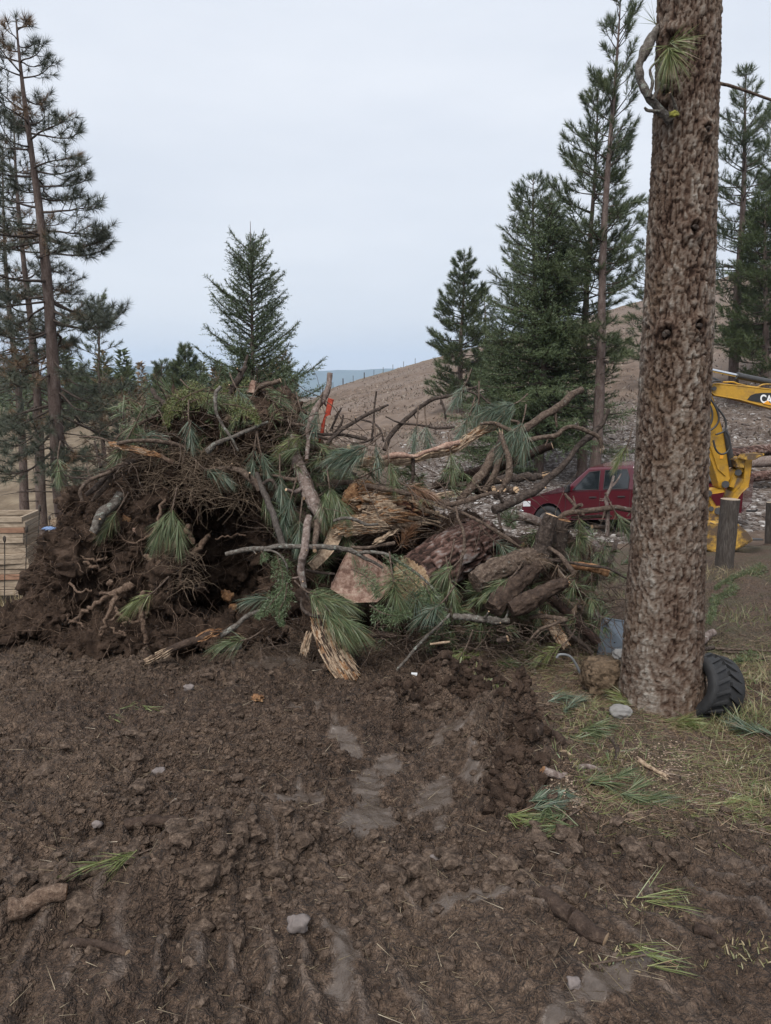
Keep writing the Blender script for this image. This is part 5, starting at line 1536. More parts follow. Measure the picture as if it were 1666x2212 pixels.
limb('long bent branch running right from the broken log', 'C', [(485, 1222, 5.45, 22), (600, 1232, 5.42, 24), (760, 1248, 5.38, 26), (880, 1270, 5.35, 26), (1080, 1308, 5.32, 26), (1230, 1342, 5.3, 24), (1350, 1355, 5.3, 24), (1500, 1400, 5.3, 25), (1680, 1470, 5.32, 26)], M_B1, (1, None), stubs=3)
limb('branch with a cut tip crossing below the snaking limb', '8', [(905, 846, 5.35, 9), (820, 862, 5.33, 13), (740, 890, 5.3, 16), (620, 922, 5.28, 16), (560, 915, 5.28, 15)], M_B1, (1, None), stubs=2)
limb('thin branch curling down over the big bark log', 'B', [(192, 195, 5.15, 8), (205, 270, 5.1, 9), (240, 350, 5.06, 10), (248, 450, 5.02, 10), (225, 580, 5.0, 9), (195, 720, 4.98, 7)], M_B1, stubs=2)
limb('long thin branch slanting down right of the big bark log', 'B', [(60, 165, 5.3, 11), (200, 225, 5.25, 11), (330, 285, 5.2, 12), (450, 350, 5.18, 13), (560, 420, 5.15, 13), (650, 490, 5.15, 10)], M_B1, stubs=2)

# ---------------------------------------------------------------- large pieces in the middle
limb('large rotten log with a shattered left end and scorched bark', 'C', [(800, 1545, 5.30, 165), (900, 1535, 5.38, 185), (1050, 1530, 5.5, 190), (1250, 1545, 5.65, 180), (1430, 1575, 5.8, 165)], M_ROTLOG, (2, 2), 'rotten_log', 'log', rough=.20, splin=[(0, 160, .12, 3), (0, 90, .10, 2)], torn=[(0, .45, 170, 3), (0, .6, 110, 2), (.3, 1, 70, 3)])
limb('torn orange wood above the shattered log end', 'C', [(640, 1440, 5.35, 30), (720, 1340, 5.35, 55), (800, 1290, 5.38, 60), (900, 1290, 5.45, 40)], M_ROT, (2, 2), 'torn_wood', 'wood', rough=.5, splin=[(0, 14, .12, 3), (1, 14, .14, 3)], torn=[(0, 1, 70, 2), (0, 1, 40, 3)])
limb('shattered foot of the rotten log, a pale fringe of splinters', 'C', [(620, 1690, 5.12, 60), (740, 1650, 5.14, 85), (880, 1640, 5.18, 85), (1000, 1640, 5.25, 55)], M_ROT, (3, 3), 'splintered_wood', 'wood', rough=.5, splin=[(0, 60, .09, 3), (1, 50, .10, 3)], torn=[(0, 1, 240, 3), (0, 1, 60, 2)])
limb('sharp pale splinter below the rotten log', 'C', [(950, 1810, 5.0, 14), (1020, 1775, 5.02, 16), (1130, 1710, 5.08, 10)], M_SPLIT, (3, 3), 'splinter', 'wood', rough=.3, splin=[(1, 14, .07, 3)], torn=[(0, 1, 30, 3)])
slab('pale split slab slanting below the cut limb end', '7', [(885, 312), (948, 372), (905, 465), (842, 540), (768, 604), (735, 560), (790, 500), (832, 430)], [5.15, 5.15, 5.05, 5.0, 4.95, 4.95, 5.0, 5.05], .04, M_SPLIT, 'split_slab')
slab('broad pinkish slab of stripped wood behind the needle fan', '7', [(988, 490), (1105, 556), (1240, 640), (1290, 720), (1170, 830), (1010, 835), (860, 742), (915, 620)], [5.1, 5.12, 5.15, 5.15, 5.0, 4.98, 4.98, 5.05], .06, M_PINK, 'stripped_slab')
limb('large round log with flaking red and grey bark', 'B', [(-90, 690, 5.05, 168), (40, 600, 5.2, 172), (160, 530, 5.35, 174), (270, 465, 5.5, 172), (345, 420, 5.6, 166)], M_B4, (1, 1), 'log', 'log', rough=.10)
limb('level grey branch stretching over the hollow', '7', [(163, 516, 4.85, 15), (330, 482, 4.85, 17), (480, 466, 4.85, 17), (620, 460, 4.85, 17), (760, 458, 4.85, 17), (880, 464, 4.87, 18), (980, 488, 4.9, 17), (1080, 528, 4.92, 13), (1210, 605, 4.95, 9)], M_B3, (1, None), stubs=2, side=[[(390, 486, 4.84, 6), (480, 492, 4.82, 7), (545, 540, 4.8, 7), (575, 610, 4.8, 6), (560, 700, 4.8, 4)]])
limb('arching grey branch over the pinkish slab', '7', [(1040, 508, 4.92, 13), (1110, 498, 4.9, 12), (1190, 502, 4.9, 12), (1300, 552, 4.88, 11), (1440, 645, 4.86, 10), (1550, 755, 4.84, 8), (1640, 890, 4.82, 6)], M_B3, stubs=3)
limb('smooth stub branch left of the round bark log', '7', [(1000, 462, 5.0, 11), (1100, 466, 5.0, 12), (1200, 450, 5.02, 12), (1290, 440, 5.05, 14)], M_B1, (1, None))
limb('upright lichened limb crossing the level grey branch', '7', [(722, 250, 5.05, 20), (705, 350, 4.95, 26), (682, 480, 4.8, 27), (664, 600, 4.8, 27), (690, 735, 4.8, 18)], M_B5, stubs=3)
limb('second upright limb beside the cut brown log', '7', [(775, 300, 5.05, 22), (768, 400, 4.95, 20), (758, 490, 4.8, 15)], M_B1, (None, 1), stubs=1)
limb('thin dark branch above the pale splinters', '7', [(880, 295, 5.0, 9), (950, 275, 5.0, 12), (1020, 285, 5.0, 12), (1100, 320, 5.02, 10), (1175, 318, 5.05, 7)], M_B3)
limb('short twig behind the upright limb foot', '7', [(700, 618, 4.95, 9), (780, 632, 4.95, 10), (890, 645, 4.98, 9)], M_B2)
limb('broken stump log with a shattered yellow foot in the mud', '7', [(640, 765, 4.95, 45), (730, 830, 4.9, 62), (800, 940, 4.82, 66), (850, 1080, 4.72, 78), (930, 1230, 4.62, 76), (985, 1320, 4.57, 58)], M_MUDDY, (None, 3), 'stump_log', 'log', rough=.30, splin=[(1, 120, .10, 3), (1, 60, .08, 2)], torn=[(.45, 1, 190, 3), (.4, 1, 90, 2), (.3, .9, 60, 0)])
limb('torn slab beside the foot of the stump log', '7', [(712, 1055, 4.68, 14), (700, 1110, 4.66, 20), (685, 1175, 4.64, 14)], M_ROT, (3, 2), 'torn_slab', 'wood', rough=.4, splin=[(0, 14, .06, 3)], torn=[(0, 1, 50, 3)])
limb('dark hooked root across the stump log', '7', [(660, 800, 4.78, 8), (672, 870, 4.72, 10), (730, 915, 4.68, 13), (830, 930, 4.66, 14), (940, 938, 4.66, 14)], M_B2, name='root', cat='root', side=[[(730, 820, 4.72, 7), (700, 770, 4.74, 7), (760, 780, 4.74, 4)]])
limb('log lying in the mud with raw pale ends, left of the stump log', '5', [(890, 1108, 4.75, 16), (1000, 1060, 4.75, 22), (1120, 1010, 4.78, 24), (1230, 965, 4.82, 24), (1325, 930, 4.86, 22)], M_MUDDY, (3, 3), 'log', 'log', rough=.2, splin=[(0, 16, .12, 3), (1, 8, .08, 2)], torn=[(0, .3, 26, 3), (.75, 1, 20, 2)])
limb('greyish stick rising behind the mud log', '5', [(1330, 960, 4.88, 18), (1420, 900, 4.92, 17), (1500, 840, 4.98, 15), (1580, 800, 5.05, 12)], M_B3, name='stick', cat='stick')
limb('lichen-covered stick low in the mud beside the log', '5', [(1300, 1042, 4.72, 16), (1370, 1035, 4.73, 20), (1455, 1020, 4.75, 17)], M_B3, name='stick', cat='stick')

# ---------------------------------------------------------------- the stump and logs at the right
limb('upright muddy stump with a flat sawn top', 'B', [(832, 250, 5.15, 44), (800, 340, 5.15, 54), (775, 430, 5.15, 62), (745, 530, 5.15, 72)], M_B2, (1, None), 'stump', 'stump', rough=.10)
limb('broken orange-topped stump behind the sawn one', 'B', [(912, 285, 5.3, 40), (895, 370, 5.3, 46), (880, 480, 5.3, 50), (890, 600, 5.35, 55)], M_B2, (2, None), 'stump', 'stump', rough=.14, splin=[(0, 20, .05, 2)])
limb('brown log running left from the sawn stump', 'B', [(720, 545, 5.15, 80), (620, 560, 5.12, 84), (500, 605, 5.05, 86), (400, 650, 5.0, 84), (320, 700, 4.95, 74)], M_B1, (None, None), 'log', 'log')
limb('mud-caked limb below the brown log', 'B', [(775, 585, 5.05, 34), (700, 630, 4.98, 50), (600, 700, 4.9, 62), (510, 790, 4.82, 74), (440, 880, 4.75, 66)], M_MUDDY, (None, None), 'limb', 'branch', rough=.22)
limb('thick mud-caked limb with a torn right end', 'B', [(925, 700, 4.85, 36), (850, 730, 4.82, 52), (750, 780, 4.78, 60), (640, 840, 4.74, 64), (560, 880, 4.72, 56)], M_MUDDY, (2, None), 'limb', 'branch', rough=.24, splin=[(0, 14, .08, 3)])
limb('orange-ended limb pointing right from the stump', 'B', [(930, 580, 5.05, 24), (1030, 592, 5.0, 28), (1120, 612, 4.97, 30), (1208, 640, 4.95, 26)], M_ROT, (None, 2), 'limb', 'branch', rough=.2, splin=[(1, 10, .06, 3)])
limb('short bent twig on the stump front', 'B', [(812, 465, 5.0, 12), (880, 515, 4.97, 15), (930, 570, 4.94, 17), (975, 632, 4.92, 16)], M_B1, (None, 1))
limb('long thin twig reaching right to the near trunk', 'B', [(780, 540, 5.0, 10), (900, 560, 4.97, 10), (1050, 585, 4.93, 10), (1200, 605, 4.9, 9), (1330, 670, 4.86, 7)], M_B2, stubs=1)
limb('leaning log with a raw orange foot by the metal sheet', 'B', [(815, 800, 5.1, 34), (900, 870, 5.05, 34), (1000, 960, 4.98, 33), (1085, 1040, 4.93, 31), (1145, 1110, 4.88, 28)], M_B4, (None, 2), 'log', 'log')
limb('paler log leaning behind the orange-footed one', 'B', [(930, 800, 5.4, 28), (1020, 850, 5.35, 36), (1100, 910, 5.3, 38), (1180, 990, 5.22, 36)], M_B5, (None, 1), 'log', 'log')
limb('short raw log standing on end in the soil', 'B', [(780, 930, 4.95, 24), (830, 1000, 4.9, 32), (880, 1070, 4.86, 34), (930, 1135, 4.82, 28)], M_SPLIT, (None, 2), 'log', 'log', rough=.3, torn=[(0, 1, 60, 3), (0, 1, 30, 2)])
limb('lichen-crusted stick below the mud-caked limbs', 'B', [(180, 920, 4.78, 18), (260, 925, 4.76, 26), (350, 935, 4.74, 26), (440, 958, 4.74, 24), (540, 962, 4.76, 22)], M_B3, (None, None), 'stick', 'stick', rough=.35, stubs=4)
limb('thin straight stick propped in front of the needle boughs', '7', [(1300, 1285, 4.55, 9), (1400, 1170, 4.58, 10), (1500, 1060, 4.62, 10), (1655, 912, 4.68, 9)], M_B3, (1, 1), 'stick', 'stick')
limb('hooked bare branch in front of the leaning logs', 'B', [(660, 1110, 4.72, 6), (740, 1020, 4.74, 10), (820, 985, 4.76, 11), (930, 945, 4.8, 14)], M_B1, stubs=2)
limb('curved stick under the stump limbs', 'B', [(680, 935, 4.85, 15), (780, 925, 4.83, 17), (930, 950, 4.8, 14)], M_B1, (None, 0))
limb('root-like branch running down to the metal sheet', 'B', [(905, 960, 4.9, 13), (960, 1050, 4.86, 15), (1020, 1100, 4.84, 13), (1100, 1170, 4.82, 10)], M_B2)
limb('short cut log behind the leaning logs', 'B', [(1255, 790, 5.3, 15), (1180, 825, 5.3, 18), (1090, 850, 5.32, 17)], M_B1, (1, None), 'log', 'log', stubs=1)
limb('muddy stub of log lying in the loose soil', 'B', [(470, 1090, 4.62, 20), (540, 1075, 4.6, 22)], M_B2, (None, 1), 'log', 'log')
limb('thin root snaking over the soil with a raw orange patch', '7', [(990, 1085, 4.68, 22), (1080, 1060, 4.7, 26), (1200, 1050, 4.72, 22), (1300, 1060, 4.75, 16)], M_MUDDY, (2, None), 'root', 'root', rough=.3)
limb('raw pale-skinned stick at the edge of the loose soil', '7', [(1520, 1108, 4.6, 8), (1590, 1102, 4.6, 9), (1655, 1095, 4.6, 8)], M_SPLIT, (1, 1), 'stick', 'stick')
limb('short broken log standing in the brush behind the stump', 'B', [(600, 262, 5.6, 26), (680, 280, 5.6, 30), (760, 310, 5.6, 30)], M_B5, (None, None), 'log', 'log')
limb('cut log end wedged between round log and stump', 'B', [(520, 395, 5.45, 22), (580, 420, 5.4, 26), (640, 455, 5.35, 26)], M_B4, (None, 1), 'log', 'log')
limb('two-forked grey branch standing in the brush by the near trunk', 'B', [(1120, 430, 5.5, 26), (1150, 520, 5.5, 24), (1190, 610, 5.5, 20)], M_B5, (0, None), stubs=1, side=[[(1260, 420, 5.5, 16), (1230, 520, 5.5, 16), (1180, 620, 5.5, 14)]])
# logs stacked beyond the excavator
for lab, pts, m in (('uppermost red-barked log of the stack beyond the excavator', [(1540, 985, 25, 12), (1620, 976, 25.5, 12.5), (1760, 962, 26.5, 13)], M_B4),
                    ('lower-left log of the stack beyond the excavator', [(1500, 1040, 24, 11), (1590, 1032, 24.5, 11), (1760, 1018, 25.5, 12)], M_B4),
                    ('lower-right grey log of the stack beyond the excavator', [(1578, 1004, 24.8, 11), (1650, 998, 25.2, 12), (1770, 990, 26.2, 13)], M_B5)):
    limb(lab, 'D', pts, m, (1, 1), 'log', 'log')
# ================================================================== BOUGHS AND BRUSH ON THE HEAP
def fresh_mat(name, a, b2, c3, mixd=None):
    def f(nt, b):
        t = attr(nt, 'tint')
        nt.links.new(ramp(nt, t, [(0, mixd), (.09, mixd), (.13, a), (.5, b2), (1, c3)]) if mixd else ramp(nt, t, [(0, a), (.5, b2), (1, c3)]), b.inputs['Base Color'])
        b.inputs['Roughness'].default_value = .42; b.inputs['Specular IOR Level'].default_value = .5
    return mat(name, f)
M_F_BLUE = fresh_mat('fresh_needles_blue_green', (.034, .058, .040), (.070, .104, .068), (.150, .185, .125), (.13, .085, .045))
M_F_GREEN = fresh_mat('fresh_needles_green', (.038, .058, .026), (.080, .110, .048), (.165, .195, .092), (.14, .09, .045))
M_F_YEL = fresh_mat('fresh_needles_yellow_green', (.060, .080, .024), (.115, .14, .042), (.20, .22, .085), (.18, .12, .06))
M_F_DEAD = fresh_mat('dead_orange_needles', (.12, .060, .032), (.20, .105, .058), (.29, .17, .10))
M_F_FIR = fresh_mat('fresh_fir_needles', (.045, .070, .032), (.085, .12, .055), (.15, .19, .10))

def bough(label, c, x, y, Y, dx, dy, dz=0.0, L=.19, n=130, m=M_F_BLUE, spread=(8, 62), droop=.28, shoot=.10, seed=0, name='pine_bough', more=()):
    """a shoot with long needles; (dx, dy) is its direction in the crop, dz away from the camera"""
    g = np.random.default_rng(seed + int(x * 7 + y))
    p = cr(c, x, y, Y); d = unit(np.array([dx, dz, -dy], float))
    root = thing(name, p, label, 'pine bough', 'fresh pine boughs on the heap')
    st = p - d * .16 + np.array([0, .06, .03])
    tw = smooth_path([st, p - d * .06, p + d * shoot], 4)
    MB().tube(tw, np.linspace(.007, .004, len(tw)), 6).build('twig', M_B1, root)
    T = [tuft(p - d * .05, d, int(n * 1.25), L, .0029, shoot * 1.6, spread, droop, g)]
    for (ox, oy, dx2, dy2) in more:
        q = cr(c, x + ox, y + oy, Y - .02); d2 = unit(np.array([dx2, dz, -dy2], float))
        T.append(tuft(q, d2, int(n * .9), L, .0029, shoot * 1.4, spread, droop, g))
    T = np.concatenate(T)
    # one tint for each needle
    tint = np.repeat(g.random(len(T)), 3)
    MB().tris(T, 0, tint).build('needles', m, root)
    return root

BO = [('needle bough hanging at the upper left of the heap', '6', 425, 490, 5.42, .15, 1, 'B'), ('left one of two short hanging boughs at mid heap', '6', 850, 690, 5.38, -.1, 1, 'B'),
      ('right one of two short hanging boughs at mid heap', '6', 910, 700, 5.36, .35, 1, 'B'), ('bough lying flat on the dry roots', '6', 560, 795, 5.36, 1, .45, 'B'),
      ('large bough hanging over the hollow', '5', 1035, 225, 5.15, -.15, 1, 'G'), ('bough fanning out under the cut log end', '6', 1360, 925, 5.15, .2, 1, 'G'),
      ('wide bough sweeping left under the torn trunk', '6', 1570, 640, 5.3, -1, .42, 'B'), ('bough beside the upright crooked limb', '6', 1270, 430, 5.55, -.2, .8, 'B'),
      ('green bough tucked under the heap top', '6', 790, 370, 5.6, -.6, .8, 'G'), ('yellowish bough crowning the heap', '6', 470, 262, 5.6, .9, .35, 'Y'),
      ('bluish bough behind the short cut limb', '6', 760, 270, 5.7, .5, .6, 'B'), ('bough drooping off the left shoulder of the heap', '6', 60, 490, 5.55, -.4, .9, 'G'),
      ('bough lying along the left shoulder of the heap', '6', 120, 560, 5.5, 1, .1, 'B'), ('pale green bough where the thick limb starts', '6', 1150, 570, 5.45, -.8, .4, 'Y'),
      ('left tuft hanging under the arching branch', '8', 390, 470, 5.8, -.15, 1, 'B'), ('right tuft hanging under the arching branch', '8', 455, 480, 5.78, .1, 1, 'B'),
      ('tall tuft hanging high over the right of the heap', '8', 765, 320, 5.85, -.1, 1, 'B'), ('tuft left of the tall hanging one', '8', 700, 405, 5.82, -.5, 1, 'B'),
      ('bough spreading left of the big dark limb', '8', 965, 320, 5.85, -1, .35, 'B'), ('tuft hanging on the big dark limb', '8', 1020, 460, 5.6, -.4, 1, 'B'),
      ('tuft near the tip of the arching branch', '8', 670, 225, 6.0, -.5, .8, 'B'), ('tuft hanging below the torn trunk', '8', 600, 640, 5.55, .1, 1, 'G'),
      ('tuft draped over the torn trunk end', '8', 150, 590, 5.38, .1, 1, 'B'), ('tuft below the torn trunk near the rotten log', '8', 235, 700, 5.35, .2, 1, 'G'),
      ('pale bough in front of the pickup cab', '8', 1650, 590, 5.6, -.4, .6, 'Y'), ('bough pointing left out of the fir spray', '7', 450, 800, 4.82, -1, .05, 'B'),
      ('fan-shaped bough in front of the pinkish slab', '7', 760, 778, 4.68, 1, .25, 'G'), ('second fan below the fan-shaped bough', '7', 870, 900, 4.6, .9, .7, 'G'),
      ('big radiating bough in the centre of the heap', '7', 1280, 690, 4.72, .1, .5, 'G'), ('bough right of the big radiating one', '7', 1420, 800, 4.75, .9, .6, 'B'),
      ('narrow bough behind the weathered pole', '7', 550, 240, 5.2, .05, 1, 'B'), ('small tuft hanging beside the cut brown log', '7', 655, 320, 5.05, -.1, 1, 'B'),
      ('bough behind the pale split slab', '7', 985, 410, 5.15, .2, .8, 'G'), ('bough standing right of the orange-topped stump', '7', 1640, 590, 5.0, -.3, .8, 'G'),
      ('bough drooping right of the broken stumps', 'B', 1015, 300, 5.3, .15, .8, 'G'), ('bough hanging beside the near trunk', 'B', 1270, 265, 5.25, .5, .9, 'G'),
      ('tuft at the foot of the round bark log', 'B', 165, 720, 4.85, .2, .9, 'G'), ('tuft against the round bark log', 'B', 150, 610, 4.9, -.8, .5, 'G'),
      ('tuft below the brown log', 'B', 520, 690, 4.85, -.9, .5, 'G'), ('tuft between round log and stump', 'B', 480, 440, 5.2, .5, .3, 'B'),
      ('small tuft in the soil before the raw log', 'B', 870, 1130, 4.72, -.9, .4, 'Y'), ('tuft behind the right limb', 'B', 1090, 730, 5.2, -.1, .8, 'G'),
      ('tuft low in the soil near the muddy log stub', 'B', 220, 1190, 4.6, -.5, .6, 'Y'), ('tuft low in front of the propped stick', 'B', 60, 860, 4.65, -.8, .5, 'B'),
      ('dark bough hanging in the gap by the near trunk', 'B', 1000, 430, 5.4, -.2, 1, 'G'), ('tuft in the mud beside the raw-ended log', '5', 1450, 985, 4.72, -.9, .1, 'G'),
      ('small tuft low on the root plate', '5', 890, 715, 5.0, -.8, .5, 'Y'), ('tuft left of the leaning pole', '6', 1030, 860, 5.25, .1, 1, 'B'),
      ('bough under the thick limb', '6', 1090, 1000, 5.2, -.3, 1, 'B'), ('dark bough in the shade right of the pole', '6', 930, 1000, 5.3, .5, 1, 'G'),
      ('tuft hanging from the lichen-grey log', '5', 690, 235, 5.3, -.5, .8, 'G'), ('bough spilling over the left shoulder', '4', 900, 900, 5.45, -.4, .8, 'G'),
      ('small bough on a drooping limb at the left edge of the heap', '4', 430, 1010, 5.6, .1, .4, 'G'), ('bough at the back of the heap beside the young fir', '6', 640, 300, 5.85, -.6, .2, 'Y'),
      ('bough flat on the heap top right', '6', 960, 300, 5.8, .8, .3, 'G'), ('bough hanging on the heap right shoulder', '6', 1180, 420, 5.65, .4, .9, 'B'),
      ('dead orange tuft by the bent branch', 'C', 1290, 1290, 5.25, .9, .25, 'D'), ('dead brown tuft beside the round bark log', '7', 1340, 440, 5.0, .2, -.4, 'D')]
_bm = {'B': M_F_BLUE, 'G': M_F_GREEN, 'Y': M_F_YEL, 'D': M_F_DEAD}
for i, (lab, c, x, y, Y, dx, dy, k) in enumerate(BO):
    big = any(w in lab for w in ('large', 'wide', 'big', 'fan'))
    radi = 'radiating' in lab
    bough(lab, c, x, y, Y, dx, dy, -.25, L=.185 if big else .150, n=(230 if big else 130), m=_bm[k], spread=(15, 105) if radi else ((5, 45) if abs(dx) < .45 else (6, 52)), droop=.30 if abs(dx) > .5 else .12, shoot=.10, seed=i,
          more=([(40, 20, dx + .2, dy), (-40, 10, dx - .2, dy)] if big and not radi else ()))

def spray(label, c, pts, side=.09, m=M_F_FIR, seed=0, every=.016, nl=.022, up=0.0, tw_ang=.95):
    """a fir bough: a stem with flat side twigs of short needles"""
    g = np.random.default_rng(seed + 50)
    P = smooth_path([cr(c, x, y, Y) for x, y, Y in pts], 8)
    root = thing('fir_bough', P[0], label, 'fir bough', 'fir boughs on the heap')
    MB().tube(P, np.linspace(.006, .002, len(P)), 5).build('stem', M_B1, root)
    L = np.linalg.norm(np.diff(P, axis=0), axis=1); cum = np.concatenate([[0], np.cumsum(L)])
    q = np.arange(.02, cum[-1], every)
    C = np.stack([np.interp(q, cum, P[:, a]) for a in range(3)], 1)
    D = unit(np.stack([np.interp(q, cum, np.gradient(P[:, a])) for a in range(3)], 1))
    B, Dn = [C], [D]
    for s in (-1, 1):
        sv = unit(np.cross(D, [0, -1.0, .35])) * s
        l = side * (1.1 - q / cum[-1]) * g.uniform(.5, 1.15, len(q))
        for f in np.linspace(.08, 1, 9):
            B.append(C + (sv * math.sin(tw_ang) + D * math.cos(tw_ang)) * (l * f)[:, None] + [0, 0, -1] * (.3 * l * f * f)[:, None]); Dn.append(unit(sv * math.sin(tw_ang) + D * math.cos(tw_ang)))
    B, Dn = np.vstack(B), np.vstack(Dn)
    B = np.repeat(B, 3, 0); Dn = np.repeat(Dn, 3, 0)
    nd = unit(Dn * .55 + rand_unit(len(B), g) * .9)
    T = needle_tris(B + g.normal(0, .003, B.shape), nd, nl * g.uniform(.7, 1.2, len(B)), .0042, 0, g)
    MB().tris(T, 0, np.repeat(g.random(len(T)), 3)).build('needles', m, root)

spray('fir spray hanging from the level grey branch', '7', [(500, 500, 4.82), (525, 580, 4.8), (545, 680, 4.78), (535, 780, 4.76), (545, 870, 4.74)], .10)
spray('short fir tip at the left of the level grey branch', '7', [(400, 490, 4.83), (420, 520, 4.82), (430, 560, 4.8)], .06, seed=2)
spray('lower fir spray spreading over the mud', '7', [(560, 720, 4.78), (500, 800, 4.74), (430, 880, 4.7), (370, 930, 4.68)], .10, seed=3)
spray('fir spray drooping over the stump log', '7', [(575, 700, 4.78), (560, 800, 4.74), (520, 900, 4.7), (540, 990, 4.68)], .09, seed=4)
spray('fir spray right of the pinkish slab', '7', [(1000, 610, 4.85), (1080, 650, 4.82), (1150, 720, 4.78), (1180, 800, 4.75)], .11, seed=5)
spray('fir spray beyond the big radiating bough', '7', [(1200, 520, 4.85), (1300, 590, 4.82), (1400, 680, 4.78), (1480, 780, 4.75), (1560, 880, 4.72)], .12, seed=6)
spray('fir spray low beside the propped stick', '7', [(1480, 700, 4.76), (1530, 800, 4.72), (1580, 900, 4.68), (1640, 960, 4.66)], .12, seed=7)
spray('fir spray lying under the radiating bough', '7', [(1120, 850, 4.66), (1200, 900, 4.62), (1300, 920, 4.6), (1400, 900, 4.62)], .11, seed=8)
spray('yellow-green fir spray over the left of the heap top', '6', [(520, 250, 5.6), (420, 290, 5.55), (330, 350, 5.52), (280, 430, 5.5), (270, 500, 5.5)], .14, M_F_YEL, 9)
spray('second yellow-green fir spray on the heap top', '6', [(560, 240, 5.65), (460, 260, 5.62), (360, 300, 5.6), (250, 380, 5.58)], .14, M_F_YEL, 10)
spray('fir spray arching right of the pale stick', '6', [(650, 350, 5.5), (740, 360, 5.45), (830, 400, 5.42), (880, 470, 5.4)], .13, M_F_YEL, 11)
spray('fir spray behind the pale stick top', '6', [(590, 300, 5.55), (570, 350, 5.5), (565, 410, 5.48)], .09, M_F_FIR, 12)
spray('fir spray flat along the heap crest', '6', [(900, 240, 5.85), (780, 235, 5.85), (660, 240, 5.85), (560, 260, 5.85)], .14, M_F_YEL, 13)
spray('fir spray behind the left broken limb', '6', [(330, 300, 5.75), (230, 340, 5.72), (140, 380, 5.7), (60, 440, 5.68)], .13, M_F_FIR, 14)
spray('fir spray in the brush behind the sawn stump', 'B', [(600, 190, 5.6), (560, 250, 5.55), (540, 320, 5.5)], .10, M_F_FIR, 15)
spray('fir spray in the brush in front of the pickup wheel', 'B', [(460, 200, 5.6), (520, 260, 5.55), (580, 330, 5.5)], .10, M_F_FIR, 16)

# ---------------------------------------------------------------- loose brush nobody could count
def tangle(name, label, boxes, n, m, L=(.12, .4), r=(.0016, .005), seed=0, flat=.5, curl=.35):
    g = np.random.default_rng(seed)
    mb = MB()
    wts = np.array([(b[1] - b[0]) * (b[3] - b[2]) for b in boxes], float); wts /= wts.sum()
    for k in range(n):
        b = boxes[g.choice(len(boxes), p=wts)]
        p = at(g.uniform(b[0], b[1]), g.uniform(b[2], b[3]), g.uniform(b[4], b[5]))
        d = rand_unit(1, g)[0]; d[2] *= flat; d = unit(d)
        l = g.uniform(*L); pts = [p]
        for s in range(4):
            pts.append(pts[-1] + d * l / 4); d = unit(d + rand_unit(1, g)[0] * curl + [0, 0, -.08])
        rr = g.uniform(*r)
        mb.tube(np.array(pts), np.linspace(rr, rr * .5, 5), 3)
    o = mb.build(name, m)
    tag(o, label, 'brush', kind='stuff')
tangle('tangled_twigs', 'tangle of thin dark twigs all over the brush heap', [(250, 660, 850, 1010, 5.35, 6.1), (590, 740, 900, 1250, 5.25, 6.0), (740, 1120, 1020, 1180, 5.2, 6.0), (1120, 1300, 1120, 1180, 5.2, 5.8), (1060, 1340, 1180, 1400, 4.95, 5.7), (180, 330, 960, 1090, 5.3, 5.8), (820, 1080, 1340, 1420, 4.75, 5.2)],
       1250, M_B1, (.15, .5), (.0018, .0062), 1)
tangle('dry_roots', 'straw-coloured mat of fine dry roots on the heap', [(390, 560, 985, 1095, 5.30, 5.6), (300, 470, 960, 1060, 5.35, 5.7), (520, 640, 880, 1000, 5.45, 5.9), (360, 420, 1180, 1270, 5.1, 5.3)], 1150, M_STRAW, (.10, .32), (.0012, .0030), 2, .6, .5)
tangle('broken_twigs', 'thin broken twigs low along the front of the heap', [(800, 1150, 1350, 1440, 4.55, 5.0), (560, 780, 1330, 1420, 4.7, 5.0), (1080, 1330, 1340, 1440, 4.6, 5.1)], 520, M_B1, (.08, .30), (.0016, .0045), 3, .4)

def needle_mass(name, label, boxes, n, m, L=.16, seed=0, w=.0042):
    g = np.random.default_rng(seed)
    T = []
    wts = np.array([(b[1] - b[0]) * (b[3] - b[2]) for b in boxes], float); wts /= wts.sum()
    for k in range(n):
        b = boxes[g.choice(len(boxes), p=wts)]
        p = at(g.uniform(b[0], b[1]), g.uniform(b[2], b[3]), g.uniform(b[4], b[5]))
        d = unit(np.array([g.normal(0, .8), g.normal(-.3, .5), g.normal(-.35, .45)]))
        T.append(tuft(p, d, 34, L * g.uniform(.6, 1.1), w, .08, (8, 55), .15, g))
    T = np.concatenate(T)
    o = MB().tris(T, 0, np.repeat(g.random(len(T)), 3)).build(name, m)
    tag(o, label, 'needles', kind='stuff')
M_F_WITH = fresh_mat('withered_needles', (.070, .045, .028), (.13, .085, .055), (.21, .15, .10))
needle_mass('loose_needles', 'dark green needles packed into the gaps of the heap', [(250, 640, 850, 960, 5.55, 6.1), (600, 760, 950, 1250, 5.4, 6.0), (700, 1010, 985, 1080, 5.5, 6.0), (1100, 1340, 1150, 1230, 5.3, 5.8), (1060, 1320, 1230, 1370, 5.0, 5.5), (840, 1080, 1260, 1370, 4.75, 5.3)], 430, M_F_GREEN, .15, 4)
needle_mass('withered_needles', 'withered brownish needles through the brush heap', [(250, 640, 850, 1000, 5.5, 6.0), (840, 1300, 1180, 1390, 4.85, 5.5)], 90, M_F_WITH, .11, 5, .0028)
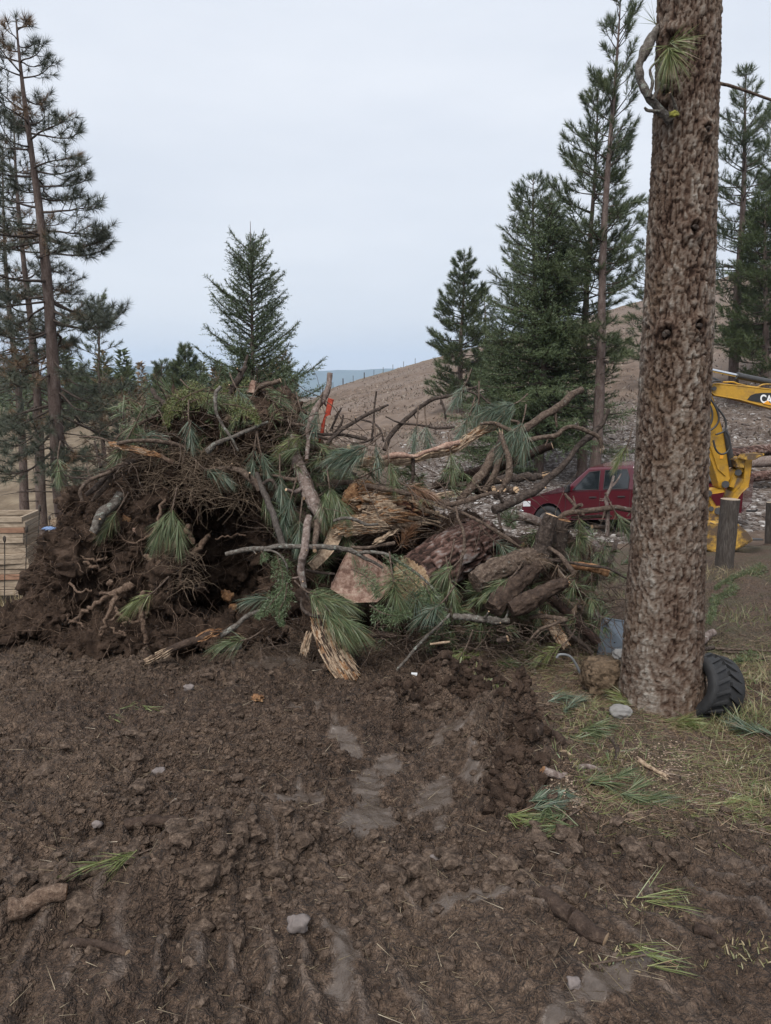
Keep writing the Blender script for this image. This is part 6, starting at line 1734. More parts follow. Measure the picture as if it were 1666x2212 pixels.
# ================================================================== THE NEAR PINE TRUNK
def near_bark(nt, b):
    t = attr(nt, 'tint')
    n = noise_n(nt, 55, 4, .7)
    n2 = noise_n(nt, 3.2, 4, .6)
    m2 = nt.nodes.new('ShaderNodeMath'); m2.operation = 'MULTIPLY_ADD'
    nt.links.new(n, m2.inputs[0]); m2.inputs[1].default_value = .6; nt.links.new(t, m2.inputs[2])
    m3 = nt.nodes.new('ShaderNodeMath'); m3.operation = 'SUBTRACT'; nt.links.new(m2.outputs[0], m3.inputs[0]); m3.inputs[1].default_value = .3
    c = ramp(nt, m3.outputs[0], [(.06, (.026, .015, .011)), (.24, (.072, .045, .032)), (.44, (.120, .086, .066)), (.66, (.175, .142, .116)), (.92, (.29, .262, .228))])
    c = mixc(nt, ramp(nt, n2, [(.52, 0.0), (.70, .35)]), c, (.13, .085, .052))
    nt.links.new(c, b.inputs['Base Color']); b.inputs['Roughness'].default_value = .92; b.inputs['Specular IOR Level'].default_value = .15
    bump(nt, b, n, .9, .012)
M_NEARBARK = mat('scaly_grey_brown_bark', near_bark)

def near_pine():
    b = gq(1430, 1528); Yt = b[1] + .10
    base = np.array([at(1429, 1530, Yt)[0], Yt, b[2] - .12])
    ctl = [(1429, 1530, .236), (1436, 1300, .215), (1446, 1100, .203), (1454, 900, .193), (1464, 700, .183), (1472, 500, .173), (1480, 300, .163), (1486, 100, .155), (1489, 0, .151)]
    P = np.array([np.append(at(u, v, Yt), r) for u, v, r in ctl])
    P = np.vstack([[base[0], Yt, base[2], .255], P, [P[-1, 0] - .02, Yt, P[-1, 2] + 1.6, .12], [P[-1, 0] - .06, Yt, P[-1, 2] + 4.5, .04]])
    zz = np.concatenate([np.arange(P[0, 2], P[-3, 2] + .15, .0085), np.arange(P[-3, 2] + .15, P[-1, 2], .06)])
    C = np.stack([np.interp(zz, P[:, 2], P[:, 0]), np.full(len(zz), Yt), zz], 1); Rr = np.interp(zz, P[:, 2], P[:, 3])
    Rr = Rr + .05 * np.exp(-(zz - zz[0]) / .14)
    sd = 150
    root = thing('pine_tree', [base[0], Yt, b[2]], 'big scaly pine trunk close to the camera, cut off by the top edge', 'tree')
    mb = MB().tube(C, Rr, sd, 0)
    n = len(zz); V = mb.v[-1].reshape(n, sd, 3); out = unit(V - C[:, None])
    th = np.arange(sd)[None] * 2 * math.pi / sd
    # parallel-transport frame keeps a fixed start, so angle can come from the points
    ang = np.arctan2(out[..., 1], out[..., 0])
    S = np.broadcast_to(zz[:, None], (n, sd))
    w = np.stack([np.cos(ang) * .19, np.sin(ang) * .19, S * .45], -1)
    wob = .012 * np.stack([fbm3(w, 26, 3, .6, 3), fbm3(w, 26, 3, .6, 4), fbm3(w, 30, 3, .6, 5)], -1)
    aa = np.mod(ang, 2 * math.pi) * .19
    p1, p2 = cells2(aa + .7 * wob[..., 0], S * .34 + wob[..., 1], 36, 9)
    f1, f2 = cells2(aa + wob[..., 2], S * 1.35 + wob[..., 0], 70, 19)
    k1, k2 = cells2(aa + wob[..., 1], S * 1.0 + wob[..., 2], 120, 29)
    lowz = sstep(zz[0] + .2, zz[0] + 2.2, S)
    fur = (1 - sstep(.02, .24, p2 - p1)) * (.65 + .35 * lowz)
    scale_ = sstep(.02, .30, f2 - f1)
    flake = sstep(.02, .35, k2 - k1)
    lift = fbm3(w, 48, 2, .6, 21); lift2 = fbm3(w * [1, 1, .6], 9, 2, .5, 22)
    h = -.0115 * fur + .0045 * scale_ * (1 - fur) + .003 * flake + .0035 * lift
    h += .006 * fbm3(w, 3, 2, .5, 13)
    tint = .35 + .12 * scale_ + .12 * flake - .36 * fur + .22 * lift + .16 * lift2
    # branch collars and a scar
    kn = []
    for u, v, rr in ((1440, 725, .030), (1502, 708, .022), (1493, 506, .024), (1446, 205, .03), (1520, 300, .016), (1452, 110, .035)):
        a = at(u, v, Yt); q = np.array([np.interp(a[2], zz, C[:, 0]), Yt, a[2]])
        Rk = np.interp(a[2], zz, Rr); dx = np.clip((a[0] * (Yt - Rk * .8) / Yt - q[0]), -Rk * .95, Rk * .95)
        k = q + [dx, -math.sqrt(max(Rk ** 2 - dx ** 2, 1e-4)), 0]
        kn.append((k, rr))
        d = np.linalg.norm((V - k) * [1, 1, .8], axis=-1)
        h += .022 * np.exp(-((d - rr * 1.5) / (rr * .8)) ** 2) - .03 * np.exp(-(d / (rr * .7)) ** 2)
        tint -= .35 * np.exp(-(d / (rr * 1.5)) ** 2)
    a = at(1461, 1262, Yt - .2); d = np.linalg.norm((V - a) * [1, .3, .7], axis=-1)
    scar = np.exp(-(d / .035) ** 2)
    V = V + out * (h - .012 * scar)[..., None]
    mb.v[-1] = V.reshape(-1, 3); mb.cols[-1] = np.clip(tint, 0, 1).reshape(-1)
    mb.build('trunk', M_NEARBARK, root)
    Vs, Fs = lump_mesh(a + [0, .055, 0], (.022, .02, .045), 3, 3, 0, .5, 3)
    MB().add(Vs, Fs).build('bark_scar', M_ROT, root)
    g = np.random.default_rng(4)
    for k, rr in kn[:5]:
        o = unit(k - [np.interp(k[2], zz, C[:, 0]), Yt, k[2]])
        MB().tube(np.array([k - o * .03, k + o * .012, k + o * .03 + [0, 0, -.004]]), [rr * .75, rr * .62, rr * .45], 9, 0, None, 1, .3, 5).build('branch_stub', [M_B2, M_B2], root)
    # crooked live branch on the left and its needles
    q = lambda u, v, dy=-.1: at(u, v, Yt + dy)
    lb = smooth_path([np.append(q(1450, 262, -.13), .020), np.append(q(1428, 240, -.12), .022), np.append(q(1400, 208, -.12), .022), np.append(q(1381, 165, -.12), .021), np.append(q(1383, 135, -.12), .019), np.append(q(1393, 110, -.11), .027), np.append(q(1402, 92, -.08), .028), np.append(q(1418, 66, 0), .02), np.append(q(1436, 50, .06), .015)], 6)
    MB().tube(lb[:, :3], lb[:, 3], 10, rough=.28, seed=6).build('crooked_branch', M_B3, root)
    for pts in ([(1402, 210), (1410, 180), (1405, 150), (1425, 128)], [(1410, 215), (1422, 190), (1424, 160), (1438, 118)], [(1428, 242), (1400, 238), (1392, 232)], [(1462, 240, -.18), (1455, 218, -.2), (1447, 200, -.22)]):
        pp = smooth_path([q(*p) if len(p) == 3 else q(p[0], p[1], -.16) for p in pts], 5)
        MB().tube(pp, np.linspace(.010, .005, len(pp)), 6, 0, None, 1, .25, 8).build('side_twig', [M_B3, M_CUT], root)
    T = np.concatenate([tuft(q(1442, 96, -.24), (.15, -.3, -1), 150, .17, .0030, .05, (20, 75), .25, g), tuft(q(1446, 92, -.24), (.9, -.2, .15), 40, .13, .003, .05, (10, 50), .1, g),
                        tuft(q(1420, 55, -.1), (-.7, 0, .8), 14, .16, .0024, .02, (5, 60), 0, g), tuft(q(1412, 120, -.1), (-.9, 0, .3), 9, .10, .0024, .02, (5, 70), 0, g)])
    MB().tris(T, 0, np.repeat(g.random(len(T)), 3)).build('needle_tuft', M_F_YEL, root)
    tw = smooth_path([q(1540, 178, .0), q(1580, 186, .0), q(1630, 203, .0), q(1720, 235, .02)], 5)
    MB().tube(tw, np.linspace(.009, .006, len(tw)), 7, rough=.15).build('side_branch', M_B1, root)
    V, F = lump_mesh(q(1456, 246, -.21), (.022, .014, .014), 4, 3, 0, .5, 3)
    MB().add(V, F).build('lichen_patch', simple('yellow_lichen', (.20, .19, .035), .9, .4, 60, .5), root)
    # limbs and needles of the crown above the frame
    br, T = MB(), []
    for k in range(9):
        z = P[-3, 2] + .55 + k * .38; az = g.random() * 6.28
        o = np.array([np.interp(z, P[:, 2], P[:, 0]), Yt, z])
        pp, dd = limb_path(o, az, g.uniform(.8, 1.4), .0, .4, g, .12)
        br.tube(pp, np.linspace(.02, .006, len(pp)), 6)
        for i in (3, 4, 5, 6):
            T.append(tuft(pp[i], unit(dd[i] + rand_unit(1, g)[0] * .6), 60, .18, .004, .1, (10, 70), .1, g))
    tag(br.build('branches', M_LIMB, root), kind='stuff')
    T = np.concatenate(T)
    MB().tris(T, 0, np.repeat(g.random(len(T)), 3)).build('crown', M_F_GREEN, root)
    return root
near_pine()

# ================================================================== THINGS LYING ABOUT
def on_ground(P, lift=0.0):
    P = np.asarray(P, float)
    P[:, 2] = ground_z(P[:, 0], P[:, 1]) + lift
    return P

def stick(label, uv, r, m=M_B1, ends=(0, 0), name='stick', cat='stick', sink=.5, rough=.2, seed=1, splin=None):
    P = np.array([gq(u, v) for u, v in uv])
    P = smooth_path(P, 6); P = on_ground(P, r * (1 - sink))
    # a stick does not follow every clod
    k = np.linspace(0, 1, len(P)); P[:, 2] = .25 * P[:, 2] + .75 * np.polyval(np.polyfit(k, P[:, 2], 1), k)
    mb = MB().tube(P, r * (1 + .04 * np.sin(k * 7 + seed)) * (1 - .25 * k), 10, 0, ends[0], ends[1], rough, seed)
    if splin:
        g = np.random.default_rng(seed)
        splinters(mb, P[-1], P[-1] - P[-3], r * .9, splin, .06, 3, g, .004)
    return tag(mb.build(name, [m, M_CUT, M_ROT, M_SPLIT]), label, cat)

stick('short reddish log half sunk in the mud at the lower left', [(18, 1966), (80, 1962), (146, 1950)], .034, M_ROOT, (0, 2), 'log', 'log', .35)
stick('muddy stick lying in the ruts at the lower left', [(140, 2046), (210, 2052), (276, 2060)], .015, M_MUDDY, (0, 1), sink=.2)
stick('mud-coated log piece at the lower right', [(1172, 1944), (1205, 1965), (1235, 1990)], .030, M_MUDDY, (0, 0), 'log', 'log', .5)
stick('second mud-coated log piece just below it', [(1238, 1996), (1275, 2020), (1308, 2042)], .031, M_MUDDY, (0, 1), 'log', 'log', .5)
stick('sunken muddy bar at the right picture edge', [(1500, 2005), (1530, 2022), (1562, 2045)], .022, M_MUDDY, (0, 0), 'log', 'log', .6)
stick('flat slab of mud-covered bark left of centre', [(270, 1790), (330, 1776), (392, 1758)], .028, M_MUDDY, (0, 0), 'bark_slab', 'bark', .6)
stick('bark-covered stick beside the green needle sprays', [(1172, 1664), (1215, 1675), (1255, 1676), (1298, 1668)], .017, M_B5, (2, 0), 'stick', 'stick', .1)
stick('raw split stick above the bark-covered one', [(1184, 1645), (1212, 1640), (1240, 1634)], .010, M_SPLIT, (3, 3), 'stick', 'stick', .1)
stick('splintered pale stick pointing down right in the litter', [(1382, 1646), (1412, 1665), (1440, 1683)], .012, M_SPLIT, (3, 3), 'stick', 'stick', .1, splin=8)
stick('short dark bent stick standing out of the litter', [(1320, 1600), (1334, 1622), (1330, 1645)], .013, M_B2, (0, 0), 'stick', 'stick', .1)
stick('muddy log at the edge of the dug berm', [(1152, 1592), (1180, 1604), (1216, 1614)], .030, M_MUDDY, (0, 0), 'log', 'log', .3)
stick('long thin stick lying in the litter at the right', [(1440, 1708), (1475, 1735), (1530, 1768)], .007, M_B2, sink=.1)
stick('orange-ended log behind the near trunk', [(1503, 1398), (1522, 1386), (1538, 1376)], .038, M_B5, (0, 2), 'log', 'log', .1)
stick('dark stick with a raw end behind the tyre', [(1500, 1416), (1520, 1410), (1541, 1401)], .020, M_B2, (0, 2), 'stick', 'stick', .0)
stick('long thin branch lying right of the tyre', [(1545, 1404), (1590, 1406), (1640, 1412), (1700, 1410)], .011, M_B1, sink=-.4)
stick('second thin branch just below it right of the tyre', [(1560, 1412), (1600, 1414), (1660, 1416)], .008, M_B1, sink=-.4)
stick('torn bark strip along the top of the berm', [(1010, 1480), (1045, 1490), (1080, 1500)], .018, M_MUDDY, (0, 0), 'bark_strip', 'bark', .1)
stick('bundle-like pale splinter by the berm', [(1032, 1500), (1055, 1508), (1078, 1516)], .008, M_SPLIT, (3, 3), 'splinter', 'wood', .0, splin=10)
stick('dead twig lying in the mud at mid left', [(384, 1725), (372, 1740), (352, 1752)], .006, M_B1, sink=0)
stick('small stick upright-looking in the soil of the berm', [(1072, 1700), (1084, 1722), (1082, 1745)], .010, M_MUDDY, sink=0)
p = gq(553, 1512)
V, F = lump_mesh(p + [0, 0, .01], (.042, .035, .014), 5, 4, .1, .6, 3)
tag(MB().add(V, F).build('bark_chip', M_ROT), 'bright orange chunk of rotten bark in the mud', 'bark')
P = np.array([cr('7', x, y, gq(925, 1472)[1] + .02) for x, y in ((1398, 1308), (1470, 1312), (1550, 1332), (1592, 1358), (1560, 1372), (1500, 1345))])
o = MB().prism(P, (0, .02, .004)).build('plastic_scrap', simple('white_plastic', (.55, .56, .57), .4, .12, 30))
tag(o, 'white plastic scrap sticking out of the soil at the heap foot', 'scrap')
for i, (u, v, s, lab) in enumerate(((645, 2002, .032, 'angular grey stone in the lower middle of the mud'), (345, 1672, .030, 'flat grey stone in the mud at mid left'), (408, 1490, .030, 'grey stone in the mud left of the scraped lane'),
                                    (210, 1785, .02, 'small stone in the mud at the left'), (940, 1860, .022, 'small brown stone below the scraped lane'), (1240, 2130, .02, 'pale stone near the bottom edge'))):
    V, F = lump_mesh(gq(u, v) + [0, 0, s * .4], (s, s * .8, s * .7), i + 20, 3, .25, .3, 1.6)
    tag(MB().add(V, F).build('stone', simple('mud_stone', (.15, .125, .115), .8, .3, 30, .4)), lab, 'stone')

# pine sprays lying on the ground
GS = [('green needle spray spread on the ground below the near pine', 1350, 1728, 1, -.1, 'G', 260), ('second green spray beside the sawdust patch', 1225, 1775, -.6, .5, 'G', 200), ('bluish spray at the edge of the berm', 1165, 1742, .8, -.4, 'B', 200),
      ('dull green spray at the corner of the mud', 1120, 1790, .7, .3, 'Y', 200), ('spray of needles in front of the soil block', 1245, 1590, .8, .2, 'G', 220), ('dark spray above it near the soil block', 1205, 1530, .7, -.2, 'B', 160),
      ('bright spray at the foot of the near trunk', 1385, 1535, -.8, -.1, 'Y', 130), ('long spray below the near trunk', 1450, 1560, .9, .6, 'Y', 150), ('spray at the far right of the litter', 1640, 1590, -.3, -.8, 'B', 140),
      ('small spray in the litter right of the splintered stick', 1530, 1740, .8, .3, 'Y', 120), ('thin sprig pressed into the mud near the bottom right', 1340, 2085, 1, -.1, 'Y', 24), ('flattened sprig at the right of the lower mud', 1390, 1950, 1, .2, 'Y', 30),
      ('tiny green sprig in the mud at the left', 265, 1548, 1, .1, 'Y', 40), ('small sprig lying by the ruts at the left', 290, 1860, -.6, .5, 'Y', 40), ('spray under the bark-covered stick', 1290, 1700, .9, .0, 'G', 140),
      ('sprig at the berm top', 1055, 1512, .3, -.7, 'Y', 70), ('spray left of the soil block', 1100, 1440, .6, .2, 'G', 110), ('spray before the leaning logs', 1180, 1415, -.7, .2, 'Y', 110), ('spray in front of the muddy stub log', 985, 1425, .5, -.5, 'Y', 90)]
for i, (lab, u, v, dx, dy, k, n) in enumerate(GS):
    g = np.random.default_rng(70 + i)
    p = gq(u, v) + [0, 0, .02]
    root = thing('pine_spray', p, lab, 'needle spray', 'needle sprays on the ground')
    d = unit(np.array([dx, -dy * 1.2, .08]))
    T = []
    for j in range(4):
        o = p + [g.normal(0, .05), g.normal(0, .06), .005]
        dj = unit(d + rand_unit(1, g)[0] * [.5, .5, .05])
        T.append(tuft(o, dj, n // 3, .14, .0030, .06, (4, 38), .10, g))
    T = np.concatenate(T)
    zf = ground_z(T[..., 0].ravel(), T[..., 1].ravel()).reshape(T.shape[:2]) + .004
    T[..., 2] = np.maximum(T[..., 2], zf)
    MB().tris(T, 0, np.repeat(g.random(len(T)), 3)).build('needles', {'G': M_F_GREEN, 'B': M_F_BLUE, 'Y': M_F_YEL}[k], root)
    MB().tube(np.array([p - d * .1, p, p + d * .08]), .004, 5).build('twig', M_B1, root)

def scatter(n, u0, u1, v0, v1, g, dens=None):
    """points on the ground inside a picture window, even over the ground"""
    A, B = gp((u0 + u1) / 2, v1), gp((u0 + u1) / 2, v0)
    out = []
    k = 0
    Y = g.uniform(A[1], B[1], n * 3); t0, t1 = (u0 - CU) / FPX, (u1 - CU) / FPX
    X = g.uniform(0, 1, n * 3) * (t1 - t0) * (Y * 1.06 + .2) + t0 * (Y * 1.06 + .2)
    keep = np.ones(n * 3, bool) if dens is None else g.random(n * 3) < dens(X, Y)
    X, Y = X[keep][:n], Y[keep][:n]
    return np.stack([X, Y, ground_z(X, Y)], 1)

# needle litter, brown and green
def litter():
    g = np.random.default_rng(9)
    lit = lambda X, Y: near_masks(X, Y)[1] * (.25 + .75 * sstep(-.3, .5, fbm2(X, Y, 2.5, 3, .5, 5)))
    for name, lab, n, m, L, w in (('needle_litter', 'brown fallen pine needles covering the ground round the near pine', 15000, M_F_DRY, .11, .0026), ('green_needle_litter', 'scattered green needles over the litter', 7500, M_F_YEL, .10, .0026)):
        P = scatter(n, 900, 1760, 1395, 2190, g, lit)
        a = g.normal(.3, 1.0, len(P)); d = unit(np.stack([np.cos(a), np.sin(a), g.normal(.03, .10, len(P))], 1))
        T = needle_tris(P + [0, 0, .004], d, L * g.uniform(.5, 1.2, len(P)), w, 0, g)
        T[:, 2, 2] = np.maximum(T[:, 2, 2], ground_z(T[:, 2, 0], T[:, 2, 1]) + .004)
        tag(MB().tris(T, 0, np.repeat(g.random(len(T)), 3)).build(name, m), lab, 'litter', kind='stuff')
M_F_DRY = fresh_mat('dry_brown_needles', (.075, .045, .028), (.155, .10, .065), (.27, .19, .125))
litter()

def mud_straw():
    """bits of needle, straw and root trodden into the mud"""
    g = np.random.default_rng(10)
    P = scatter(2600, -60, 1500, 1400, 2212, g)
    a = g.random(len(P)) * 6.28; d = unit(np.stack([np.cos(a), np.sin(a), g.normal(.1, .22, len(P))], 1))
    T = needle_tris(P + [0, 0, .003], d, .07 * g.uniform(.4, 1.6, len(P)), .0024, 0, g)
    tag(MB().tris(T, 0, np.repeat(g.random(len(T)), 3)).build('straw_bits', M_F_STRAW), 'bits of straw, root and needle trodden into the mud', 'litter', kind='stuff')
M_F_STRAW = fresh_mat('straw_bits', (.07, .048, .032), (.16, .125, .075), (.30, .24, .16))
mud_straw()

_ico = {}
def clods(name, label, P, size, m, seed, sub=2, flat=.7, amp=.38, tint=False):
    g = np.random.default_rng(seed)
    protos = [lump_mesh((0, 0, 0), (1, 1, 1), seed + k, sub, .12, amp, 1.5) for k in range(8)]
    Vs, Fs, n0, ti = [], [], 0, []
    for p, s in zip(P, size):
        V, F = protos[g.integers(8)]
        a = g.random() * 6.28; c_, s_ = math.cos(a), math.sin(a)
        S = s * np.array([g.uniform(.8, 1.4), g.uniform(.8, 1.3), g.uniform(.5, 1.0) * flat / .7])
        W = (V * S) @ np.array([[c_, s_, 0], [-s_, c_, 0], [0, 0, 1]])
        Vs.append(W + p + [0, 0, s * .12]); Fs.append(F + n0); n0 += len(V); ti.append(np.full(len(V), g.random()))
    o = MB().add(np.vstack(Vs), np.vstack(Fs), 0, np.concatenate(ti), smooth=False).build(name, m)
    return tag(o, label, 'soil', kind='stuff')

def clodm(nt, b):
    n = noise_n(nt, 34, 5, .75); t = attr(nt, 'tint')
    c = ramp(nt, n, [(.32, (.018, .012, .0085)), (.47, (.075, .052, .038)), (.58, (.14, .10, .074)), (.74, (.26, .195, .15))])
    c = mixc(nt, ramp(nt, t, [(.6, 0.0), (1, .3)]), c, (.13, .092, .068))
    nt.links.new(c, b.inputs['Base Color']); b.inputs['Roughness'].default_value = .9; b.inputs['Specular IOR Level'].default_value = .2
    bump(nt, b, n, 1.0, .03)
M_CLODS = mat('mud_clods', clodm)
def all_clods():
    g = np.random.default_rng(12)
    nowet = lambda X, Y: (1 - .93 * near_masks(X, Y)[0]) * (.25 + .75 * sstep(2.3, 2.7, Y)) * (1 - .8 * near_masks(X, Y)[1]) * (.22 + .78 * sstep(-.1, .55, fbm2(X, Y, 1.7, 3, .55, 77)))
    P = scatter(9500, -80, 1740, 1380, 2230, g, nowet)
    clods('soil_clods', 'small clods of dark soil strewn over the mud', P, np.exp(g.normal(math.log(.0068), .5, len(P))), M_CLODS, 40, 1)
    big = []
    for (u, v, su, sv, n) in ((100, 1960, 110, 60, 60), (430, 1890, 200, 50, 120), (640, 1850, 120, 60, 90), (1080, 1640, 60, 90, 60), (930, 1530, 140, 20, 40), (520, 1960, 160, 50, 70), (1000, 1880, 220, 50, 90), (160, 1420, 160, 60, 110), (420, 1440, 200, 40, 70), (200, 1700, 240, 120, 90), (1300, 1850, 200, 60, 60)):
        big.append(gpv(u + g.normal(0, su * .6, n), np.minimum(2200, v + g.normal(0, sv * .6, n))))
    B = np.vstack(big); B[:, 2] = ground_z(B[:, 0], B[:, 1])
    clods('large_clods', 'larger broken clods heaped along the ridges of mud', B, np.clip(np.exp(g.normal(math.log(.0125), .55, len(B))), .005, .05), M_CLODS, 41, 2, .7, .55)
all_clods()

M_CHIP = simple('weathered_chips', (.30, .225, .165), .9, .4, 200)
def chips():
    g = np.random.default_rng(13)
    P = []
    for (u, v, su, sv, n) in ((1240, 1738, 38, 18, 260), (1450, 1640, 80, 36, 220), (1380, 1640, 50, 30, 90), (1500, 1690, 140, 70, 220), (1290, 1500, 120, 40, 120)):
        P.append(gpv(u + g.normal(0, su * .6, n), v + g.normal(0, sv * .6, n)))
    P = np.vstack(P); P[:, 2] = ground_z(P[:, 0], P[:, 1])
    clods('wood_chips', 'pale sawdust and wood chips in the litter below the near pine', P, g.uniform(.002, .006, len(P)), M_CHIP, 42, 1, .4)
chips()

def rubble():
    """pale broken stuff at the foot of the hill"""
    g = np.random.default_rng(14)
    n = 5600
    Y = 18 + 24 * g.random(n) ** 1.4; t = g.uniform(0.02, .60, n); X = t * Y
    keep = (fbm2(X, Y, .12, 3, .55, 205) > -.6)
    X, Y = X[keep], Y[keep]
    P = np.stack([X, Y, ground_z(X, Y)], 1)
    clods('pale_rubble', 'pale broken chips and stones strewn at the foot of the hill', P, np.exp(g.normal(math.log(.050), .4, len(P))), M_RUBBLE, 43, 1, .5)
def rubm(nt, b):
    t = attr(nt, 'tint')
    nt.links.new(ramp(nt, t, [(0, (.06, .046, .040)), (.45, (.13, .11, .098)), (.8, (.25, .23, .215)), (1, (.42, .40, .385))]), b.inputs['Base Color'])
    b.inputs['Roughness'].default_value = .9; b.inputs['Specular IOR Level'].default_value = .1
M_RUBBLE = mat('pale_rubble', rubm)
rubble()

# grass: green at the right, dry by the timber frames
def grass():
    g = np.random.default_rng(15)
    T, ti = [], []
    for (u, v, su, sv, n, L, t0) in ((1590, 1560, 90, 30, 420, .12, .55), (1640, 1480, 60, 40, 300, .10, .5), (1650, 1720, 40, 40, 160, .08, .45), (1340, 2090, 70, 30, 70, .03, .4), (1620, 2050, 80, 40, 90, .03, .4), (1600, 1350, 90, 25, 260, .10, .65), (1330, 1300, 60, 30, 160, .10, .5), (1400, 1960, 90, 30, 80, .03, .4), (1270, 1560, 60, 40, 260, .06, .62), (1330, 1640, 70, 40, 260, .06, .6), (1240, 1690, 60, 40, 200, .06, .6), (1600, 1640, 70, 40, 220, .07, .55), (1560, 1255, 100, 15, 220, .12, .2)):
        p = gpv(u + g.normal(0, su * .6, n), v + g.normal(0, sv * .6, n)); p[:, 2] = ground_z(p[:, 0], p[:, 1])
        d = unit(np.stack([g.normal(0, .55, n), g.normal(0, .55, n), np.ones(n)], 1))
        T.append(needle_tris(p, d, L * g.uniform(.5, 1.5, n), .0038, .25, g)); ti.append(np.repeat(np.tile(np.clip(t0 + g.normal(0, .22, n), 0, 1), 3), 3))
    o = MB().tris(np.concatenate(T), 0, np.concatenate(ti)).build('grass', M_GRASS)
    tag(o, 'thin grass blades round the tyre and along the litter', 'grass', kind='stuff')
    T, ti = [], []
    n = 460
    p = np.array([at(g.uniform(-60, 100), 1300, g.uniform(5.9, 6.5)) for k in range(n)]); p[:, 2] = ground_z(p[:, 0], p[:, 1]) - .02
    d = unit(np.stack([g.normal(0, .3, n), g.normal(0, .3, n), np.ones(n)], 1))
    T.append(needle_tris(p, d, g.uniform(.06, .30, n), .005, .2, g)); ti.append(np.repeat(np.tile(g.uniform(.0, .3, n), 3), 3))
    o = MB().tris(np.concatenate(T), 0, np.concatenate(ti)).build('dry_grass', M_GRASS)
    tag(o, 'pale dry grass stalks in front of the timber frames', 'grass', kind='stuff')
M_GRASS = fresh_mat('grass_blades', (.33, .25, .15), (.17, .16, .075), (.075, .125, .04))
grass()

# teasel stalks in front of the frames
for i, (u, v0, v1, lab) in enumerate(((86, 1098, 1235, 'tall dead teasel stalk at the corner of the timber frames'), (58, 1143, 1275, 'dead teasel stalk in front of the middle of the frames'), (10, 1165, 1290, 'bent dead stalk at the left picture edge'), (107, 1120, 1200, 'short dead teasel behind the frame corner'))):
    Ys = 6.3 if i < 3 else 7.4
    a, b = at(u - 12 + 4 * i, v1, Ys), at(u, v0, Ys)
    root = thing('dead_teasel', a, lab, 'plant', 'dead stalks by the frames')
    a2 = a.copy(); a2[2] = min(a[2], gz(a[0], a[1]))
    MB().tube(smooth_path([a2, (a + b) / 2 + [.01, 0, 0], b], 5), .0045, 5).build('stalk', M_POST, root)
    V, F = lump_mesh(b, (.014, .014, .033), i, 2, 0, .2, 3)
    MB().add(V, F).build('seed_head', M_POST, root)

# scraps behind the frames
M_TARP_B = simple('blue_tarp', (.14, .21, .36), .45, .5, 40)
M_TARP_W = simple('white_tarp', (.62, .64, .68), .5, .25, 30)
for c, r, m, lab in ((at(107, 1141, 6.9), (.06, .05, .012), M_TARP_B, 'crumpled blue tarp scrap beside the timber frames'), (at(111, 1157, 6.95), (.07, .06, .016), M_TARP_W, 'white plastic scrap below the blue one'), (at(120, 1206, 6.9), (.035, .04, .045), M_TARP_W, 'white rag at the edge of the root soil')):
    V, F = lump_mesh(c, r, 3, 4, 0, .5, 3)
    tag(MB().add(V, F).build('tarp_scrap', m), lab, 'tarp')
root = thing('survey_stake', at(107, 1205, 6.95), 'thin black stake with a yellow top beside the frames', 'stake')
MB().tube([at(107, 1260, 6.95), at(108, 1192, 6.95)], .011, 6, 0, 0, 0).build('shaft', M_BLACK, root)
MB().tube([at(108, 1192, 6.95), at(108, 1184, 6.95)], .013, 6, 0, 0, 0).build('cap', simple('yellow_cap', (.6, .36, .02), .5, .1, 20), root)

def berm():
    """crumbled dark earth thrown up by the bucket"""
    g = np.random.default_rng(33); P = []
    for u, v, su, sv, n in ((1115, 1570, 45, 40, 260), (1120, 1660, 45, 60, 300), (1060, 1540, 50, 30, 200), (960, 1515, 90, 26, 330), (850, 1505, 60, 20, 160), (1090, 1735, 40, 24, 130)):
        P.append(gpv(u + g.normal(0, su * .6, n), v + g.normal(0, sv * .55, n)))
    P = np.vstack(P); P[:, 2] = ground_z(P[:, 0], P[:, 1]) + np.abs(g.normal(0, .012, len(P)))
    clods('dug_earth', 'crumbly bank of dark dug earth beside the scraped wet lane', P, np.clip(np.exp(g.normal(math.log(.013), .5, len(P))), .004, .04), M_HEAP, 91, 1, .8, .5)
berm()

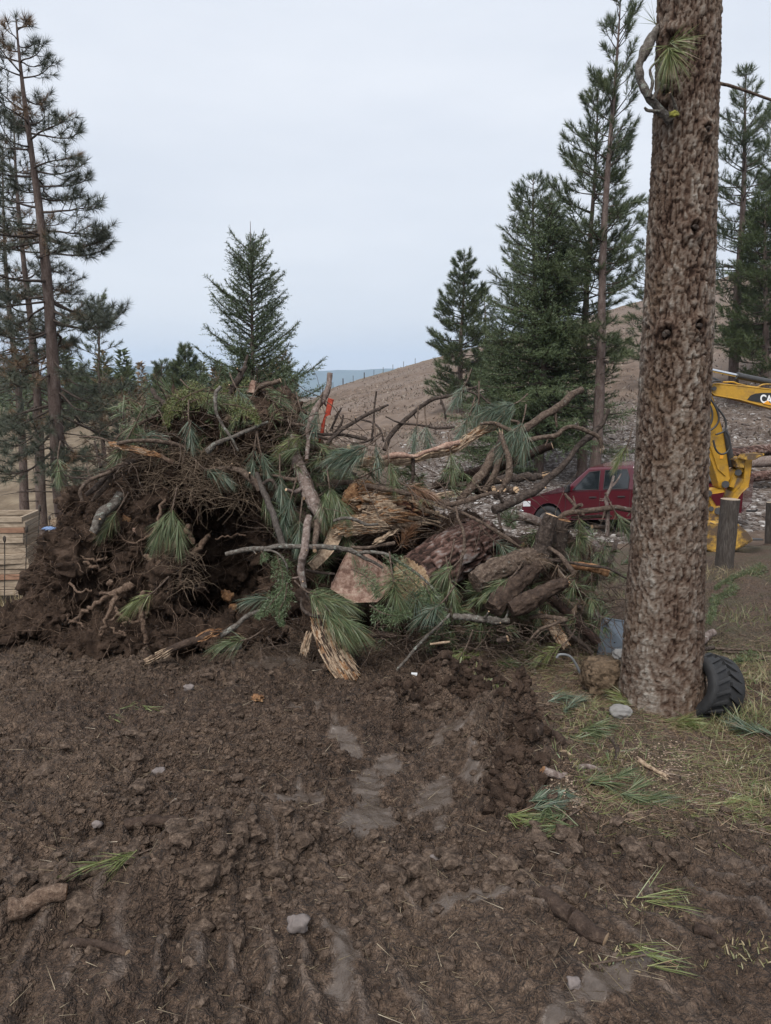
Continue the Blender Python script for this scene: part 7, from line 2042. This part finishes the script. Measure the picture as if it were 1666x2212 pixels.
# fir boughs lying on the cleared ground beyond the near trunk
for i, (lab, uv) in enumerate((('fir bough lying on the ground left of the right picture edge', [(1660, 1235), (1620, 1245), (1580, 1258), (1545, 1275)]), ('fir bough lying on the ground right behind the near trunk', [(1560, 1300), (1545, 1325), (1530, 1350)]),
                               ('second fir bough lying behind the near trunk', [(1600, 1275), (1570, 1290), (1535, 1300)]), ('fir bough in the grass behind the tyre', [(1655, 1425), (1620, 1432), (1585, 1436)]))):
    pts = []
    for u, v in uv:
        p = gq(u, v); pts.append((u, v - 4, p[1]))
    spray(lab, 'D', pts, .16, M_F_GREEN, 90 + i, .016, .03)

# stubble on the ploughed hill
def stubble():
    g = np.random.default_rng(51)
    n = 16000
    Y = 30 * (165 / 30.0) ** g.random(n); t = g.uniform(-.14, .62, n); X = t * Y
    keep = fbm2(X, Y, .15, 3, .6, 7) > -.15 + .5 * g.random(n) - .3
    X, Y = X[keep], Y[keep]; P = np.stack([X, Y, ground_z(X, Y)], 1)
    m = len(P); d = unit(np.stack([g.normal(0, .7, m), g.normal(0, .7, m), np.ones(m)], 1))
    T = needle_tris(P - [0, 0, .02], d, g.uniform(.10, .34, m), .05 + .0012 * Y, 0, g)
    tag(MB().tris(T, 0, np.repeat(g.random(m), 3)).build('stubble', M_STUB), 'thin dry stubble over the ploughed hillside', 'stubble', kind='stuff')
M_STUB = fresh_mat('dry_stubble', (.060, .043, .033), (.14, .11, .085), (.27, .225, .175))
stubble()
# ================================================================== AIR
def haze():
    o = MB().box((-4200, -400, -160), (4800, 6600, 260)).build('haze', HAZE, at_base=False)
    tag(o, 'thin blue air filling the valley', 'haze', kind='stuff')
    return o
HAZE = bpy.data.materials.new('thin_air')
HAZE.use_nodes = True
_nt = HAZE.node_tree; _nt.nodes.clear()
_o = _nt.nodes.new('ShaderNodeOutputMaterial'); _v = _nt.nodes.new('ShaderNodeVolumePrincipled')
_v.inputs['Color'].default_value = (.58, .76, 1.0, 1); _v.inputs['Density'].default_value = 0.00013; _v.inputs['Anisotropy'].default_value = 0.0
_nt.links.new(_v.outputs[0], _o.inputs['Volume'])
haze()
for _o in bpy.data.objects:
    if '_org' in _o:
        del _o['_org']
